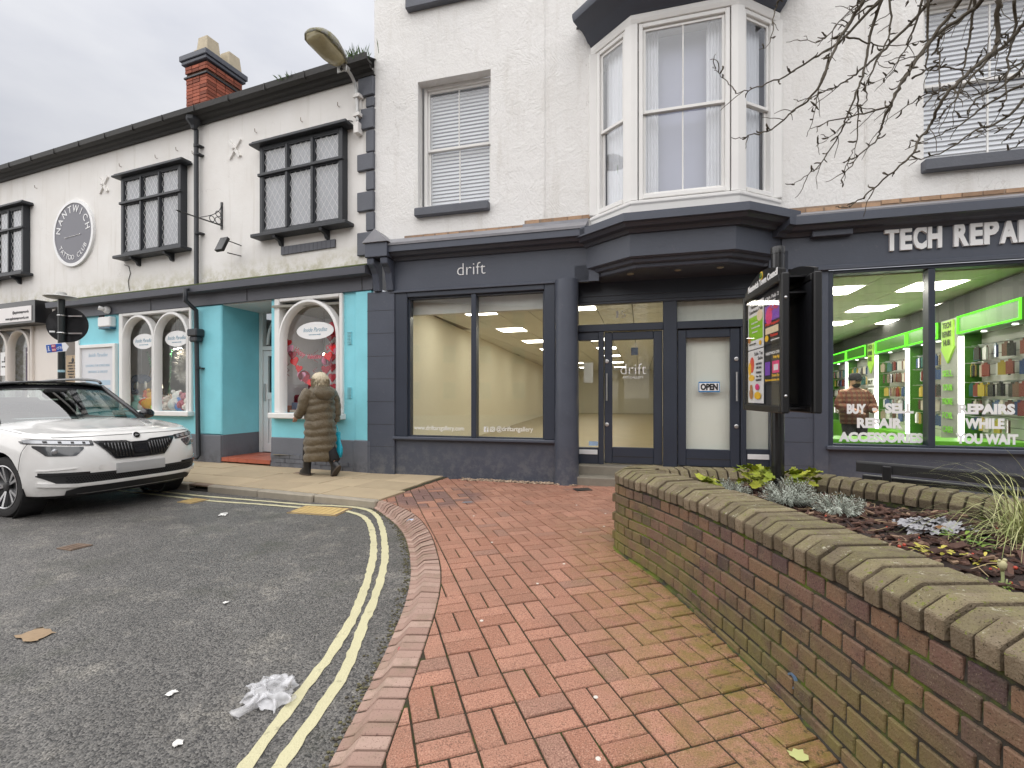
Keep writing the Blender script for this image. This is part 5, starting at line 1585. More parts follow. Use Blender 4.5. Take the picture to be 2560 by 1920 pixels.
def person_joints(sh, el_l, ha_l, el_r, ha_r, kn_l, an_l, to_l, kn_r, an_r, to_r, hz=.92, lean=0.0, H=1.6):
    """joints: x forward, y left, z up"""
    k_ = H / 1.6
    J = []; E_ = []
    def j(x, y, z, r, p=None):
        J.append((x * k_, y * k_, z * k_, r if isinstance(r, tuple) else r * k_))
        if p is not None:
            E_.append((p, len(J) - 1))
        return len(J) - 1
    pel = j(0, 0, .84, .12)
    sp_ = j(lean * .4, 0, 1.02, .115, pel)
    cht = j(lean * .8, 0, 1.22, .13, sp_)
    nk = j(lean, 0, 1.36, .055, cht)
    hd = j(lean + .02, 0, 1.44, .07, nk)
    h2 = j(lean + .03, 0, 1.52, .085, hd)
    h3 = j(lean + .02, 0, 1.57, .055, h2)
    j(lean + .13, 0, 1.475, .014, hd)             # nose
    for y_, e, h in ((1, el_l, ha_l), (-1, el_r, ha_r)):
        s_ = j(lean * .8, .165 * y_, 1.29, .062, cht)
        ee = j(*e, .045, s_); w = j(*h, .03, ee)
        d = (Vector(h) - Vector(e)).normalized()
        side = Vector((0, 0, 1)).cross(d)
        side = side.normalized() if side.length > .1 else Vector((0, 1, 0))
        pc = Vector(h) + d * .05
        pm = j(*pc, .032, w)
        for q, (o_, l_) in enumerate(((-.025, .055), (-.009, .068), (.009, .072), (.025, .062))):
            a_ = pc + d * .035 + side * o_
            f1 = j(*a_, .009, pm)
            j(*(a_ + d * l_ * .8 + Vector((0, 0, -.012))), .008, f1)
        th = Vector(h) + d * .025 + side * .04
        f1 = j(*th, .010, w); j(*(th + d * .045 + side * .01), .009, f1)
    for y_, kn, an, to in ((1, kn_l, an_l, to_l), (-1, kn_r, an_r, to_r)):
        hp = j(0, .09 * y_, .80, .095, pel)
        kk = j(*kn, .06, hp); aa = j(*an, .042, kk); j(*to, .035, aa)
    return J, E_
SKIN = simple('skin', srgb(205, 160, 138), .55, .05)
TROUS = simple('black_trousers', (.015, .015, .018), .8, .2)
# woman walking past the turquoise shop
wo = thing('person', 'person with white hair in a long olive padded coat walking past the heart window', 'person', (-2.97, 7.42, .02), R(143))
J_, E_ = person_joints(1.29, (.06, .24, 1.06), (.24, .23, .93), (-.03, -.26, 1.03), (.02, -.27, .80), (.16, .09, .48), (.20, .09, .13), (.33, .10, .05), (-.10, -.09, .46), (-.30, -.09, .19), (-.24, -.09, .06), H=1.58)
body = skin_body('body', SKIN, J_, E_, wo)
# trousers / boots
for y_, pts in ((1, [(0, .09, .78), (.16, .09, .48), (.20, .09, .22)]), (-1, [(0, -.09, .78), (-.10, -.09, .46), (-.28, -.09, .24)])):
    MB().tube(pts, [.11, .085, .07], 12).build('trouser_leg', TROUS, wo, smooth=True)
BOOT = simple('black_leather_boot', (.014, .014, .016), .35, .2)
def boot(ax, ay, az, pitch):
    mt = Matrix.Translation((ax, ay, az)) @ Matrix.Rotation(pitch, 4, 'Y')
    m = MB(); rings = []
    for z, x0, x1, w in ((.34, -.07, .07, .065), (.2, -.065, .065, .058), (.1, -.07, .08, .052), (.06, -.075, .15, .052), (.03, -.08, .2, .05), (.0, -.08, .21, .05)):
        rings.append([(x0 + (x1 - x0) * (.5 + .5 * math.cos(a)), w * math.sin(a), z - .0) for a in [2 * PI * i / 16 for i in range(16)]])
    m.loft(rings[::-1]); m.xf(mt); b_ = m.build('boot', BOOT, wo, smooth=60)
    m = MB().loft([[(x0 + (x1 - x0) * (.5 + .5 * math.cos(a)), .054 * math.sin(a), z) for a in [2 * PI * i / 16 for i in range(16)]] for z, x0, x1 in ((-.022, -.083, .213), (.0, -.083, .213))])
    m.xf(mt); m.build('sole', simple('brown_rubber_sole', (.07, .055, .045), .7), b_)
boot(.20, .09, .025, 0)
boot(-.33, -.09, .13, R(48))
k = Nodes('olive_padded_coat')
cc_ = k.mix(k.noise(9, 5, .65), srgb(112, 98, 74), srgb(84, 74, 56))
k.bsdf(cc_, .5, k.bump(k.math('ADD', k.noise(26, 4, .65), k.math('MULTIPLY', k.noise(9, 3), 1.5)), .55, .03), **{'Sheen Weight': .2})
COAT = k.m
SEAMS = [0, .14, .25, .385, .49, .625, .74, .86, .955, 1.1, 1.3]
def puff(z, period=.125):
    for a, b in zip(SEAMS, SEAMS[1:]):
        if z <= b:
            return .024 * abs(math.sin(PI * (z - a) / (b - a))) ** .6
    return 0
coat = MB(); rings = []
prof = [(.235, .235, .215, .0), (.45, .24, .22, -.01), (.7, .236, .205, -.01), (.9, .23, .19, 0), (1.08, .232, .185, .0), (1.22, .226, .168, -.01), (1.31, .205, .145, -.01), (1.37, .15, .115, -.005), (1.41, .09, .09, .01)]
zz = .235
def prof_at(z):
    for a, b in zip(prof, prof[1:]):
        if z <= b[0]:
            t = (z - a[0]) / (b[0] - a[0]); return [a[i] + (b[i] - a[i]) * t for i in range(1, 4)]
    return prof[-1][1:]
for i in range(64):
    z = .235 + i * (1.41 - .235) / 63
    w, d, xo = prof_at(z)
    pf = puff(z - .235) if z < 1.3 else 0
    rg = []
    for q in range(40):
        a = 2 * PI * q / 40
        wr_ = .016 * mnoise.noise(Vector((math.cos(a) * 2.2, math.sin(a) * 2.2, z * 9))) + .007 * mnoise.noise(Vector((math.cos(a) * 6, math.sin(a) * 6, z * 16)))
        pz = puff(z - .235 + .03 * mnoise.noise(Vector((math.cos(a) * 1.4, math.sin(a) * 1.4, 5.0)))) if z < 1.3 else 0
        rg.append((xo + (d + pz - .02 + wr_) * math.cos(a), (w + pz - .02 + wr_) * math.sin(a), z + .008 * math.sin(3 * a + 4 * z)))
    rings.append(rg)
coat.loft(rings); coat.build('coat', COAT, wo, smooth=True)
def sleeve(pts, rad, par=wo):
    P = along(cr([Vector(p) for p in pts], 10), .012)
    rr_ = []
    for i, p in enumerate(P):
        t = i / (len(P) - 1)
        r = rad[0] + (rad[1] - rad[0]) * t
        rr_.append(r + .010 * abs(math.sin(i * .012 / .105 * PI)) ** .6)
    return MB().tube(P, rr_, 14).build('coat_sleeve', COAT, par, smooth=True)
sleeve([(0, .165, 1.30), (.02, .235, 1.2), (.06, .25, 1.04), (.22, .23, .93)], (.085, .06))
sleeve([(0, -.165, 1.30), (-.01, -.235, 1.2), (-.03, -.262, 1.02), (.0, -.268, .82)], (.085, .058))
hd = MB(); rings = []
for i in range(9):
    t = i / 8
    z = 1.19 + .2 * t
    w = .19 * math.sin(PI * (.16 + .7 * t)) ** .7
    rings.append([(-.10 - .045 * math.sin(PI * t) + .09 * math.cos(a) * (.9 if t < .8 else .75), w * math.sin(a), z + .03 * math.cos(a)) for a in [2 * PI * q / 20 for q in range(20)]])
hd.loft(rings); hd.build('hood', COAT, wo, smooth=True)
# bobbed white hair
hair = MB(); rings = []
for i in range(13):
    t = i / 12
    z = 1.34 + .265 * t
    r = .108 * (1 - max(0, (t - .45) / .55) ** 2.4) ** .5 + .012 * math.sin(PI * t)
    if t < .2: r *= .86 + .14 * t / .2
    rings.append([(.0 + (r * 1.08 + rnd.uniform(-.004, .004)) * math.cos(a) - .01, (r + .006 * math.sin(7 * a) + rnd.uniform(-.003, .003)) * math.sin(a), z + rnd.uniform(-.006, .006)) for a in [R(62) + R(236) * q / 29 for q in range(30)]] )
hair.loft(rings, closed=False, cap=False)
for q in range(1100):
    a = R(64) + R(232) * rnd.random(); t = rnd.uniform(.05, .9)
    r0, z0 = .1, 1.36 + .2 * t
    p = Vector((.108 * math.cos(a) - .01, .106 * math.sin(a), z0))
    d = Vector((rnd.uniform(-.015, .015), rnd.uniform(-.015, .015), -rnd.uniform(.05, .1)))
    s_ = Vector((-math.sin(a), math.cos(a), 0)) * .004
    hair.add([p - s_, p + s_, p + d + Vector((math.cos(a), math.sin(a), 0)) * .012], [(0, 1, 2)])
hr = hair.build('hair', simple('pale_blond_hair', srgb(206, 194, 168), .6, .35, 40, bump=.4, bs=90), wo, smooth=True)
sm = hr.modifiers.new('solid', 'SOLIDIFY'); sm.thickness = .012
m = MB(); m.ball((.105, .032, 1.475), .011, 8, 5).ball((.105, -.032, 1.475), .011, 8, 5)
m.build('eyes', M['inkblack'], body)
MB().box(.098, .112, -.02, .02, 1.425, 1.432).build('mouth', simple('lips', srgb(150, 80, 76), .5), body)
# turquoise carrier bag in her hand
bag = thing('carrier_bag', 'turquoise plastic carrier bag hanging from the person\'s hand', 'bag', (-2.97, 7.42, .02), R(143))
m = MB(); rings = []
for i in range(9):
    t = i / 8
    z = .26 + .40 * t
    w = .10 - .035 * t + .02 * math.sin(6 * t); d = .05 - .025 * t
    rings.append([(-.02 + (w + .012 * math.sin(5 * a + 7 * t)) * math.cos(a) - .05 * t * (1 - t), -.29 + (d + .008 * math.sin(3 * a + 9 * t)) * math.sin(a), z) for a in [2 * PI * q / 16 for q in range(16)]])
BAG = simple('turquoise_plastic', srgb(40, 178, 205), .3, .25, 14, bump=.5, bs=20, bd=.02)
m.loft(rings); m.build('bag_body', BAG, bag, smooth=True)
MB().tube(cr([(-.07, -.28, .62), (-.03, -.275, .74), (.02, -.27, .76), (.04, -.28, .63)], 6), .008, 6).build('bag_handle', BAG, bag)
# man in a checked shirt inside the repair shop
mn = thing('person', 'person in a brown checked shirt and dark cap standing inside the repair shop', 'person', (5.56, 7.8, .1), R(-95))
J_, E_ = person_joints(1.29, (.05, .27, 1.06), (.24, .18, 1.0), (.05, -.27, 1.06), (.26, -.12, .98), (.03, .1, .46), (0, .1, .08), (.13, .11, .04), (.03, -.1, .46), (0, -.1, .08), (.13, -.11, .04), H=1.5)
bd2 = skin_body('body', SKIN, J_, E_, mn)
k = Nodes('checked_shirt')
sx = k.n('ShaderNodeTexCoord').outputs['Object']
wv = lambda d, s_: k.n('ShaderNodeTexWave', {'Vector': sx, 'Scale': s_, 'Distortion': .0}, wave_type='BANDS', bands_direction=d).outputs['Fac']
c0 = k.mix(k.ramp(wv('Z', 4.2), .55, .62), srgb(92, 58, 42), srgb(130, 100, 76))
c0 = k.mix(k.math('MULTIPLY', k.ramp(wv('Y', 4.6), .55, .62), .6), c0, srgb(112, 46, 36))
k.bsdf(c0, .8)
sh = MB(); rings = []
for z, w, d in ((.70, .205, .15), (.85, .21, .15), (1.0, .215, .15), (1.12, .215, .145), (1.2, .20, .125), (1.25, .13, .09), (1.28, .07, .07)):
    rings.append([(d * math.cos(a), w * math.sin(a), z) for a in [2 * PI * q / 20 for q in range(20)]])
sh.loft(rings); sh.build('shirt', k.m, mn, smooth=True)
for y_ in (1, -1):
    MB().tube(cr([(0, .15 * y_, 1.2), (.03, .225 * y_, 1.1), (.05, .252 * y_, .99), (.2, .16 * y_, .94)], 5), .07, 12).build('sleeve', k.m, mn, smooth=True)
    MB().tube([(0, .085 * y_, .76), (.03, .095 * y_, .43), (0, .095 * y_, .06)], [.105, .08, .07], 12).build('trouser_leg', TROUS, mn, smooth=True)
    MB().ball((.05, .1 * y_, .035), .05, 12, 8, (2.2, 1, .8)).build('shoe', BOOT, mn, smooth=True)
MB().lathe([(.092, 1.40), (.096, 1.44), (.085, 1.49), (.05, 1.52), (.001, 1.525)], 18, (.02, 0, 0)).box(.08, .18, -.06, .06, 1.405, 1.415).build('cap', TROUS, mn, smooth=40)
m = MB().ball((.108, .03, 1.395), .01, 8, 5).ball((.108, -.03, 1.395), .01, 8, 5); m.build('eyes', M['inkblack'], bd2)
MB().ball((.05, 0, 1.33), .06, 12, 8, (1, 1, .8)).build('beard', simple('dark_beard', (.03, .02, .015), .9), mn, smooth=True)

# ---------------------------------------------------------------- gift shop window displays
def tin(name, label, cat, x, y, z, rz=0, group=None):
    o = thing(name, label, cat, group=group)
    kk = 1.44 if (x < -3 or 'tinsel' in name) else .985     # the window is seen from the right: goods stand where the slanting view meets them
    x -= kk * y; rz += 0
    o.matrix_world = Matrix.Translation((JX, JY, 0)) @ Matrix.Rotation(-A1, 4, 'Z') @ Matrix.Translation((x, y, z)) @ Matrix.Rotation(rz, 4, 'Z')
    return o
def heart(r, t=.008):
    pts = []
    for i in range(28):
        a = 2 * PI * i / 28
        pts.append((r * math.sin(a) ** 3, r * (13 * math.cos(a) - 5 * math.cos(2 * a) - 2 * math.cos(3 * a) - math.cos(4 * a)) / 16))
    return MB().prism(pts, -t, t)
HR = simple('red_felt', srgb(222, 12, 30), .8, .1); HD = simple('crimson_felt', srgb(150, 8, 40), .8, .1); HP = simple('pink_felt', srgb(240, 165, 195), .8, .05)
gh = tin('heart_garland', 'long drooping string of red and pink felt hearts in the arched window', 'garland', 0, .17, 0)
gp = [(-1.80, 2.32), (-1.72, 2.22), (-1.68, 2.1), (-1.62, 2.0), (-1.57, 1.88), (-1.47, 1.75), (-1.41, 1.62), (-1.32, 1.57), (-1.20, 1.51), (-1.08, 1.54), (-.96, 1.60), (-.88, 1.72), (-.82, 1.95), (-.72, 2.08), (-.65, 2.2)]
MB().tube([(a, 0, b) for a, b in gp], .003, 4).build('string', M['inkwhite'], gh)
for i, (a, b) in enumerate(gp[1:-1]):
    h_ = heart(.092 if i % 4 else .075).xf(Matrix.Translation((a, -.01, b - .02)) @ Matrix.Rotation(rnd.uniform(-.3, .3), 4, 'Y'))
    h_.build('felt_heart', (HR, HP, HD, HR)[i % 4], gh)
g2 = tin('lettered_garland', 'short rose-coloured word bunting hanging below the oval window sign', 'garland', 0, .19, 0)
MB().tube(cr([(-1.62, 0, 2.14), (-1.4, 0, 1.99), (-1.15, 0, 1.95), (-.9, 0, 2.05), (-.75, 0, 2.18)], 6), .003, 4).build('string', M['inkwhite'], g2)
t = MB(); text(t, 'Happy', .13, -1.48, 1.99, 0, .006, .002, .8, shear=.3); t.xf(Matrix.Translation((-1.48, 0, 2.0)) @ Matrix.Rotation(R(28), 4, 'Y') @ Matrix.Translation((1.48, 0, -2.0))); t.build('lettering', simple('rose_card', srgb(205, 70, 95), .6), g2)
t = MB(); text(t, "Valentine's", .12, -1.12, 1.90, 0, .006, .002, .7, shear=.3); t.build('lettering', simple('rose_card', srgb(205, 70, 95), .6), g2)
t = MB(); text(t, 'Day', .12, -.8, 2.06, 0, .006, .002, .75, shear=.3); t.xf(Matrix.Translation((-.8, 0, 2.06)) @ Matrix.Rotation(R(-30), 4, 'Y') @ Matrix.Translation((.8, 0, -2.06))); t.build('lettering', simple('rose_card', srgb(205, 70, 95), .6), g2)
m = MB()
for x0, z0 in ((-1.75, 1.83), (-1.12, 1.75), (-1.1, 2.05)):
    m.tube([(x0 + .04 * math.cos(i * .7), .02 * math.sin(i * .7), z0 - i * .012) for i in range(20)], .004, 4)
m.build('paper_spiral', HD, g2)
for x, z, r, mt_, lab in ((-.88, 1.86, .085, HP, 'pink paper honeycomb ball beside the lit bulb in the arched window'), (-.62, 2.02, .09, HP, 'pink paper honeycomb ball at the right edge of the arched window'), (-1.38, 1.6, .1, HD, 'dark red honeycomb heart ball low on the garland')):
    m = MB(); n = 20
    for i in range(n):
        a = PI * i / n
        m.add([(r * math.cos(a) * math.sin(b), r * math.sin(a) * math.sin(b), r * math.cos(b)) for b in [2 * PI * q / 18 for q in range(18)]], [tuple(range(18))])
    o = m.build('paper_ball', mt_); o.matrix_world = Matrix.Translation((JX, JY, 0)) @ Matrix.Rotation(-A1, 4, 'Z') @ Matrix.Translation((x - .2, .22, z)); tag(o, lab, 'paper ball')
pn = tin('hanging_banner', 'white hanging banner covered with large red hearts at the window\'s right side', 'banner', -.62, .4, 0)
MB().box(-.18, .16, 0, .01, .96, 2.3).build('panel_sheet', simple('white_sheet', (.62, .6, .62), .8), pn)
for i in range(7):
    for j in range(2):
        z = 2.12 - i * .18 + (.09 if j else 0)
        heart(.085).xf(Matrix.Translation((-.09 + j * .17, -.012, z)) @ Matrix.Rotation(rnd.uniform(-.2, .2), 4, 'Y')).build('red_heart', simple('rose_heart', srgb(196, 60, 76), .7), pn)
for i, (x, z) in enumerate(((-.70, 2.45), (-.78, 2.3), (-.60, 2.3))):
    o = heart(.11).build('paper_heart', simple('rose_heart', srgb(196, 60, 76), .7)); o.matrix_world = Matrix.Translation((JX, JY, 0)) @ Matrix.Rotation(-A1, 4, 'Z') @ Matrix.Translation((x - .25, .25, z))
    tag(o, ('topmost', 'left lower', 'right lower')[i] + ' of three translucent red hearts at the arch\'s right', 'paper heart')
o = tin('bulb', 'small lit bulb hanging in the arched heart window', 'light', -.90, .5, 2.0)
MB().ball((0, 0, 0), .025, 10, 7).build('bulb_glass', glow('warm_bulb', (1, .72, .35), 18), o)
MB().tube([(0, 0, .02), (0, 0, .9)], .004, 5).build('flex', M['inkblack'], o)
ac = tin('armchair', 'small crimson velvet armchair in the arched window display', 'armchair', -1.2, .75, .935, R(15))
CR = simple('crimson_velvet', srgb(120, 14, 38), .85, .2, 12)
MB().box(-.2, .25, -.2, .2, .1, .26).build('seat', CR, ac, bevel=.04)
MB().box(-.17, .25, .12, .22, .2, .56).build('backrest', CR, ac, bevel=.05)
for x in (-.24, .22):
    MB().box(x, x + .1, -.22, .2, .05, .34).build('armrest', CR, ac, bevel=.04)
for x in (-.2, .24):
    for y_ in (-.16, .16):
        MB().tube([(x, y_, 0), (x, y_, .1)], .015, 6).build('leg', M['dark'], ac)
for i, (x, y_, r, h, c, lab) in enumerate(((-1.72, .33, .06, .14, srgb(190, 120, 90), 'copper coloured box in the left corner of the heart window'), (-1.52, .4, .07, .2, srgb(130, 140, 165), 'grey-blue gift box beside the crimson armchair'), (-1.62, .28, .05, .07, srgb(215, 205, 190), 'small cream box in front of the copper box'), (-.66, .35, .06, .16, srgb(170, 150, 70), 'golden trinket box at the right of the heart window'))):
    o = tin('gift_box', lab, 'box', x, y_, .932, rnd.random())
    MB().box(-r, r, -r, r, 0, h).build('box_body', simple('gift_%d' % i, c, .5), o, bevel=.006)
    MB().box(-r - .004, r + .004, -.012, .012, 0, h + .003).build('ribbon', HR, o)
o = heart(.06, .02).build('felt_heart_ornament', HR); o.matrix_world = Matrix.Translation((JX, JY, 0)) @ Matrix.Rotation(-A1, 4, 'Z') @ Matrix.Translation((-1.66, .24, .99)); tag(o, 'red felt heart lying at the front of the window shelf', 'ornament')
# left window: tent, lamp, wreath, soft things
tp = tin('play_tent', 'cream fabric teepee in the left arched window', 'tent', -5.42, 1.15, .935)
MB().lathe([(.42, 0), (.02, .98)], 10).build('canvas', simple('cream_canvas', (.68, .62, .52), .9, .1, 5), tp, smooth=40)
m = MB()
for i in range(4):
    a = i * PI / 2 + .4
    m.tube([(.42 * math.cos(a), .42 * math.sin(a), 0), (-.04 * math.cos(a), -.04 * math.sin(a), 1.12)], .012, 6)
m.build('poles', simple('pine_pole', (.5, .35, .2), .7), tp)
o = tin('table_lamp', 'small lit table lamp with blue base in the left shop window', 'lamp', -5.12, .55, 1.28)
MB().lathe([(.075, .14), (.06, .27)], 14).build('lamp_shade', glow('lit_shade', (1, .86, .6), 1.3), o, smooth=50)
MB().lathe([(.07, 0), (.075, .05), (.03, .1), (.012, .15)], 14).build('lamp_base', simple('blue_white_pot', (.2, .32, .6), .3), o, smooth=50)
o = tin('side_table', 'small cream tray table in the left shop window', 'table', -5.35, .55, .935)
MB().box(-.36, .33, -.16, .16, .31, .34).build('table_top', M['cream'], o)
for x in (-.33, .3):
    for y_ in (-.13, .13):
        MB().box(x - .015, x + .015, y_ - .015, y_ + .015, 0, .31).build('leg', M['cream'], o)
wr = tin('feather_wreath', 'large white feather wreath hanging in the right arch of the window', 'wreath', -4.28, .5, 1.88)
m = MB()
for i in range(900):
    a = rnd.random() * 2 * PI; b = rnd.random() * 2 * PI
    c = Vector((.20 * math.cos(a), 0, .27 * math.sin(a)))
    d = Vector((math.cos(a) * math.cos(b), math.sin(b) * .8, math.sin(a) * math.cos(b)))
    p = c + d * .07; q = c + d * rnd.uniform(.12, .16) + Vector((rnd.uniform(-.03, .03), 0, rnd.uniform(-.03, .03)))
    s_ = Vector((rnd.uniform(-.015, .015), rnd.uniform(-.015, .015), rnd.uniform(-.015, .015)))
    m.add([c + d * .02 - s_, c + d * .02 + s_, q], [(0, 1, 2)])
m.build('feathers', simple('white_feather', (.72, .69, .64), .9, .1), wr)
for (x0, z0, x1, z1, lab) in ((-5.45, 2.18, -5.13, 1.45, 'slanting green tinsel garland in the left arch'), (-4.70, 2.2, -4.78, 1.25, 'upright green tinsel garland in the right arch')):
    o = tin('tinsel_garland', lab, 'garland', 0, .3, 0)
    m = MB()
    for i in range(420):
        t = rnd.random(); c = Vector((x0 + (x1 - x0) * t, 0, z0 + (z1 - z0) * t))
        d = Vector((rnd.gauss(0, 1), rnd.gauss(0, 1), rnd.gauss(0, 1))).normalized() * rnd.uniform(.03, .06)
        s_ = d.cross(Vector((.3, .5, .7))).normalized() * .004
        m.add([c - s_, c + s_, c + d], [(0, 1, 2)])
    m.build('tinsel', simple('green_tinsel', srgb(90, 185, 120), .25, .4, 40, metal=.4), o)
cols = [srgb(235, 110, 60), srgb(215, 160, 60), srgb(170, 215, 90), srgb(150, 205, 195), srgb(240, 225, 215), srgb(225, 160, 165), srgb(240, 238, 232), srgb(120, 160, 215), srgb(245, 215, 190), srgb(190, 120, 130)]
nm_ = ['orange', 'mustard', 'lime green', 'mint', 'cream', 'rose', 'white', 'sky blue', 'peach', 'plum']
for x, z in ((-4.58, 2.28), (-4.46, 2.3)):
    o = tin('spot_lamp', 'small lit spot lamp near the top of the right arch, %s of two' % ('left' if x < -4.5 else 'right'), 'light', x, .35, z)
    MB().lathe([(.03, 0), (.045, -.07)], 12).build('lamp_body', M['inkwhite'], o)
    MB().lathe([(.001, -.071), (.04, -.071)], 12).build('lamp_face', glow('spot_face', (1, .9, .75), 30), o)
    MB().tube([(0, 0, 0), (.0, 0, .6)], .004, 5).build('flex', M['inkblack'], o)
toys = [(-5.8, .3, .09, 3), (-5.62, .35, .08, 6), (-5.5, .42, .12, 0), (-5.28, .4, .13, 1), (-5.18, .3, .07, 2), (-5.05, .35, .08, 5), (-4.8, .32, .09, 4), (-4.68, .45, .1, 8), (-4.55, .35, .12, 6), (-4.43, .32, .08, 7), (-4.3, .38, .11, 9), (-4.2, .3, .08, 4)]
for i, (x, y_, r, c) in enumerate(toys):
    r *= 1.35
    o = tin('soft_toy', '%s soft toy %s in the double arched window' % (nm_[c], ('at the far left', 'second from the left', 'round as a pumpkin', 'leaning on the tray table', 'by the middle mullion on the floor', 'behind the middle mullion', 'left of the right arch', 'under the green tinsel', 'below the white wreath', 'in front of the wreath', 'beside the right frame', 'against the right frame')[i]), 'soft toy', x, y_, .932, rnd.random() * 6)
    mt_ = simple('plush_%d' % c, cols[c], .95, .2, 25, bump=.5, bs=150)
    MB().ball((0, 0, r * .9), r, 12, 8, (1, .9, .9)).build('toy_body', mt_, o, smooth=True)
    MB().ball((0, -r * .2, r * 2.0), r * .62, 10, 7).ball((-r * .45, 0, r * 2.5), r * .25, 8, 5).ball((r * .45, 0, r * 2.5), r * .25, 8, 5).build('toy_head', mt_, o, smooth=True)
    for sx_ in (-1, 1):
        MB().ball((sx_ * r * .22, -r * .75, r * 2.1), r * .07, 6, 4).build('eye', M['inkblack'], o)
        MB().ball((sx_ * r * .8, -r * .45, r * .9), r * .3, 8, 5, (1, 1, 1.4)).build('arm', mt_, o, smooth=True)
sy = tin('stork_toy', 'dark blue plush whale shape with white fins hanging in the left arch', 'soft toy', -5.68, .5, 1.62, .3)
MB().ball((0, 0, 0), .17, 14, 9, (1.3, .6, .62)).build('toy_body', simple('navy_plush', srgb(52, 74, 108), .95, .2, 20), sy, smooth=True)
MB().ball((.14, -.05, -.13), .06, 8, 6, (.5, .4, 1.5)).ball((-.02, -.08, -.14), .05, 8, 6, (.5, .4, 1.7)).build('fin', M['inkwhite'], sy, smooth=True)
MB().tube(cr([(-.15, 0, 0), (-.24, 0, -.14), (-.2, 0, -.28), (-.08, 0, -.26)], 5), [.05] * 15 + [.02], 8).build('tail', simple('navy_plush', srgb(52, 74, 108)), sy, smooth=True)
MB().tube([(0, 0, .1), (0, 0, 1.3)], .003, 4).build('hanging_thread', M['inkwhite'], sy)
# ---------------------------------------------------------------- parked car
car = thing('parked_car', 'white compact SUV with black roof and grille parked at the kerb', 'car', (-5.22, 6.03, ROAD), R(-21))
k = Nodes('white_car_paint')
zc_ = k.n('ShaderNodeSeparateXYZ', {0: k.pos}).outputs[2]
gr_ = k.math('MULTIPLY', k.math('MULTIPLY', k.ramp(zc_, .55, .1), k.ramp(k.noise(5, 5, .7), .35, .65)), .45)
WHITE = k.bsdf(k.mix(gr_, (.80, .79, .77, 1), (.36, .32, .27, 1)), .25, None, **{'Coat Weight': 1.0, 'Coat Roughness': .04})
GLOSSK = simple('gloss_black_trim', (.010, .010, .012), .18, .05, coat=.6)
MATTK = simple('matt_black_trim', (.018, .018, .019), .5, .1)
LV = [(.21, .80, .70), (.25, .855, .80), (.34, .885, .845), (.48, .893, .862), (.60, .897, .855), (.70, .894, .835), (.79, .888, .80), (.86, .872, .755), (.895, .83, .70)]
XC, NX = .10, 3.2
def lvl(z):
    for a, b in zip(LV, LV[1:]):
        if z <= b[0]:
            t = max(0, (z - a[0]) / (b[0] - a[0])); return a[1] + (b[1] - a[1]) * t, a[2] + (b[2] - a[2]) * t
    return LV[-1][1], LV[-1][2]
def Xs(y, z):
    w, xf = lvl(z)
    q = min(.995, abs(y) / w)
    return XC + (xf - XC) * (1 - q ** NX) ** (1 / NX)
def half(w, xf, xr=-3.38):
    pts = []
    for i in range(15):
        f = PI / 2 * i / 14
        pts.append((XC + (xf - XC) * max(0, math.cos(f)) ** (2 / NX), w * math.sin(f) ** (2 / NX)))
    n = 22
    for i in range(1, n + 1):
        pts.append((XC + (-2.95 - XC) * i / n, w))
    for i in range(1, 9):
        f = PI / 2 * i / 8
        pts.append((-2.95 + (xr + 2.95) * math.sin(f) ** (2 / 3.0), w * max(0, math.cos(f)) ** (2 / 3.0)))
    return pts
def zrise(x, zf, lift):
    t = min(1, max(0, (.70 - x) / 1.05)); t = t * t * (3 - 2 * t)
    t2 = min(1, max(0, (-.35 - x) / 2.6))
    return zf + lift * (t * .75 + t2 * .55)
lifts = [0, 0, 0, 0, 0, .01, .06, .115, .125]
rings = []
for (z, w, xf), lf in zip(LV, lifts):
    h = half(w, xf, -3.38 + (.1 if z > .8 else 0))
    ring = [(x, y, zrise(x, z, lf)) for x, y in h]
    rings.append(ring + [(x, -y, zz_) for x, y, zz_ in ring[-2:0:-1]])
top = [(x, y, zrise(x, LV[-1][0], lifts[-1])) for x, y in half(LV[-1][1], LV[-1][2], -3.28)]
for sy_, dx, dz in ((.93, .035, .010), (.80, .08, .022), (.70, .10, .024), (.66, .105, .034), (.4, .12, .046)):
    ring = [(x - (dx if x > .2 else dx * max(0, (x + .35) / .55)) , y * sy_, z + dz) for x, y, z in top]
    rings.append(ring + [(x, -y, z) for x, y, z in ring[-2:0:-1]])
m = MB(); n = len(rings[0]); mm = len(rings)
m.v = [p for r in rings for p in r]
m.f = [(i * n + k, i * n + (k + 1) % n, (i + 1) * n + (k + 1) % n, (i + 1) * n + k) for i in range(mm - 1) for k in range(n)]
hn = n // 2; o_ = (mm - 1) * n
m.f += [(o_ + i, o_ + i + 1, o_ + (n - i - 1) % n, o_ + (n - i) % n) for i in range(0, hn) if i + 1 <= n - i - 1]
m.f = [f for f in m.f if len(set(f)) >= 3]
m.f = [tuple(dict.fromkeys(f)) for f in m.f]
m.f.append(tuple(range(n - 1, -1, -1)))
m.t = [.5] * len(m.f)
body = m.build('car_body', WHITE, car)
bm = bmesh.new(); bm.from_mesh(body.data)
bmesh.ops.remove_doubles(bm, verts=bm.verts, dist=.0005); bmesh.ops.recalc_face_normals(bm, faces=bm.faces)
bm.to_mesh(body.data); bm.free()
cut = MB()
for x in (0, -2.65):
    for s_ in (-1, 1):
        cut.lathe([(.375, .62 * s_), (.375, 1.1 * s_)], 40, (x, 0, .335), 'y')
co = cut.build('cut', None)
bo = body.modifiers.new('b', 'BOOLEAN'); bo.object = co; bo.solver = 'EXACT'
body.parent = None
dg = bpy.context.evaluated_depsgraph_get()
nm = bpy.data.meshes.new_from_object(body.evaluated_get(dg))
body.modifiers.clear(); body.data = nm; body.parent = car
bpy.data.objects.remove(co)
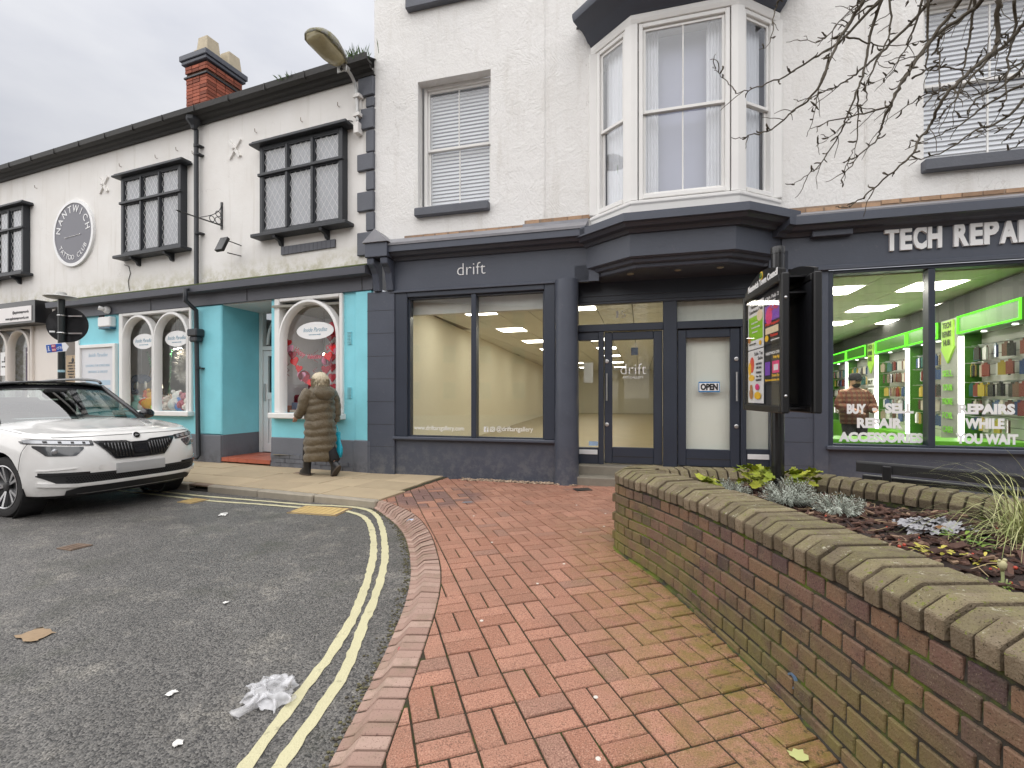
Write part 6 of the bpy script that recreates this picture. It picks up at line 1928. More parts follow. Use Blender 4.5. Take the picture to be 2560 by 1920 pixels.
nm.materials.clear(); nm.materials.append(WHITE); nm.materials.append(MATTK)
for p in nm.polygons:
    c = p.center
    rr2 = min((c.x ** 2 + (c.z - .335) ** 2), ((c.x + 2.65) ** 2 + (c.z - .335) ** 2))
    arch = rr2 < .38 ** 2 and abs(c.y) < .87 and c.z > .2
    p.material_index = 1 if ((c.x < -.42 and c.z > .99 and abs(c.y) < .76) or arch or (c.z < .23 and abs(p.normal.z) > .5)) else 0
nm.polygons.foreach_set('use_smooth', [True] * len(nm.polygons)); nm.set_sharp_from_angle(angle=R(28))
for s_ in (-1, 1):
    for x in (0, -2.65):
        MB().lathe([(.36, .64 * s_), (.375, .64 * s_), (.375, .87 * s_), (.372, .87 * s_), (.36, .66 * s_)], 30, (x, 0, .335), 'y', cap=False).build('arch_liner', MATTK, car)
# panels that follow the nose
def nose(name, y0, y1, zt, zb, off, mat, parent=None, ny=14, nz=3, thick=.02, smooth=True):
    m = MB(); g_ = []
    for lay in (off, off - thick):
        for j in range(nz + 1):
            for i in range(ny + 1):
                y = y0 + (y1 - y0) * i / ny
                a, b = zb(y), zt(y)
                z = a + (b - a) * j / nz
                e = 1e-3
                dx = (Xs(y + e, z) - Xs(y - e, z)) / (2 * e)
                ln = math.hypot(1, dx)
                g_.append((Xs(y, z) + lay / ln, y - lay * dx / ln, z))
    W_ = ny + 1; H_ = (nz + 1) * W_
    f = []
    for j in range(nz):
        for i in range(ny):
            q = j * W_ + i
            f.append((q, q + 1, q + 1 + W_, q + W_))
    for i in range(ny):
        f.append((i, i + 1, H_ + i + 1, H_ + i)); q = nz * W_ + i; f.append((q, q + 1, H_ + q + 1, H_ + q))
    for j in range(nz):
        q = j * W_; f.append((q, q + W_, H_ + q + W_, H_ + q)); q = j * W_ + ny; f.append((q, q + W_, H_ + q + W_, H_ + q))
    m.add(g_, f)
    return m.build(name, mat, parent or car, smooth=30 if smooth else False)
lin = lambda *P: (lambda y: next((a[1] + (b[1] - a[1]) * ((abs(y) - a[0]) / (b[0] - a[0])) for a, b in zip(P, P[1:]) if abs(y) <= b[0]), P[-1][1]))
gt = lin((0, .785), (.09, .785), (.13, .805), (.44, .822))
gb = lin((0, .600), (.27, .607), (.44, .815))
gr = nose('grille', -.44, .44, gt, gb, .012, GLOSSK, ny=40)
it = lin((0, .765), (.09, .765), (.13, .783), (.40, .797)); ib = lin((0, .622), (.255, .627), (.40, .79))
nose('grille_mesh', -.40, .40, it, ib, .016, simple('grille_void', (.004, .004, .004), .8), gr, ny=40)
for s_ in (-1, 1):
    for i in range(9):
        y = s_ * (.10 + i * .032)
        za, zb_ = ib(y) + .004, it(y) - .004
        if zb_ - za > .01:
            P = [(Xs(y, z) + .024, y, z) for z in (za, (za + zb_) / 2, zb_)]
            MB().tube(P, .0085, 6).build('grille_slat', GLOSSK, gr, smooth=True)
nose('radar_panel', -.075, .075, lin((0, .755), (1, .755)), lin((0, .655), (1, .655)), .024, GLOSSK, gr)
LENS = simple('lamp_silver', (.42, .43, .45), .25, .2, 60, metal=.6); LENSD = simple('lamp_dark', (.06, .065, .07), .12, .3, 40, coat=1)
for s_ in (-1, 1):
    a, b = sorted((s_ * .445, s_ * .872))
    hl = nose('headlight', a, b, lin((.44, .828), (.9, .868)), lin((.44, .772), (.9, .812)), .006, GLOSSK, ny=24)
    a, b = sorted((s_ * .475, s_ * .862))
    nose('light_bar', a, b, lin((.44, .818), (.9, .858)), lin((.44, .785), (.9, .824)), .009, LENS, hl, ny=24)
    for i in range(4):
        y = s_ * (.52 + i * .085)
        a, b = sorted((y - .012, y + .012))
        nose('light_divider', a, b, lin((.44, .812), (.9, .852)), lin((.44, .79), (.9, .829)), .011, MATTK, hl, ny=2)
    a, b = sorted((s_ * .53, s_ * .845))
    l2 = nose('lower_headlight', a, b, lin((.53, .765), (.85, .793)), lin((.53, .745), (.6, .672), (.79, .680), (.85, .783)), .004, LENSD, ny=24)
    yb = s_ * .735
    MB().lathe([(.032, 0), (.032, .012), (.02, .02), (.001, .022)], 14, (Xs(yb, .725) - .004, yb, .727), 'x').build('projector', LENS, l2)
    a, b = sorted((s_ * .50, s_ * .83))
    nose('bumper_trim', a, b, lin((.5, .494), (.83, .505)), lin((.5, .474), (.83, .472)), .010, GLOSSK, ny=16)
    a, b = sorted((s_ * .60, s_ * .84))
    nose('bumper_crease', a, b, lin((.6, .545), (.84, .53)), lin((.6, .535), (.84, .52)), .008, WHITE, ny=12)
nose('lower_intake', -.84, .84, lin((0, .47), (.6, .478), (.84, .478)), lin((0, .37), (.6, .37), (.72, .378), (.84, .468)), .004, MATTK, ny=44)
m = MB()
for j in range(4):
    for i in range(-34, 35):
        y = i * .0235 + (j % 2) * .0118; z = .385 + j * .019
        if abs(y) < .68:
            m.add([(Xs(y + a, z) + .0065, y + a, z + b) for a, b in ((-.010, 0), (-.004, .008), (.004, .008), (.010, 0), (.004, -.008), (-.004, -.008))], [(0, 1, 2, 3, 4, 5)])
tag(m.build('honeycomb', simple('honeycomb_black', (.004, .004, .005), .9), car), kind='stuff')
nose('front_lip', -.83, .83, lin((0, .372), (.6, .372), (.83, .40)), lin((0, .335), (.6, .335), (.83, .36)), .022, WHITE, ny=40, thick=.05)
nose('lower_skirt', -.66, .66, lin((0, .333), (.55, .333), (.66, .30)), lin((0, .235), (.6, .225), (.66, .225)), .012, MATTK, ny=36, thick=.05)
nose('number_plate', -.262, .262, lin((0, .552), (1, .552)), lin((0, .441), (1, .441)), .022, simple('blank_grey_plate', (.42, .42, .42), .5, .1, 3), ny=8)
m = MB().lathe([(.042, 0), (.042, .006), (.036, .009)], 24, axis='x')
em = m.build('emblem', M['steel'], car, smooth=40); em.location = (Xs(0, .845) - .003, 0, .853); em.rotation_euler = (0, R(-28), 0)
MB().lathe([(.036, .0095), (.001, .0095)], 24, axis='x').build('emblem_field', GLOSSK, em)
m = MB()
m.prism([(-.022, -.012), (.012, -.006), (.026, .004), (.004, .004), (-.006, .016), (-.012, .0), (-.026, -.004)], .0098, .0115, 'x'); m.build('emblem_arrow', M['steel'], em)
MB().lathe([(.026, 0), (.026, .002)], 16, (Xs(-.40, .53) + .002, -.40, .53), 'x').build('tow_cap', WHITE, car)
# bonnet shut line and creases
for s_ in (-1, 1):
    P = [(Xs(s_ * y, .868) + .003, s_ * y, .872) for y in (.0, .2, .4, .6, .72)]
    MB().tube(cr(P, 4) + [Vector((.2, s_ * .862, .93)), Vector((-.05, s_ * .868, .958)), Vector((-.4, s_ * .868, .98))], .0028, 5).build('shut_line', MATTK, car)
    P = [(Xs(s_ * .885, .80) * 0 + .40, s_ * .872, .80), (.38, s_ * .9, .66), (.33, s_ * .9, .55)]
    MB().tube(cr([(.46, s_ * .865, .82), (.40, s_ * .893, .72), (.37, s_ * .899, .60), (.345, s_ * .897, .50)], 4), .0025, 5).build('shut_line', MATTK, car)
# windscreen, roof, pillars, glass
CG = glass('car_glass', (.50, .58, .56), .85, base=.17)
def grid(name, f, nu, nv, mat, parent=None, smooth=True):
    m = MB(); vv = [f(i / nu, j / nv) for j in range(nv + 1) for i in range(nu + 1)]
    m.add(vv, [(j * (nu + 1) + i, j * (nu + 1) + i + 1, (j + 1) * (nu + 1) + i + 1, (j + 1) * (nu + 1) + i) for j in range(nv) for i in range(nu)])
    return m.build(name, mat, parent or car, smooth=smooth)
def ws(u, v):
    y = (u * 2 - 1); w = .735 + (.585 - .735) * v
    return (-.20 - .16 * y * y - .80 * v + .06 * y * y * v + .05 * math.sin(PI * v), y * w, .985 + .475 * v + .0 * y + .012 * (1 - y * y) * v)
grid('windscreen', ws, 12, 8, CG)
def wb(u, v):
    p = ws(u, .86 + .14 * v); return (p[0] + .006, p[1], p[2] + .004)
grid('windscreen_band', wb, 12, 2, GLOSSK)
def rfn(u, v):
    y = u * 2 - 1; x = -.95 - 1.95 * v
    return (x - .05 * y * y * (1 - v), y * (.60 - .02 * v), 1.462 + .055 * (1 - y * y * .8) + .02 * math.sin(PI * v) - .05 * v * v)
rf_ = grid('car_roof', rfn, 12, 12, GLOSSK)
so = rf_.modifiers.new('s', 'SOLIDIFY'); so.thickness = .03
for s_ in (-1, 1):
    MB().tube([(-.36, s_ * .77, .985), (-.70, s_ * .70, 1.22), (-1.02, s_ * .615, 1.445), (-1.4, s_ * .60, 1.495), (-2.9, s_ * .585, 1.44), (-3.25, s_ * .70, 1.10)], [.035, .032, .034, .035, .035, .04], 8).build('roof_pillar', GLOSSK if s_ < 0 else GLOSSK, car, smooth=True)
    MB().tube(cr([(-.95, s_ * .56, 1.50), (-1.08, s_ * .56, 1.545), (-1.6, s_ * .56, 1.565), (-2.4, s_ * .55, 1.545), (-2.8, s_ * .55, 1.49)], 5), .018, 8).build('roof_rail', GLOSSK, car, smooth=True)
    def sw(u, v, s_=s_):
        x = -.42 - 2.6 * u; top = 1.0 + min(.45, .45 * min(1, u * 2.6 / .6))
        z = 1.0 + (top - 1.0) * v
        return (x, s_ * (.795 - .17 * (z - 1.0) / .47), z)
    grid('side_window', sw, 16, 4, CG)
    MB().tube([(-1.75, s_ * .80, 1.0), (-1.8, s_ * .63, 1.46)], .045, 6).build('door_pillar', GLOSSK, car)
    mr = MB().ball((0, 0, 0), .11, 12, 8, (.6, 1.0, .68)).build('door_mirror', GLOSSK, car, smooth=True, loc=(-.62, s_ * .97, 1.06))
    MB().tube([(0, -s_ * .07, -.04), (.02, -s_ * .17, -.06)], .025, 6).build('mirror_arm', MATTK, mr)
grid('rear_window', lambda u, v: (-3.28 + .4 * v, (u * 2 - 1) * (.72 - .12 * v), 1.05 + .38 * v), 6, 3, CG)
# interior
SEAT = simple('dark_seat_cloth', (.022, .022, .024), .9, .2)
MB().box(-.95, -.4, -.7, .7, .93, 1.03).build('dashboard', SEAT, car, bevel=.05)
for s_ in (-.37, .37):
    st = MB().box(-1.65, -1.15, s_ - .25, s_ + .25, .75, .95).build('front_seat', SEAT, car, bevel=.06)
    MB().box(-1.72, -1.58, s_ - .24, s_ + .24, .9, 1.26).build('seat_back', SEAT, st, bevel=.05)
    MB().box(-1.74, -1.62, s_ - .13, s_ + .13, 1.28, 1.42).build('headrest', SEAT, st, bevel=.04)
MB().box(-2.6, -2.45, -.6, .6, .9, 1.3).build('rear_seat', SEAT, car, bevel=.05)
m = MB().tube([(-.98 + .05 * math.sin(a), -.37 + .18 * math.cos(a), 1.06 + .16 * math.sin(a)) for a in [2 * PI * i / 20 for i in range(21)]], .016, 6, cap=False)
m.build('steering_wheel', SEAT, car, smooth=True)
MB().box(-.86, -.83, -.12, .12, 1.36, 1.42).build('rear_view_mirror', MATTK, car, bevel=.01)
MB().add([(-.42, -.55, 1.045), (-.42, .05, 1.045), (-.62, .05, 1.047), (-.62, -.55, 1.047)], [(0, 1, 2, 3)]).build('paper_on_dash', simple('white_paper', (.75, .76, .8), .7), car)
for s_ in (-1, 1):
    MB().tube([(-.18 - .08, s_ * .1 - .25, 1.0), (-.25, s_ * .1 + .28, 1.01)], .008, 5).build('wiper', MATTK, car)
# wheels
TYRE = simple('tyre_rubber', (.022, .021, .021), .8, .25, 20, bump=.5, bs=80)
RIMD = simple('rim_dark', (.012, .012, .013), .35, .1)
RIML = simple('rim_polished', (.60, .60, .61), .28, .06, metal=.9)
w0 = MB().lathe([(.235, -.095), (.275, -.105), (.315, -.098), (.327, -.075), (.329, 0), (.327, .075), (.315, .098), (.275, .105), (.235, .095)], 48, axis='y', cap=False)
tyre_me = w0.mesh('tyre', TYRE, smooth=40)
grv = MB()
for h in (-.05, -.017, .017, .05):
    grv.lathe([(.3297, h - .004), (.3297, h + .004)], 48, axis='y', cap=False)
grv_me = grv.mesh('tread', MATTK)
rim_me = MB().lathe([(.236, -.1), (.24, -.1), (.24, .1), (.225, .1), (.22, .06), (.05, .045), (.001, .045), (.001, .03), (.2, .03), (.21, -.09)], 40, axis='y', cap=False).mesh('rim', RIMD, smooth=30)
sp_ = MB()
for i in range(5):
    a0 = 2 * PI * i / 5
    for dd in (-.20, .20):
        a, b = a0 + dd * 1.0, a0 + dd * .45
        wv_ = .022
        def P_(r, ang, off, y): return (r * math.cos(ang) - off * math.sin(ang), y, r * math.sin(ang) + off * math.cos(ang))
        p = [P_(.045, a0 + dd * .3, -wv_ * .4, .066), P_(.045, a0 + dd * .3, wv_ * .4, .066), P_(.228, a, wv_ * .8, .094), P_(.228, a, -wv_ * .8, .094)]
        q = [(x, y - .03, z) for x, y, z in p]
        sp_.add(p + q, [(0, 1, 2, 3), (0, 1, 5, 4), (1, 2, 6, 5), (2, 3, 7, 6), (3, 0, 4, 7)])
sp_me = sp_.mesh('spokes', RIML)
hub_me = MB().lathe([(.055, .05), (.05, .075), (.03, .08), (.001, .08)], 20, axis='y').mesh('hub', RIMD, smooth=40)
ring_me = MB().lathe([(.238, .101), (.228, .103), (.222, .098)], 40, axis='y', cap=False).mesh('rim_edge', RIML, smooth=40)
for x in (0, -2.65):
    for s_ in (-1, 1):
        w = inst('wheel', tyre_me, car, (x, s_ * .775, .329), (0, 0, PI if s_ < 0 else 0))
        if x == 0: w.rotation_euler.z += R(4)
        inst('tread_groove', grv_me, w); rm_ = inst('rim', rim_me, w); inst('spokes', sp_me, w); inst('hub_cap', hub_me, w); inst('rim_edge', ring_me, w)
        MB().lathe([(.001, -.04), (.15, -.04), (.15, -.02), (.001, -.02)], 24, axis='y').build('brake_disc', M['steel'], w)
MB().box(-2.9, .3, -.7, .7, .2, .3).build('underbody', MATTK, car)
# ---------------------------------------------------------------- brick planter
pl_ = thing('brick_planter', 'raised brick planter with a row of mossy sloping coping bricks', 'planter', (0, 0, 0))
FT = [(1.02, 4.16), (.90, 4.05), (.855, 3.93), (.90, 3.72), (.995, 3.45), (1.085, 3.10), (1.15, 2.72), (1.195, 2.32), (1.225, 1.95), (1.24, 1.6), (1.25, 1.25), (1.255, .9), (1.26, .45)]
front = along(cr([Vector(p) for p in FT], 12), .01)
BT = [(1.25, 3.98), (1.5, 3.965), (1.75, 3.94), (2.02, 3.85), (2.28, 3.67), (2.48, 3.43), (2.64, 3.18), (2.80, 2.93), (2.95, 2.68), (3.1, 2.35), (3.2, 1.95), (3.25, 1.4), (3.27, .45)]
back = along(cr([Vector(p) for p in BT], 12), .01)
def frame_at(path, s):
    i = min(max(0, s / .01), len(path) - 1.001)
    k_ = int(i); p = path[k_].lerp(path[k_ + 1], i - k_)
    a, b = path[max(0, k_ - 4)], path[min(len(path) - 1, k_ + 5)]
    d = (b - a).normalized()
    return p, d
LF = (len(front) - 1) * .01; LB = (len(back) - 1) * .01
TOPZ = .535
def batter(z, s):
    return .05 * (1 - max(-.15, z) / TOPZ) * min(1, max(0, (s - .5) / 1.0)) + .012 * (1 - z / TOPZ)
# mortar core: front face, back inner face, outer back face
m = MB(); rings = []
for i in range(0, len(front), 5):
    p, d = frame_at(front, i * .01); nn = Vector((d.y, -d.x))         # to the right of travel = inside? travel goes towards the camera
    out = Vector((d.y, -d.x)) if Vector((d.y, -d.x)).x < 0 else Vector((-d.y, d.x))
    if i * .01 < .35: out = Vector((d.y, -d.x))
    s_ = i * .01
    rings.append([(*(p + out * (batter(z, s_) - .009)), z) for z in (-.2, .1, .3, TOPZ + .01)] + [(*(p - out * .21), TOPZ + .01), (*(p - out * .21), -.2)])
m.loft(rings); m.build('mortar_core', M['mortar'], pl_)
m = MB(); rings = []
for i in range(0, len(back), 5):
    p, d = frame_at(back, i * .01); out = Vector((-d.y, d.x))
    if i == 0: print('BACK OUT', out)
    rings.append([(*(p - out * -.008), z) for z in (-.2, TOPZ - .01)] + [(*(p + out * .21), TOPZ - .01), (*(p + out * .21), -.2)])
m.loft(rings); m.build('mortar_core', M['mortar'], pl_)
def bevel_box(lx, ly, lz, mat, name, b=.004):
    bm = bmesh.new(); bmesh.ops.create_cube(bm, size=1)
    bmesh.ops.scale(bm, vec=(lx, ly, lz), verts=bm.verts)
    bmesh.ops.bevel(bm, geom=bm.edges[:], offset=b, segments=1, affect='EDGES')
    me = bpy.data.meshes.new(name); bm.to_mesh(me); bm.free(); me.materials.append(mat); return me
hd_me = bevel_box(.1025, .09, .065, M['brick'], 'brick')
st_me = bevel_box(.215, .09, .065, M['brick'], 'brick')
hd_red = bevel_box(.1025, .09, .065, simple('red_brick', srgb(150, 62, 48), .85, .25, 20, bump=.4), 'brick')
def front_out(d):
    return Vector((d.y, -d.x))
nb_ = 0
for cix in range(-1, 7):
    z = cix * .0755 + .040
    hdr = (cix % 2 == 0)
    ln = .1125 if hdr else .225
    s_ = (.02 if hdr else .02 + .056)
    while s_ + ln < 3.55:
        mid = s_ + ln / 2
        p, d = frame_at(front, mid)
        if cix == -1 and p.y > 3.1:
            s_ += ln; continue
        out = front_out(d)
        c = p + out * (batter(z, mid) - .045 + rnd.uniform(-.0035, .0025))
        me = hd_me if hdr else st_me
        if s_ < .13 and cix in (1, 2, 3, 4) and hdr: me = hd_red
        o = inst('brick', me, pl_, (c.x, c.y, z + rnd.uniform(-.0015, .0015)), (0, 0, math.atan2(d.y, d.x)))
        o.rotation_euler = (rnd.uniform(-.01, .01), rnd.uniform(-.008, .008), math.atan2(d.y, d.x) + rnd.uniform(-.012, .012))
        s_ += ln; nb_ += 1
print('planter bricks', nb_)
def coping(path, s0, s1, prof, step=.0765, gap=.013, flip=1):
    s_ = s0; cnt = 0
    while s_ + step <= s1:
        m = MB(); rings = []
        jz, jo = rnd.uniform(-.006, .005), rnd.uniform(-.007, .006)
        for ss in (s_, s_ + step - gap):
            p, d = frame_at(path, ss)
            out = Vector((d.y, -d.x)) * flip
            rings.append([(*(p + out * (o_ + jo)), z + jz) for o_, z in prof])
        m.loft(rings)
        m.build('coping_brick', M['coping'], pl_, bevel=.0035)
        s_ += step; cnt += 1
    return cnt
PF = [(.012, .545), (.014, .605), (.009, .612), (-.058, .655), (-.068, .658), (-.29, .658), (-.29, .545)]
print(coping(front, .0, LF, PF))
PBk = [(.004, .52), (.008, .575), (-.05, .628), (-.07, .632), (-.235, .632), (-.235, .52)]
print(coping(back, .0, LB, PBk, flip=1))
# nose filler
tag(MB().loft([[(x, y, .60) for x, y in ((1.0, 4.2), (1.28, 4.22), (1.28, 3.95), (1.1, 3.95))], [(x, y, .645) for x, y in ((1.02, 4.18), (1.27, 4.20), (1.27, 3.97), (1.1, 3.97))]]).build('coping_end', M['coping'], pl_, bevel=.006), 'large end coping slab')
wp = MB().lathe([(.03, -.01), (.03, .004), (.022, .004), (.022, -.03)], 16, axis='x')
p, d = frame_at(front, 2.26)
o = wp.build('drain_pipe', simple('blue_grey_pipe', (.10, .16, .24), .4), pl_); o.location = (p.x - .05, p.y, .06); o.rotation_euler = (0, 0, PI)
MB().lathe([(.022, -.012), (.001, -.012)], 12, axis='x').build('pipe_bore', M['dark'], o)
# soil with bark mulch
inner = [frame_at(front, s_ * .1) for s_ in range(2, int(LF * 10))]
loop = [p - front_out(d) * .2 for p, d in inner]
loop2 = [frame_at(back, s_ * .1)[0] for s_ in range(0, int(LB * 10))]
m = MB(); nrow = 40; ncol = 16; vv = []
def soil_z(x, y):
    return .505 + .035 * mnoise.noise(Vector((x * 2.2, y * 2.2, 0))) + .02 * mnoise.noise(Vector((x * 7, y * 7, 3)))
rowsL = [loop[int(i * (len(loop) - 1) / nrow)] for i in range(nrow + 1)]
rowsR = [loop2[int(i * (len(loop2) - 1) / nrow)] for i in range(nrow + 1)]
for a, b in zip(rowsL, rowsR):
    for j in range(ncol + 1):
        q = a.lerp(b, j / ncol); vv.append((q.x, q.y, soil_z(q.x, q.y)))
m.add(vv, [(i * (ncol + 1) + j, i * (ncol + 1) + j + 1, (i + 1) * (ncol + 1) + j + 1, (i + 1) * (ncol + 1) + j) for i in range(nrow) for j in range(ncol)])
tag(m.build('soil', simple('dark_soil', (.035, .022, .018), .95, .4, 30, bump=1, bs=60, bd=.02), None, smooth=True), 'dark soil filling the brick planter', 'soil', kind='stuff')
m = MB()
def in_bed():
    i = rnd.random() ** .8; k_ = int((1 - i) * 0 + rnd.random() * nrow)
    a, b = rowsL[k_], rowsR[k_]
    return a.lerp(b, rnd.uniform(.04, .96))
for q in range(3600):
    p = in_bed()
    if p.y < .9: continue
    l_, w_, t_ = rnd.uniform(.012, .05), rnd.uniform(.006, .018), rnd.uniform(.002, .006)
    mt = Matrix.Translation((p.x, p.y, soil_z(p.x, p.y) + rnd.uniform(0, .018))) @ Matrix.Rotation(rnd.random() * 6.3, 4, 'Z') @ Matrix.Rotation(rnd.uniform(-.5, .5), 4, 'Y') @ Matrix.Rotation(rnd.uniform(-.5, .5), 4, 'X')
    m.box(-l_, l_, -w_, w_, -t_, t_, mt, rnd.random())
k = Nodes('bark_chip')
tv = tintval(k, 'face')
c = k.mix(k.ramp(tv, .0, .8), (.03, .016, .013, 1), (.12, .06, .042, 1))
c = k.mix(k.ramp(tv, .86, .95), c, (.30, .20, .13, 1))
k.bsdf(k.hsv(c, v=k.math('MULTIPLY_ADD', k.noise(60, 3), .8, .6)), .85, k.bump(k.noise(160, 3), .4, .004))
tag(m.build('bark_mulch', k.m, None, tint=True), 'dark red-brown bark chips covering the planter soil', 'bark mulch', kind='stuff')
m = MB()
for q in range(130):
    p = in_bed()
    if p.y < 1.2 or p.y > 3.0: continue
    m.ball((p.x, p.y, soil_z(p.x, p.y) + .022), rnd.uniform(.005, .009), 7, 5)
tag(m.build('fallen_berries', simple('red_berry', (.45, .06, .03), .4, .2), None, smooth=True), 'small red berries scattered over the bark', 'berries', kind='stuff')
m = MB()
for q in range(110):
    p = in_bed()
    if p.y < 1.2: continue
    a = rnd.random() * 6.3; l_ = rnd.uniform(.05, .16)
    z = soil_z(p.x, p.y) + .02
    m.tube([(p.x, p.y, z), (p.x + .5 * l_ * math.cos(a), p.y + .5 * l_ * math.sin(a), z + rnd.uniform(0, .03)), (p.x + l_ * math.cos(a + .2), p.y + l_ * math.sin(a + .2), z + rnd.uniform(-.005, .03))], .0016, 4)
tag(m.build('dry_stalks', simple('straw', (.42, .32, .18), .8, .3)), 'dry straw-coloured stalks lying on the bark', 'stalks', kind='stuff')

# ------------------------------------------------ plants in the bed
def leaf(m, p, d, up, ln, w, seg=3, droop=.3, tint=None):
    """narrow leaf blade"""
    d = d.normalized(); s_ = d.cross(up)
    s_ = s_.normalized() if s_.length > 1e-4 else Vector((1, 0, 0))
    vv = []
    for i in range(seg + 1):
        t = i / seg
        ww = w * (math.sin(PI * min(.97, .08 + .92 * t)) ** .7)
        c = p + d * ln * t - Vector((0, 0, 1)) * droop * ln * t * t
        vv += [c - s_ * ww / 2, c + s_ * ww / 2]
    m.add(vv, [(2 * i, 2 * i + 1, 2 * i + 3, 2 * i + 2) for i in range(seg)], tint)
def foliage_mat(name, a, b, rough=.6):
    k = Nodes(name)
    c = k.mix(tintval(k, 'face'), (*a, 1), (*b, 1))
    k.bsdf(k.hsv(c, v=k.math('MULTIPLY_ADD', k.noise(25, 3), .5, .75)), rough, None, **{'Subsurface Weight': 0.0})
    return k.m
SAGE = foliage_mat('lavender_leaf', (.30, .34, .28), (.62, .66, .58))
def lavender(label, x, y, r, h, n):
    o = thing('lavender_plant', label, 'plant', (x, y, soil_z(x, y)))
    m = MB(); stm = MB()
    for q in range(n):
        a = rnd.random() * 2 * PI; rr_ = r * math.sqrt(rnd.random())
        base = Vector((rr_ * .35 * math.cos(a), rr_ * .35 * math.sin(a), 0))
        tip = Vector((rr_ * math.cos(a), rr_ * math.sin(a), h * rnd.uniform(.6, 1) * (1 - .45 * (rr_ / r) ** 2)))
        stm.tube([base, base.lerp(tip, .6) + Vector((0, 0, .02)), tip], .0018, 4)
        ax = (tip - base).normalized()
        for i in range(20):
            t = .35 + .65 * i / 19
            p = base.lerp(tip, t)
            b = i * 2.4 + rnd.random()
            side = ax.cross(Vector((math.cos(b), math.sin(b), .2))).normalized()
            leaf(m, p, side + ax * .9, ax, rnd.uniform(.022, .038) * (1.1 - .4 * t), .0045, 2, .15, rnd.random())
    m.build('leaves', SAGE, o, tint=True)
    stm.build('stems', simple('woody_stem', (.14, .12, .09), .9), o)
lavender('grey-green lavender bush left of the noticeboard post', 1.60, 3.52, .15, .17, 90)
lavender('large grey lavender bush in front of the noticeboard post', 1.86, 3.22, .19, .20, 150)
lavender('low trailing lavender sprawl on the bark right of the big bush', 2.06, 3.02, .17, .14, 80)
LIME = foliage_mat('lime_leaf', (.20, .27, .02), (.42, .44, .05))
def heuchera(label, x, y, r, h, n, mat):
    o = thing('leafy_plant', label, 'plant', (x, y, soil_z(x, y)))
    m = MB()
    for q in range(n):
        a = rnd.random() * 6.28; rr_ = r * math.sqrt(rnd.random())
        c = Vector((rr_ * math.cos(a), rr_ * math.sin(a), h * rnd.uniform(.4, 1)))
        R_ = rnd.uniform(.025, .045); tx, ty = rnd.uniform(-.6, .6), rnd.uniform(-.6, .6)
        vv = [c]; nn = 12
        for i in range(nn):
            b = 2 * PI * i / nn
            rr2 = R_ * (1 + .18 * math.cos(5 * b)) * (1 if i else .5)
            vv.append(c + Vector((rr2 * math.cos(b), rr2 * math.sin(b), rr2 * (tx * math.cos(b) + ty * math.sin(b)) - .004 + .008 * (i % 2))))
        m.add(vv, [(0, i + 1, (i + 1) % nn + 1) for i in range(nn)], rnd.random())
    m.build('leaves', mat, o, tint=True)
heuchera('lime green leafy plant at the left end of the bed', 1.50, 3.60, .09, .15, 26, LIME)
heuchera('yellow-green leafy plant just left of the noticeboard post', 1.82, 3.60, .12, .22, 40, LIME)
heuchera('lime green leafy plant right behind the noticeboard post', 2.12, 3.52, .13, .20, 40, LIME)
SILV = foliage_mat('silver_leaf', (.26, .26, .27), (.46, .45, .47), .9)
o = thing('silver_plant', 'low silver-white frilly leaved plant on the bark', 'plant', (2.33, 2.66, soil_z(2.33, 2.66)))
m = MB()
for q in range(60):
    a = rnd.random() * 6.28; rr_ = .13 * math.sqrt(rnd.random())
    c = Vector((rr_ * math.cos(a) * 1.3, rr_ * math.sin(a), rnd.uniform(.02, .07) * (1.2 - rr_ / .15)))
    R_ = rnd.uniform(.018, .034); nn = 14
    tx, ty = rnd.uniform(-.5, .5), rnd.uniform(-.5, .5)
    vv = [c]
    for i in range(nn):
        b = 2 * PI * i / nn; rr2 = R_ * (1 + .22 * math.cos(6 * b))
        vv.append(c + Vector((rr2 * math.cos(b) * 1.2, rr2 * math.sin(b), rr2 * (tx * math.cos(b) + ty * math.sin(b)) + .004 * (-1) ** i)))
    m.add(vv, [(0, i + 1, (i + 1) % nn + 1) for i in range(nn)], rnd.random())
m.build('leaves', SILV, o, tint=True)
MB().ball((.0, -.06, .02), .05, 9, 5, (1, .6, .4)).build('dead_leaf', simple('dead_leaf', (.22, .11, .04), .9, .3, 30), o)
GRN = foliage_mat('fresh_leaf', (.07, .16, .02), (.20, .30, .04)); YEL = foliage_mat('yellow_leaf', (.36, .34, .04), (.52, .44, .08))
def sprig(label, x, y, r, h, n, mat, ln=.05, w=.016):
    o = thing('small_plant', label, 'plant', (x, y, soil_z(x, y)))
    m = MB()
    for q in range(n):
        a = rnd.random() * 6.28; rr_ = r * math.sqrt(rnd.random())
        p = Vector((rr_ * math.cos(a), rr_ * math.sin(a), h * rnd.random()))
        d = Vector((math.cos(a + rnd.uniform(-.8, .8)), math.sin(a + rnd.uniform(-.8, .8)), rnd.uniform(.1, 1.0)))
        leaf(m, p, d, Vector((0, 0, 1)), ln * rnd.uniform(.6, 1.2), w, 3, .4, rnd.random())
    m.build('leaves', mat, o, tint=True)
    return o
sprig('fresh green seedling clump with brown stems on the bark', 2.22, 2.36, .09, .07, 46, GRN)
sprig('pale yellow-green rosette by the inner edge of the coping', 1.93, 2.17, .07, .04, 26, YEL, .05, .018)
sprig('yellowing leaf cluster right of the pale rosette', 2.03, 2.08, .055, .03, 18, YEL, .045, .012)
sprig('bright green fern-like sprig near the coping', 1.90, 1.88, .045, .012, 34, GRN, .03, .006)
sprig('tiny green sprig at the coping edge beside the rosette', 1.80, 2.25, .04, .01, 14, GRN, .03, .008)
o = thing('seed_head', 'cut pale green stalk with a bulbous seed head', 'plant', (1.91, 1.87, soil_z(1.91, 1.87)))
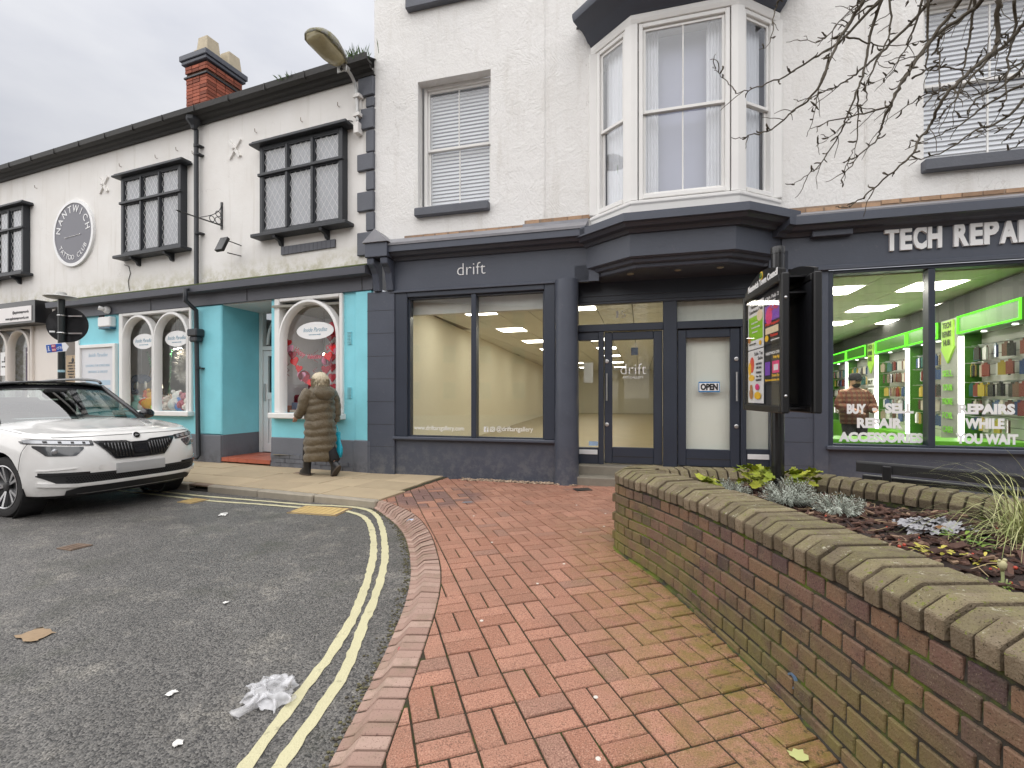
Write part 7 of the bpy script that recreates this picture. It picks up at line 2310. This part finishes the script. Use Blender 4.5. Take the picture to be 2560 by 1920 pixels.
o.scale = (.62, .62, .62)
MB().tube(cr([(0, 0, -.01), (.003, 0, .06), (.0, .0, .115)], 4), .0085, 8).tube([(.025, .005, -.01), (.03, 0, .05)], [.006, .004], 6).build('stalk', simple('pale_green_stalk', (.38, .42, .20), .7), o, smooth=True)
MB().lathe([(.008, .10), (.022, .13), (.024, .15), (.014, .165), (.001, .168)], 12).ball((.016, 0, .17), .012, 8, 5).ball((-.014, .004, .165), .010, 8, 5).build('head', simple('pale_bud', (.50, .46, .26), .8, .2), o, smooth=True)
# arching sedge at the right
SEDGE = foliage_mat('sedge_blade', (.22, .27, .07), (.55, .54, .27))
o = thing('sedge_plant', 'large clump of arching pale green ornamental grass at the bed\'s right', 'ornamental grass', (2.66, 2.46, soil_z(2.66, 2.46)))
m = MB()
for q in range(300):
    a = rnd.random() * 2 * PI
    l_ = rnd.uniform(.3, .8); el_ = rnd.uniform(.5, 1.4)
    d = Vector((math.cos(a) * math.cos(el_), math.sin(a) * math.cos(el_), math.sin(el_)))
    p = Vector((rnd.gauss(0, .05), rnd.gauss(0, .05), 0))
    dr_ = rnd.uniform(.5, 1.15)
    s_ = Vector((-math.sin(a), math.cos(a), 0)) * .0027
    vv = []; nseg = 9; pp = p.copy(); dd = d.copy()
    for i in range(nseg + 1):
        t = i / nseg; w_ = s_ * (1 - t * .85)
        vv += [pp - w_, pp + w_]
        pp = pp + dd * l_ / nseg
        dd = (dd + Vector((0, 0, -dr_ * .32)) + Vector((rnd.uniform(-.03, .03), rnd.uniform(-.03, .03), 0))).normalized()
        if pp.z < .01: pp.z = .01
    m.add(vv, [(2 * i, 2 * i + 1, 2 * i + 3, 2 * i + 2) for i in range(nseg)], rnd.random())
m.build('blades', SEDGE, o, tint=True)

# ---------------------------------------------------------------- noticeboard
nbd = thing('noticeboard', 'black two-sided town noticeboard on a round post in the planter', 'noticeboard', (1.97, 3.56, 0), R(260))
post = MB().lathe([(.045, .4), (.045, 2.30), (.048, 2.30), (.048, 2.335), (.046, 2.352), (.02, 2.36), (.001, 2.36)], 20).build('post', simple('black_post', (.012, .012, .013), .25, .1, coat=.4), nbd, smooth=40)
for sy_, nm in ((-1, 'case_front'), (1, 'case_back')):
    yo = sy_ * .098; th = .05
    f = MB(); z0, z1, xl = 1.135, 2.065, .43
    f.box(-xl, -xl + .05, yo - th / 2, yo + th / 2, z0, z1).box(xl - .05, xl, yo - th / 2, yo + th / 2, z0, z1).box(-xl + .05, xl - .05, yo - th / 2, yo + th / 2, z0, z0 + .05).box(-xl + .05, xl - .05, yo - th / 2, yo + th / 2, z1 - .05, z1)
    cs = f.build(nm, simple('gloss_black_case', (.010, .010, .011), .42, .05), nbd, bevel=.008)
    arc = [(-xl + .03, z1 + .001)] + [(-xl + .03 + (2 * xl - .06) * i / 14, z1 + .03 + .085 * math.sin(PI * i / 14)) for i in range(15)] + [(xl - .03, z1 + .001)]
    hdr_ = MB().prism(arc, yo - .012, yo + .012).build('header_board', simple('gloss_black_case', (.010, .010, .011)), cs)
    MB().box(-xl + .05, xl - .05, yo + sy_ * -.02, yo + sy_ * -.012, z0 + .05, z1 - .05).build('back_panel', simple('board_back', (.016, .017, .022), .6), cs)
    if sy_ < 0:
        MB().box(-xl + .05, xl - .05, yo - .016, yo - .012, z0 + .05, z1 - .05).build('door_glass', glass('board_glass', (.99, .99, .99), .3, base=.015), cs)
        t = MB(); text_fit(t, 'Nantwich Town Council', -.31, .33, 2.078, .045, yo - .016, .003, .002); t.build('lettering', M['inkwhite'], hdr_)
        MB().lathe([(.032, 0), (.032, -.004), (.001, -.004)], 20, (.0, yo - .013, 2.145), 'y').build('crest_disc', simple('crest_yellow', srgb(225, 190, 60), .5), hdr_)
        MB().tube([(.02 * math.cos(a), yo - .018, 2.145 + .02 * math.sin(a)) for a in [2 * PI * i / 14 for i in range(15)]], .003, 4, cap=False).tube([(-.008, yo - .018, 2.155), (.008, yo - .018, 2.15), (-.006, yo - .018, 2.132)], .003, 4).build('crest_mark', simple('crest_green', srgb(40, 110, 60), .5), hdr_)
        for z in (1.25, 1.9):
            MB().ball((xl + .0, yo, z), .011, 8, 5).build('screw', M['steel'], cs, smooth=True)
for z in (1.16, 1.95, 2.06):
    MB().box(-.3, .3, -.09, .09, z, z + .012).box(-.06, .06, -.09, .09, z + .011, z + .03).build('crossbar', M['darkmetal'], nbd)
MB().box(.36, .40, .085, .088, 1.19, 1.28).build('maker_label', simple('pale_label', (.5, .6, .62), .5, .3, 40), nbd)
m = MB()
for x in (-.05, .0):
    m.tube([(x + .06, -.09, 2.09), (x + .06, .09, 2.1)], .014, 8)
m.build('clamp_tube', M['steel'], nbd)
# posters pinned inside the front case
BASE = Matrix.Translation((1.97, 3.56, 0)) @ Matrix.Rotation(R(260), 4, 'Z')
def pin(label, x0, x1, z0, z1, mat, items, yo=-.0955):
    o = MB().box(-(x1 - x0) / 2, (x1 - x0) / 2, -.0008, .0008, -(z1 - z0) / 2, (z1 - z0) / 2).build('poster', mat)
    o.matrix_world = BASE @ Matrix.Translation(((x0 + x1) / 2, yo, (z0 + z1) / 2)); tag(o, label, 'poster')
    w, h = (x1 - x0) / 2, (z1 - z0) / 2
    for i, it_ in enumerate(items):
        yy = -.0012 - .0005 * i
        if it_[0] == 'r':
            _, a, b, c, d, mt_ = it_
            MB().add([(a * w, yy, c * h), (b * w, yy, c * h), (b * w, yy, d * h), (a * w, yy, d * h)], [(0, 1, 2, 3)]).build('print_block', mt_, o)
        elif it_[0] == 'o':
            _, cx_, cz_, rx, rz, mt_ = it_
            MB().add([(cx_ * w + rx * w * math.cos(2 * PI * q / 18), yy, cz_ * h + rz * h * math.sin(2 * PI * q / 18)) for q in range(18)], [tuple(range(18))]).build('print_shape', mt_, o)
        else:
            _, s_, a, b, z, hh, mt_ = it_
            t = MB(); text_fit(t, s_, a * w, b * w, z * h, hh * h, yy, .001, .0006); t.build('lettering', mt_, o)
    return o
PW = simple('poster_white', (.78, .78, .78), .6, .02); PK = simple('poster_black', (.014, .012, .016), .5)
c_g = simple('poster_green', srgb(140, 200, 20), .6, .08, 12); c_r = simple('poster_red', srgb(225, 70, 45), .6, .1); c_pk = simple('poster_pink', srgb(225, 40, 120), .5, .25, 20); c_pu = simple('poster_purple', srgb(120, 60, 180), .5, .4, 20); c_y = simple('poster_yellow', srgb(240, 190, 30), .6, .15, 20); c_b = simple('poster_brown', srgb(170, 110, 50), .6, .3, 20); c_cr = simple('poster_cream', srgb(235, 215, 180), .6, .15, 20)
pin('white and lime green luncheon club poster in the noticeboard\'s top left', -.37, .0, 1.62, 1.985, PW, [('r', -.9, .9, -.62, .42, c_g), ('t', 'Nantwich', -.6, .35, .78, .13, M['inkblack']), ('t', 'Luncheon Club', -.8, .9, .56, .14, M['inkblack']), ('o', .55, .35, .36, .24, c_cr), ('t', 'Mondays 12 noon', -.5, .3, .1, .06, PW), ('t', 'Hot lunch and company', -.5, .6, -.1, .06, PW), ('t', 'All welcome', -.4, .3, -.3, .06, PW), ('o', -.75, -.55, .2, .16, c_b), ('t', 'Telephone for details', -.8, .1, -.8, .06, M['inkblack']), ('o', .65, -.8, .16, .1, c_y)])
pin('black and pink live music poster in the noticeboard\'s top right', .01, .39, 1.625, 1.985, PK, [('t', '12th Feb 2', -.85, .55, .78, .13, PW), ('t', 'Nantwich Hall', -.8, .2, .62, .09, PW), ('r', -.9, .7, -.1, .55, c_pu), ('o', -.45, .12, .35, .36, c_pk), ('t', 'SLADY', -.35, .8, .30, .22, c_r), ('t', 'Plus Support', -.8, .7, -.26, .1, c_r), ('r', -.8, .55, -.60, -.34, c_cr), ('t', 'Tickets', -.3, .5, -.74, .1, c_r), ('o', -.65, -.76, .2, .13, c_y), ('r', -.2, .7, -.9, -.86, PW)])
pin('white table top sale poster with teddy and teapot pictures, lower left', -.37, .0, 1.195, 1.612, PW, [('t', 'Table Top', -.2, .9, .78, .12, M['inkblack']), ('t', 'Sale', .3, .9, .6, .12, M['inkblack']), ('o', -.45, .45, .3, .3, c_r), ('o', -.75, .3, .2, .26, c_y), ('o', -.5, -.05, .4, .12, c_y), ('t', 'NANTWICH', .1, .8, .42, .07, M['inkblack']), ('t', 'CIVIC HALL', .1, .8, .28, .07, M['inkblack']), ('t', 'THURSDAY', .1, .8, .1, .07, M['inkblack']), ('t', '9am - 12pm', .15, .8, -.04, .07, M['inkblack']), ('t', 'FREE ENTRY', .1, .8, -.18, .07, M['inkblack']), ('o', -.5, -.66, .25, .2, c_b), ('o', -.5, -.42, .17, .12, c_b), ('o', .35, -.72, .42, .14, c_y), ('o', .3, -.4, .25, .12, c_pk)])
pin('dark poster with yellow print and a pink picture, lower right', .01, .39, 1.34, 1.58, PK, [('t', 'NANTWICH CIVIC', -.8, .7, .72, .16, PW), ('t', 'Friday Night', .0, .7, .46, .16, c_y), ('r', -.1, .65, -.4, .3, c_pk), ('r', .05, .5, -.25, .1, PW), ('r', -.85, -.3, -.5, .3, c_pu), ('t', 'Doors 7pm', -.1, .7, -.6, .14, c_y), ('t', 'Book now at the box office', -.8, .7, -.85, .12, c_y)])

# ---------------------------------------------------------------- bench behind the planter
bn = thing('bench', 'low black slatted bench behind the planter seen from the back', 'bench', (3.05, 4.25, 0), math.atan2(-.75, .68))
BK = simple('black_bench_timber', (.022, .022, .024), .55, .3, 8, bump=.4)
LB_ = 1.75
rings = [[(x, yy, zz_) for yy, zz_ in ((-.02, .585), (.025, .585), (.025, .665), (.012, .678), (-.008, .678), (-.02, .665))] for x in (0, .02, LB_ - .02, LB_)]
MB().loft(rings).build('back_slat', BK, bn, bevel=.004)
for i in range(4):
    MB().box(-.02, LB_ + .02, .06 + i * .10, .145 + i * .10, .545 if i < 0 else .40, .435).build('seat_slat', BK, bn, bevel=.006)
MB().box(.02, LB_ + .02, .10, .16, .50, .545).build('lower_back_slat', BK, bn, bevel=.006)
for x in (.22, LB_ - .25):
    MB().box(x - .03, x + .03, -.045, -.0205, .50, .655).box(x - .04, x + .04, -.05, .08, .49, .51).build('back_bracket', simple('worn_black_iron', (.02, .02, .022), .35), bn, bevel=.006)
    MB().box(x - .03, x + .03, .0, .05, 0, .5).build('leg', M['darkmetal'], bn)
    MB().box(x - .03, x + .03, .4, .45, 0, .4).box(x - .03, x + .03, .05, .4, .34, .40).build('leg', M['darkmetal'], bn)

# ---------------------------------------------------------------- bare tree over the planter
tr = thing('bare_tree', 'bare winter tree whose knobbly twigs hang over the top right', 'tree', (0, 0, 0))
BARK = simple('lichen_bark', (.085, .07, .05), .9, .5, 22, bump=.6, bs=70)
tk = MB()
tk.tube(cr([(2.85, 1.55, .3), (2.9, 1.6, 1.5), (3.05, 1.75, 2.8), (3.2, 1.95, 3.8)], 6), [.13 - .003 * i for i in range(19)], 12)
tk.build('trunk', BARK, tr, smooth=True)
lm = MB()
HUB = Vector((3.2, 1.95, 3.8))
TB = [
(0.011, [(2.3, 3.0, 3.73), (2.16, 3.06, 3.58), (2.02, 3.03, 3.45), (1.83, 2.96, 3.32), (1.64, 2.95, 3.2), (1.51, 3.01, 3.18), (1.43, 3.06, 3.18)]),
(0.004, [(1.4, 3.0, 3.14), (1.37, 3.06, 3.25), (1.3, 3.03, 3.29), (1.24, 2.96, 3.28)]),
(0.011, [(2.12, 2.9, 3.64), (2.08, 2.96, 3.55), (1.98, 2.93, 3.39), (1.89, 2.86, 3.24), (1.84, 2.85, 3.11), (1.79, 2.91, 3.04), (1.71, 2.96, 2.99), (1.58, 2.92, 2.87), (1.42, 2.85, 2.8), (1.38, 2.85, 2.78), (1.34, 2.93, 2.83)]),
(0.01, [(2.39, 3.1, 3.81), (2.37, 3.16, 3.65), (2.31, 3.13, 3.43), (2.21, 3.06, 3.22), (2.13, 3.05, 3.03), (2.12, 3.11, 2.94), (2.03, 3.16, 2.78), (1.9, 3.12, 2.67), (1.78, 3.05, 2.59)]),
(0.011, [(2.74, 3.2, 3.83), (2.66, 3.26, 3.73), (2.48, 3.23, 3.56), (2.31, 3.16, 3.41), (2.2, 3.15, 3.32), (2.12, 3.21, 3.3), (1.99, 3.26, 3.26), (1.89, 3.22, 3.24)]),
(0.011, [(2.58, 2.8, 3.51), (2.48, 2.86, 3.35), (2.37, 2.83, 3.2), (2.23, 2.76, 3.04), (2.15, 2.75, 2.91), (2.03, 2.81, 2.9), (1.85, 2.86, 2.87), (1.79, 2.82, 2.8)]),
(0.012, [(2.8, 2.9, 3.59), (2.65, 2.96, 3.5), (2.49, 2.93, 3.34), (2.33, 2.86, 3.13), (2.26, 2.85, 3.0), (2.24, 2.91, 2.9), (2.26, 2.96, 2.85), (2.14, 2.92, 2.74), (2.0, 2.85, 2.6), (1.95, 2.85, 2.51)]),
(0.008, [(2.6, 3.0, 3.73), (2.65, 3.06, 3.5), (2.62, 3.03, 3.31), (2.63, 2.96, 3.27), (2.65, 2.95, 3.28)]),
(0.013, [(2.73, 2.7, 3.48), (2.79, 2.76, 3.32), (2.73, 2.73, 3.21), (2.52, 2.66, 3.03), (2.4, 2.65, 2.92), (2.39, 2.71, 2.85), (2.4, 2.76, 2.8), (2.3, 2.72, 2.7), (2.21, 2.65, 2.59), (2.13, 2.65, 2.51), (2.06, 2.73, 2.43), (1.97, 2.76, 2.36), (1.88, 2.71, 2.31), (1.78, 2.64, 2.29)]),
(0.012, [(2.99, 2.8, 3.42), (2.89, 2.86, 3.3), (2.71, 2.83, 3.13), (2.54, 2.76, 2.95), (2.47, 2.75, 2.88)]),
(0.01, [(3.18, 2.9, 3.33), (3.03, 2.96, 3.17), (2.83, 2.93, 3.06), (2.71, 2.86, 2.91), (2.64, 2.85, 2.92)]),
(0.009, [(3.07, 2.8, 3.12), (2.85, 2.86, 3.0), (2.66, 2.83, 2.86), (2.43, 2.76, 2.74), (2.25, 2.75, 2.66)]),
(0.009, [(2.96, 2.7, 2.99), (2.81, 2.76, 2.83), (2.64, 2.73, 2.76), (2.4, 2.66, 2.61), (2.26, 2.65, 2.56), (2.18, 2.71, 2.57)]),
(0.009, [(3.14, 2.9, 2.98), (3.1, 2.96, 2.9), (2.99, 2.93, 2.79)]),
(0.009, [(2.93, 2.8, 3.56), (3.0, 2.86, 3.42), (2.92, 2.83, 3.2), (2.83, 2.76, 2.95), (2.79, 2.75, 2.88)]),
(0.009, [(2.89, 3.0, 3.73), (2.92, 3.06, 3.58), (2.86, 3.03, 3.34), (2.75, 2.96, 3.12), (2.68, 2.95, 2.99)]),
(0.008, [(2.65, 3.1, 3.81), (2.62, 3.16, 3.6), (2.5, 3.13, 3.41), (2.37, 3.06, 3.27)]),
(0.008, [(2.29, 3.0, 3.68), (2.31, 3.06, 3.65), (2.25, 3.03, 3.57)]),
(0.007, [(1.8, 3.2, 3.93), (1.81, 3.26, 3.92), (1.76, 3.23, 3.81), (1.7, 3.16, 3.58), (1.62, 3.15, 3.52)]),
(0.008, [(2.31, 3.0, 3.73), (2.21, 3.06, 3.69), (2.1, 3.03, 3.59), (1.97, 2.96, 3.55)]),
(0.006, [(2.02, 2.9, 3.42), (2.19, 2.96, 3.43), (2.29, 2.93, 3.39), (2.39, 2.86, 3.35), (2.56, 2.85, 3.41)]),
(0.007, [(2.42, 2.9, 3.17), (2.61, 2.96, 3.28), (2.73, 2.93, 3.24), (2.85, 2.86, 3.19), (3.04, 2.85, 3.23)]),
(0.006, [(1.92, 2.9, 3.32), (1.93, 2.96, 3.26), (1.88, 2.93, 3.14), (1.79, 2.86, 2.9), (1.75, 2.85, 2.79)]),
(0.006, [(2.23, 3.1, 3.23), (2.28, 3.16, 3.14), (2.25, 3.13, 2.92), (2.16, 3.06, 2.78), (2.13, 3.05, 2.69)]),
(0.006, [(2.58, 2.9, 3.08), (2.53, 2.96, 3.1), (2.35, 2.93, 2.98), (2.19, 2.86, 2.87)]),
(0.008, [(2.5, 2.8, 3.35), (2.53, 2.86, 3.33), (2.52, 2.83, 3.24), (2.45, 2.76, 3.02), (2.42, 2.75, 2.89)]),
(0.007, [(2.83, 2.8, 3.35), (2.94, 2.86, 3.4), (2.94, 2.83, 3.32), (2.73, 2.76, 3.22), (2.63, 2.75, 3.23)]),
(0.008, [(2.24, 3.1, 3.81), (2.26, 3.16, 3.79), (2.18, 3.13, 3.78)]),
]
for r0, pts in list(TB):
    if pts[0][0] > 2.15:
        for q in range(1 if rnd.random() < .55 else 0):
            dx_, dy_, dz_ = rnd.uniform(.05, .45), rnd.uniform(-.25, .2), rnd.uniform(-.05, .28)
            TB.append((r0 * rnd.uniform(.6, .9), [(a + dx_ + rnd.uniform(-.05, .05), b + dy_, c + dz_ + rnd.uniform(-.05, .05)) for a, b, c in pts[:max(3, len(pts) - q * 2 - 1)]]))
tw_ = MB()
for r0, pts in TB:
    P = [Vector(p) for p in pts]
    P[0] = P[0]
    path = cr(P, 5)
    for i in range(1, len(path) - 1):
        path[i] = path[i] + Vector((rnd.uniform(-.006, .006), rnd.uniform(-.008, .008), rnd.uniform(-.006, .006)))
    n = len(path)
    tw_.tube(path, [max(.0018, r0 * (1 - .82 * (i / (n - 1)) ** .8)) for i in range(n)], 6)
    # knobbly fruiting spurs and thin side twigs
    L_ = sum((b - a).length for a, b in zip(path, path[1:]))
    for q in range(int(L_ / .075)):
        i = rnd.randrange(1, n - 1); p = path[i]
        d = (path[i + 1] - path[i - 1]).normalized()
        side = d.cross(Vector((rnd.uniform(-1, 1), rnd.uniform(-1, 1), rnd.uniform(-1, 1)))).normalized()
        if rnd.random() < .7:
            pp = p.copy(); dd = (side + d * .6).normalized()
            cn = rnd.randrange(3, 6); pa = [pp]; ra = [.004]
            for c in range(cn):
                pp = pp + dd * .011; dd = (dd + Vector((rnd.uniform(-.5, .5), rnd.uniform(-.5, .5), rnd.uniform(-.2, .5)))).normalized()
                pa.append(pp.copy()); ra.append(rnd.choice((.003, .0045, .006)))
            ra[-1] = .002
            tw_.tube(pa, ra, 5)
        else:
            ln = rnd.uniform(.06, .2); pa = [p]; dd = (side * .7 + d).normalized(); pp = p.copy()
            for c in range(6):
                pp = pp + dd * ln / 6; dd = (dd + Vector((rnd.uniform(-.35, .35), rnd.uniform(-.35, .35), rnd.uniform(-.35, .25)))).normalized(); pa.append(pp.copy())
            tw_.tube(pa, [.003, .0028, .0026, .0024, .0022, .002, .0016], 4)
    # link to a limb above the frame
    a = path[0]
    if (a.z > 3.3 or a.x > 2.5) and r0 in (.011, .012, .013, .01):
        end = HUB + Vector((rnd.uniform(-.2, .1), rnd.uniform(-.2, .2), rnd.uniform(.2, .9)))
        midp = a.lerp(end, .5) + Vector((0, 0, rnd.uniform(.05, .25)))
        lm.tube(cr([HUB, end.lerp(HUB, .4), end, midp, a], 4), [.05 - (.05 - r0) * i / 16 for i in range(17)], 7)
lm.build('limbs', BARK, tr, smooth=True)
tw_.build('twigs', BARK, tr, smooth=True)

# ---------------------------------------------------------------- litter
def litter(name, label, cat, x, y, z, m, mat, rz=0, solid=0):
    o = m.build(name, mat, None, smooth=True); o.location = (x, y, z); o.rotation_euler = (0, 0, rz)
    if solid:
        s_ = o.modifiers.new('s', 'SOLIDIFY'); s_.thickness = solid
    return tag(o, label, cat)
def crumple(w, l_, h, n, seed, fold=.5):
    m = MB(); vv = []
    for j in range(n + 1):
        for i in range(n + 1):
            u, v = i / n - .5, j / n - .5
            q = Vector((u * 4 + seed, v * 4, seed))
            e = 1 + fold * mnoise.noise(q * .8)
            vv.append((u * w * e + .25 * w * mnoise.noise(q * 1.7), v * l_ * e + .25 * l_ * mnoise.noise(q * 1.7 + Vector((9, 0, 0))), max(.002, h * (.35 + .9 * abs(mnoise.noise(q * 1.3))) * (1 - (2 * max(abs(u), abs(v))) ** 3) + .004)))
    m.add(vv, [(j * (n + 1) + i, j * (n + 1) + i + 1, (j + 1) * (n + 1) + i + 1, (j + 1) * (n + 1) + i) for j in range(n) for i in range(n)])
    return m
k = Nodes('torn_plastic')
pb = k.n('ShaderNodeBsdfPrincipled', {'Base Color': (.80, .80, .82, 1), 'Roughness': .35})
tp_ = k.n('ShaderNodeBsdfTransparent')
mx = k.n('ShaderNodeMixShader', {0: k.math('MULTIPLY_ADD', k.noise(14, 3), .9, .0, clamp=True)})
k.t.links.new(tp_.outputs[0], mx.inputs[1]); k.t.links.new(pb.outputs[0], mx.inputs[2]); k.t.links.new(mx.outputs[0], k.out.inputs[0])
rz0 = lambda y: ROAD + gz(y) + .004
s_f = 1.04
litter('plastic_bag', 'crumpled torn translucent plastic bag on the road by the yellow lines', 'litter', -1.10, 2.18, rz0(2.18), crumple(.22, .22, .07, 26, 3.1, .45), k.m, .4)
PAPER = simple('wet_paper', (.72, .71, .68), .8, .1, 20)
for i, (x, y, w, l_, lab) in enumerate(((-1.55, 2.19, .045, .03, 'torn white paper scrap left of the plastic bag'), (-1.31, 1.88, .04, .03, 'torn white paper scrap nearest the camera on the road'), (-1.85, 3.1, .03, .025, 'small white paper scrap in the middle of the road'), (-3.21, 5.33, .16, .07, 'flattened white wrapper near the double lines'), (-2.9, 2.0, .03, .02, 'small white fleck at the far left of the road'))):
    litter('paper_scrap', lab, 'litter', x, y, rz0(y), crumple(w, l_, .006, 5, i * 2.7), PAPER, rnd.random() * 3)
litter('cardboard', 'flattened ribbed brown cardboard scrap on the road', 'litter', -2.68, 2.70, rz0(2.7), crumple(.17, .12, .008, 6, 8.2, .2), simple('wet_cardboard', srgb(150, 128, 102), .9, .25, 30), -.3)
litter('wrapper', 'crumpled white and blue wrapper lying on the kerb bricks', 'litter', -1.03, 4.86, -.02, crumple(.09, .07, .03, 8, 5.5), simple('white_blue_wrapper', (.62, .66, .8), .35, .35, 60), .3)
litter('wrapper', 'small red sweet wrapper on the kerb bricks', 'litter', -.57, 2.46, gz(2.5) - .015, crumple(.03, .02, .01, 5, 2.2), simple('red_wrapper', (.5, .06, .08), .3, .3, 90), .5)
litter('wrapper', 'flattened dark foil packet on the far red pavers', 'litter', .03 - .55, 5.62, .003, crumple(.12, .05, .006, 5, 7.2), simple('dull_foil', (.2, .21, .24), .4, .4, 40), .2)
gumm = simple('old_gum', (.66, .62, .56), .8, .05)
m = MB()
for x, y in ((-.17, 2.73), (.34, 2.06), (.18, 3.24), (.6, 4.4), (1.0, 5.1), (-.2, 4.1), (.4, 3.6), (.75, 5.5), (-.4, 5.0), (.28, 1.72), (.9, 4.6)):
    m.lathe([(.011, 0), (.009, .0025), (.001, .003)], 8, (x + rnd.uniform(-.03, .03), y, gz(y)))
tag(m.build('chewing_gum', gumm), 'pale spots of trodden chewing gum on the red pavers', 'chewing gum', kind='stuff')
m = MB(); pts = [(0, 0), (.02, -.008), (.034, .004), (.03, .018), (.042, .03), (.028, .038), (.022, .052), (.006, .046), (-.004, .06), (-.014, .042), (-.024, .034), (-.016, .02), (-.02, .008)]
m.add([(0.005, .022, .012)] + [(a, b, .003 + .25 * abs(a)) for a, b in pts], [(0, i + 1, (i + 1) % len(pts) + 1) for i in range(len(pts))])
o = litter('fallen_leaf', 'fallen yellow-green leaf on the pavers at the wall\'s foot', 'leaf', 1.03, 1.70, gz(1.7) + .004, m, simple('leaf_yellow', (.52, .54, .22), .7, .1), .4)
m = MB(); vv = []
ns_ = 180
for q in range(ns_ + 1):
    sv_ = .12 + (LF - .3) * q / ns_
    p, d = frame_at(front, sv_); out = front_out(d)
    w_ = .008 + .02 * abs(mnoise.noise(Vector((sv_ * 9, 0, 0)))) + .012 * abs(mnoise.noise(Vector((sv_ * 31, 4, 0))))
    a = p + out * (batter(0, sv_) - .02); b = p + out * (batter(0, sv_) + w_)
    vv += [(a.x, a.y, gz(a.y) + .010), (b.x, b.y, gz(b.y) + .003)]
m.add(vv, [(2 * i, 2 * i + 2, 2 * i + 3, 2 * i + 1) for i in range(ns_)])
tag(m.build('moss_line', M['mortar']), 'moss and grit gathered along the foot of the planter wall', 'moss', kind='stuff')
m = MB()
for q in range(900):
    t = rnd.random(); p = at_len(Oc, t * lens[-1])
    a = rnd.random()
    c = (p.x - abs(rnd.gauss(0, .03)), p.y, ROAD + gz(p.y) + .004)
    m.ball(c, rnd.uniform(.003, .009), 5, 3, (1.2, 1, .5), rnd.random())
tag(m.build('kerb_grit', foliage_mat('kerb_grit', (.06, .05, .04), (.14, .13, .06), .95), None, tint=True), 'grit and moss along the foot of the kerb bricks', 'grit', kind='stuff')

# ---------------------------------------------------------------- other side of the street (seen mirrored in the windows)
def far_house(label, x, y, rz, w, h, d, wallm, nwin, floors, timber=False):
    o = thing('far_building', label, 'building', (x, y, 0), rz)
    MB().box(-w / 2, w / 2, 0, d, -.2, h).build('wall', wallm, o)
    MB().add([(-w / 2 - .3, -.4, h), (w / 2 + .3, -.4, h), (w / 2 + .3, d / 2, h + d * .4), (-w / 2 - .3, d / 2, h + d * .4), (-w / 2 - .3, d + .4, h), (w / 2 + .3, d + .4, h)], [(0, 1, 2, 3), (3, 2, 5, 4), (1, 5, 2), (0, 3, 4)]).build('roof', M['slate'], o)
    for f in range(floors):
        for i in range(nwin):
            cx_ = -w / 2 + w * (i + .5) / nwin; z0 = 1.0 + f * (h / floors)
            fr2 = MB().box(cx_ - .5, cx_ + .5, -.06, .05, z0, z0 + 1.3).build('window', M['white'] if timber else simple('far_stone', (.20, .15, .11), .8), o)
            MB().box(cx_ - .42, cx_ + .42, -.08, -.061, z0 + .08, z0 + 1.22).build('pane', M['dark'], fr2)
    if timber:
        z = h * .52
        n = int(w / .55)
        for i in range(n + 1):
            xx = -w / 2 + i * w / n
            MB().box(xx - .09, xx + .09, -.1, -.062, z, h).build('timber_post', M['black'], o)
        for zz_ in (z, z + (h - z) / 2, h - .15):
            MB().box(-w / 2, w / 2, -.12, -.101, zz_, zz_ + .2).build('timber_rail', M['black'], o)
    return o
FB = simple('far_brick', srgb(150, 105, 80), .9, .2, 2)
far_house('black and white timbered building across the street behind the viewer', 7, -17, PI, 22, 8.2, 8, simple('far_white', (.75, .74, .7), .8), 8, 3, True)
far_house('long brick terrace across the street behind the viewer', -19, -14, PI - R(42), 26, 8.0, 8, FB, 10, 3)

def far_tree(label, x, y, h, r):
    o = thing('far_tree', label, 'tree', (x, y, -.1), group='trees across the street')
    MB().tube([(0, 0, 0), (.1, 0, h * .4), (0, .1, h * .8)], [.25, .18, .06], 8).build('trunk', BARK, o)
    m = MB()
    for q in range(1500):
        d = Vector((rnd.gauss(0, 1), rnd.gauss(0, 1), rnd.gauss(0, 1))).normalized() * (rnd.random() ** .4)
        c = Vector((d.x * r, d.y * r, h * .62 + d.z * h * .38))
        a = Vector((rnd.uniform(-1, 1), rnd.uniform(-1, 1), rnd.uniform(-1, 1))) * .22; b = Vector((rnd.uniform(-1, 1), rnd.uniform(-1, 1), rnd.uniform(-1, 1))) * .22
        m.add([c, c + a, c + b], [(0, 1, 2)], rnd.random())
    m.build('crown', foliage_mat('dark_evergreen', (.03, .045, .02), (.07, .09, .04)), o, tint=True)
for i, (x, y, h, r) in enumerate(((-6.5, -19, 8.5, 2.6), (-9.5, -24, 10, 3.2), (-4.6, -28, 9, 2.8))):
    far_tree('dark evergreen across the street behind the viewer, %s of three' % ('left', 'middle', 'right')[(1, 0, 2)[i]], x, y, h, r)
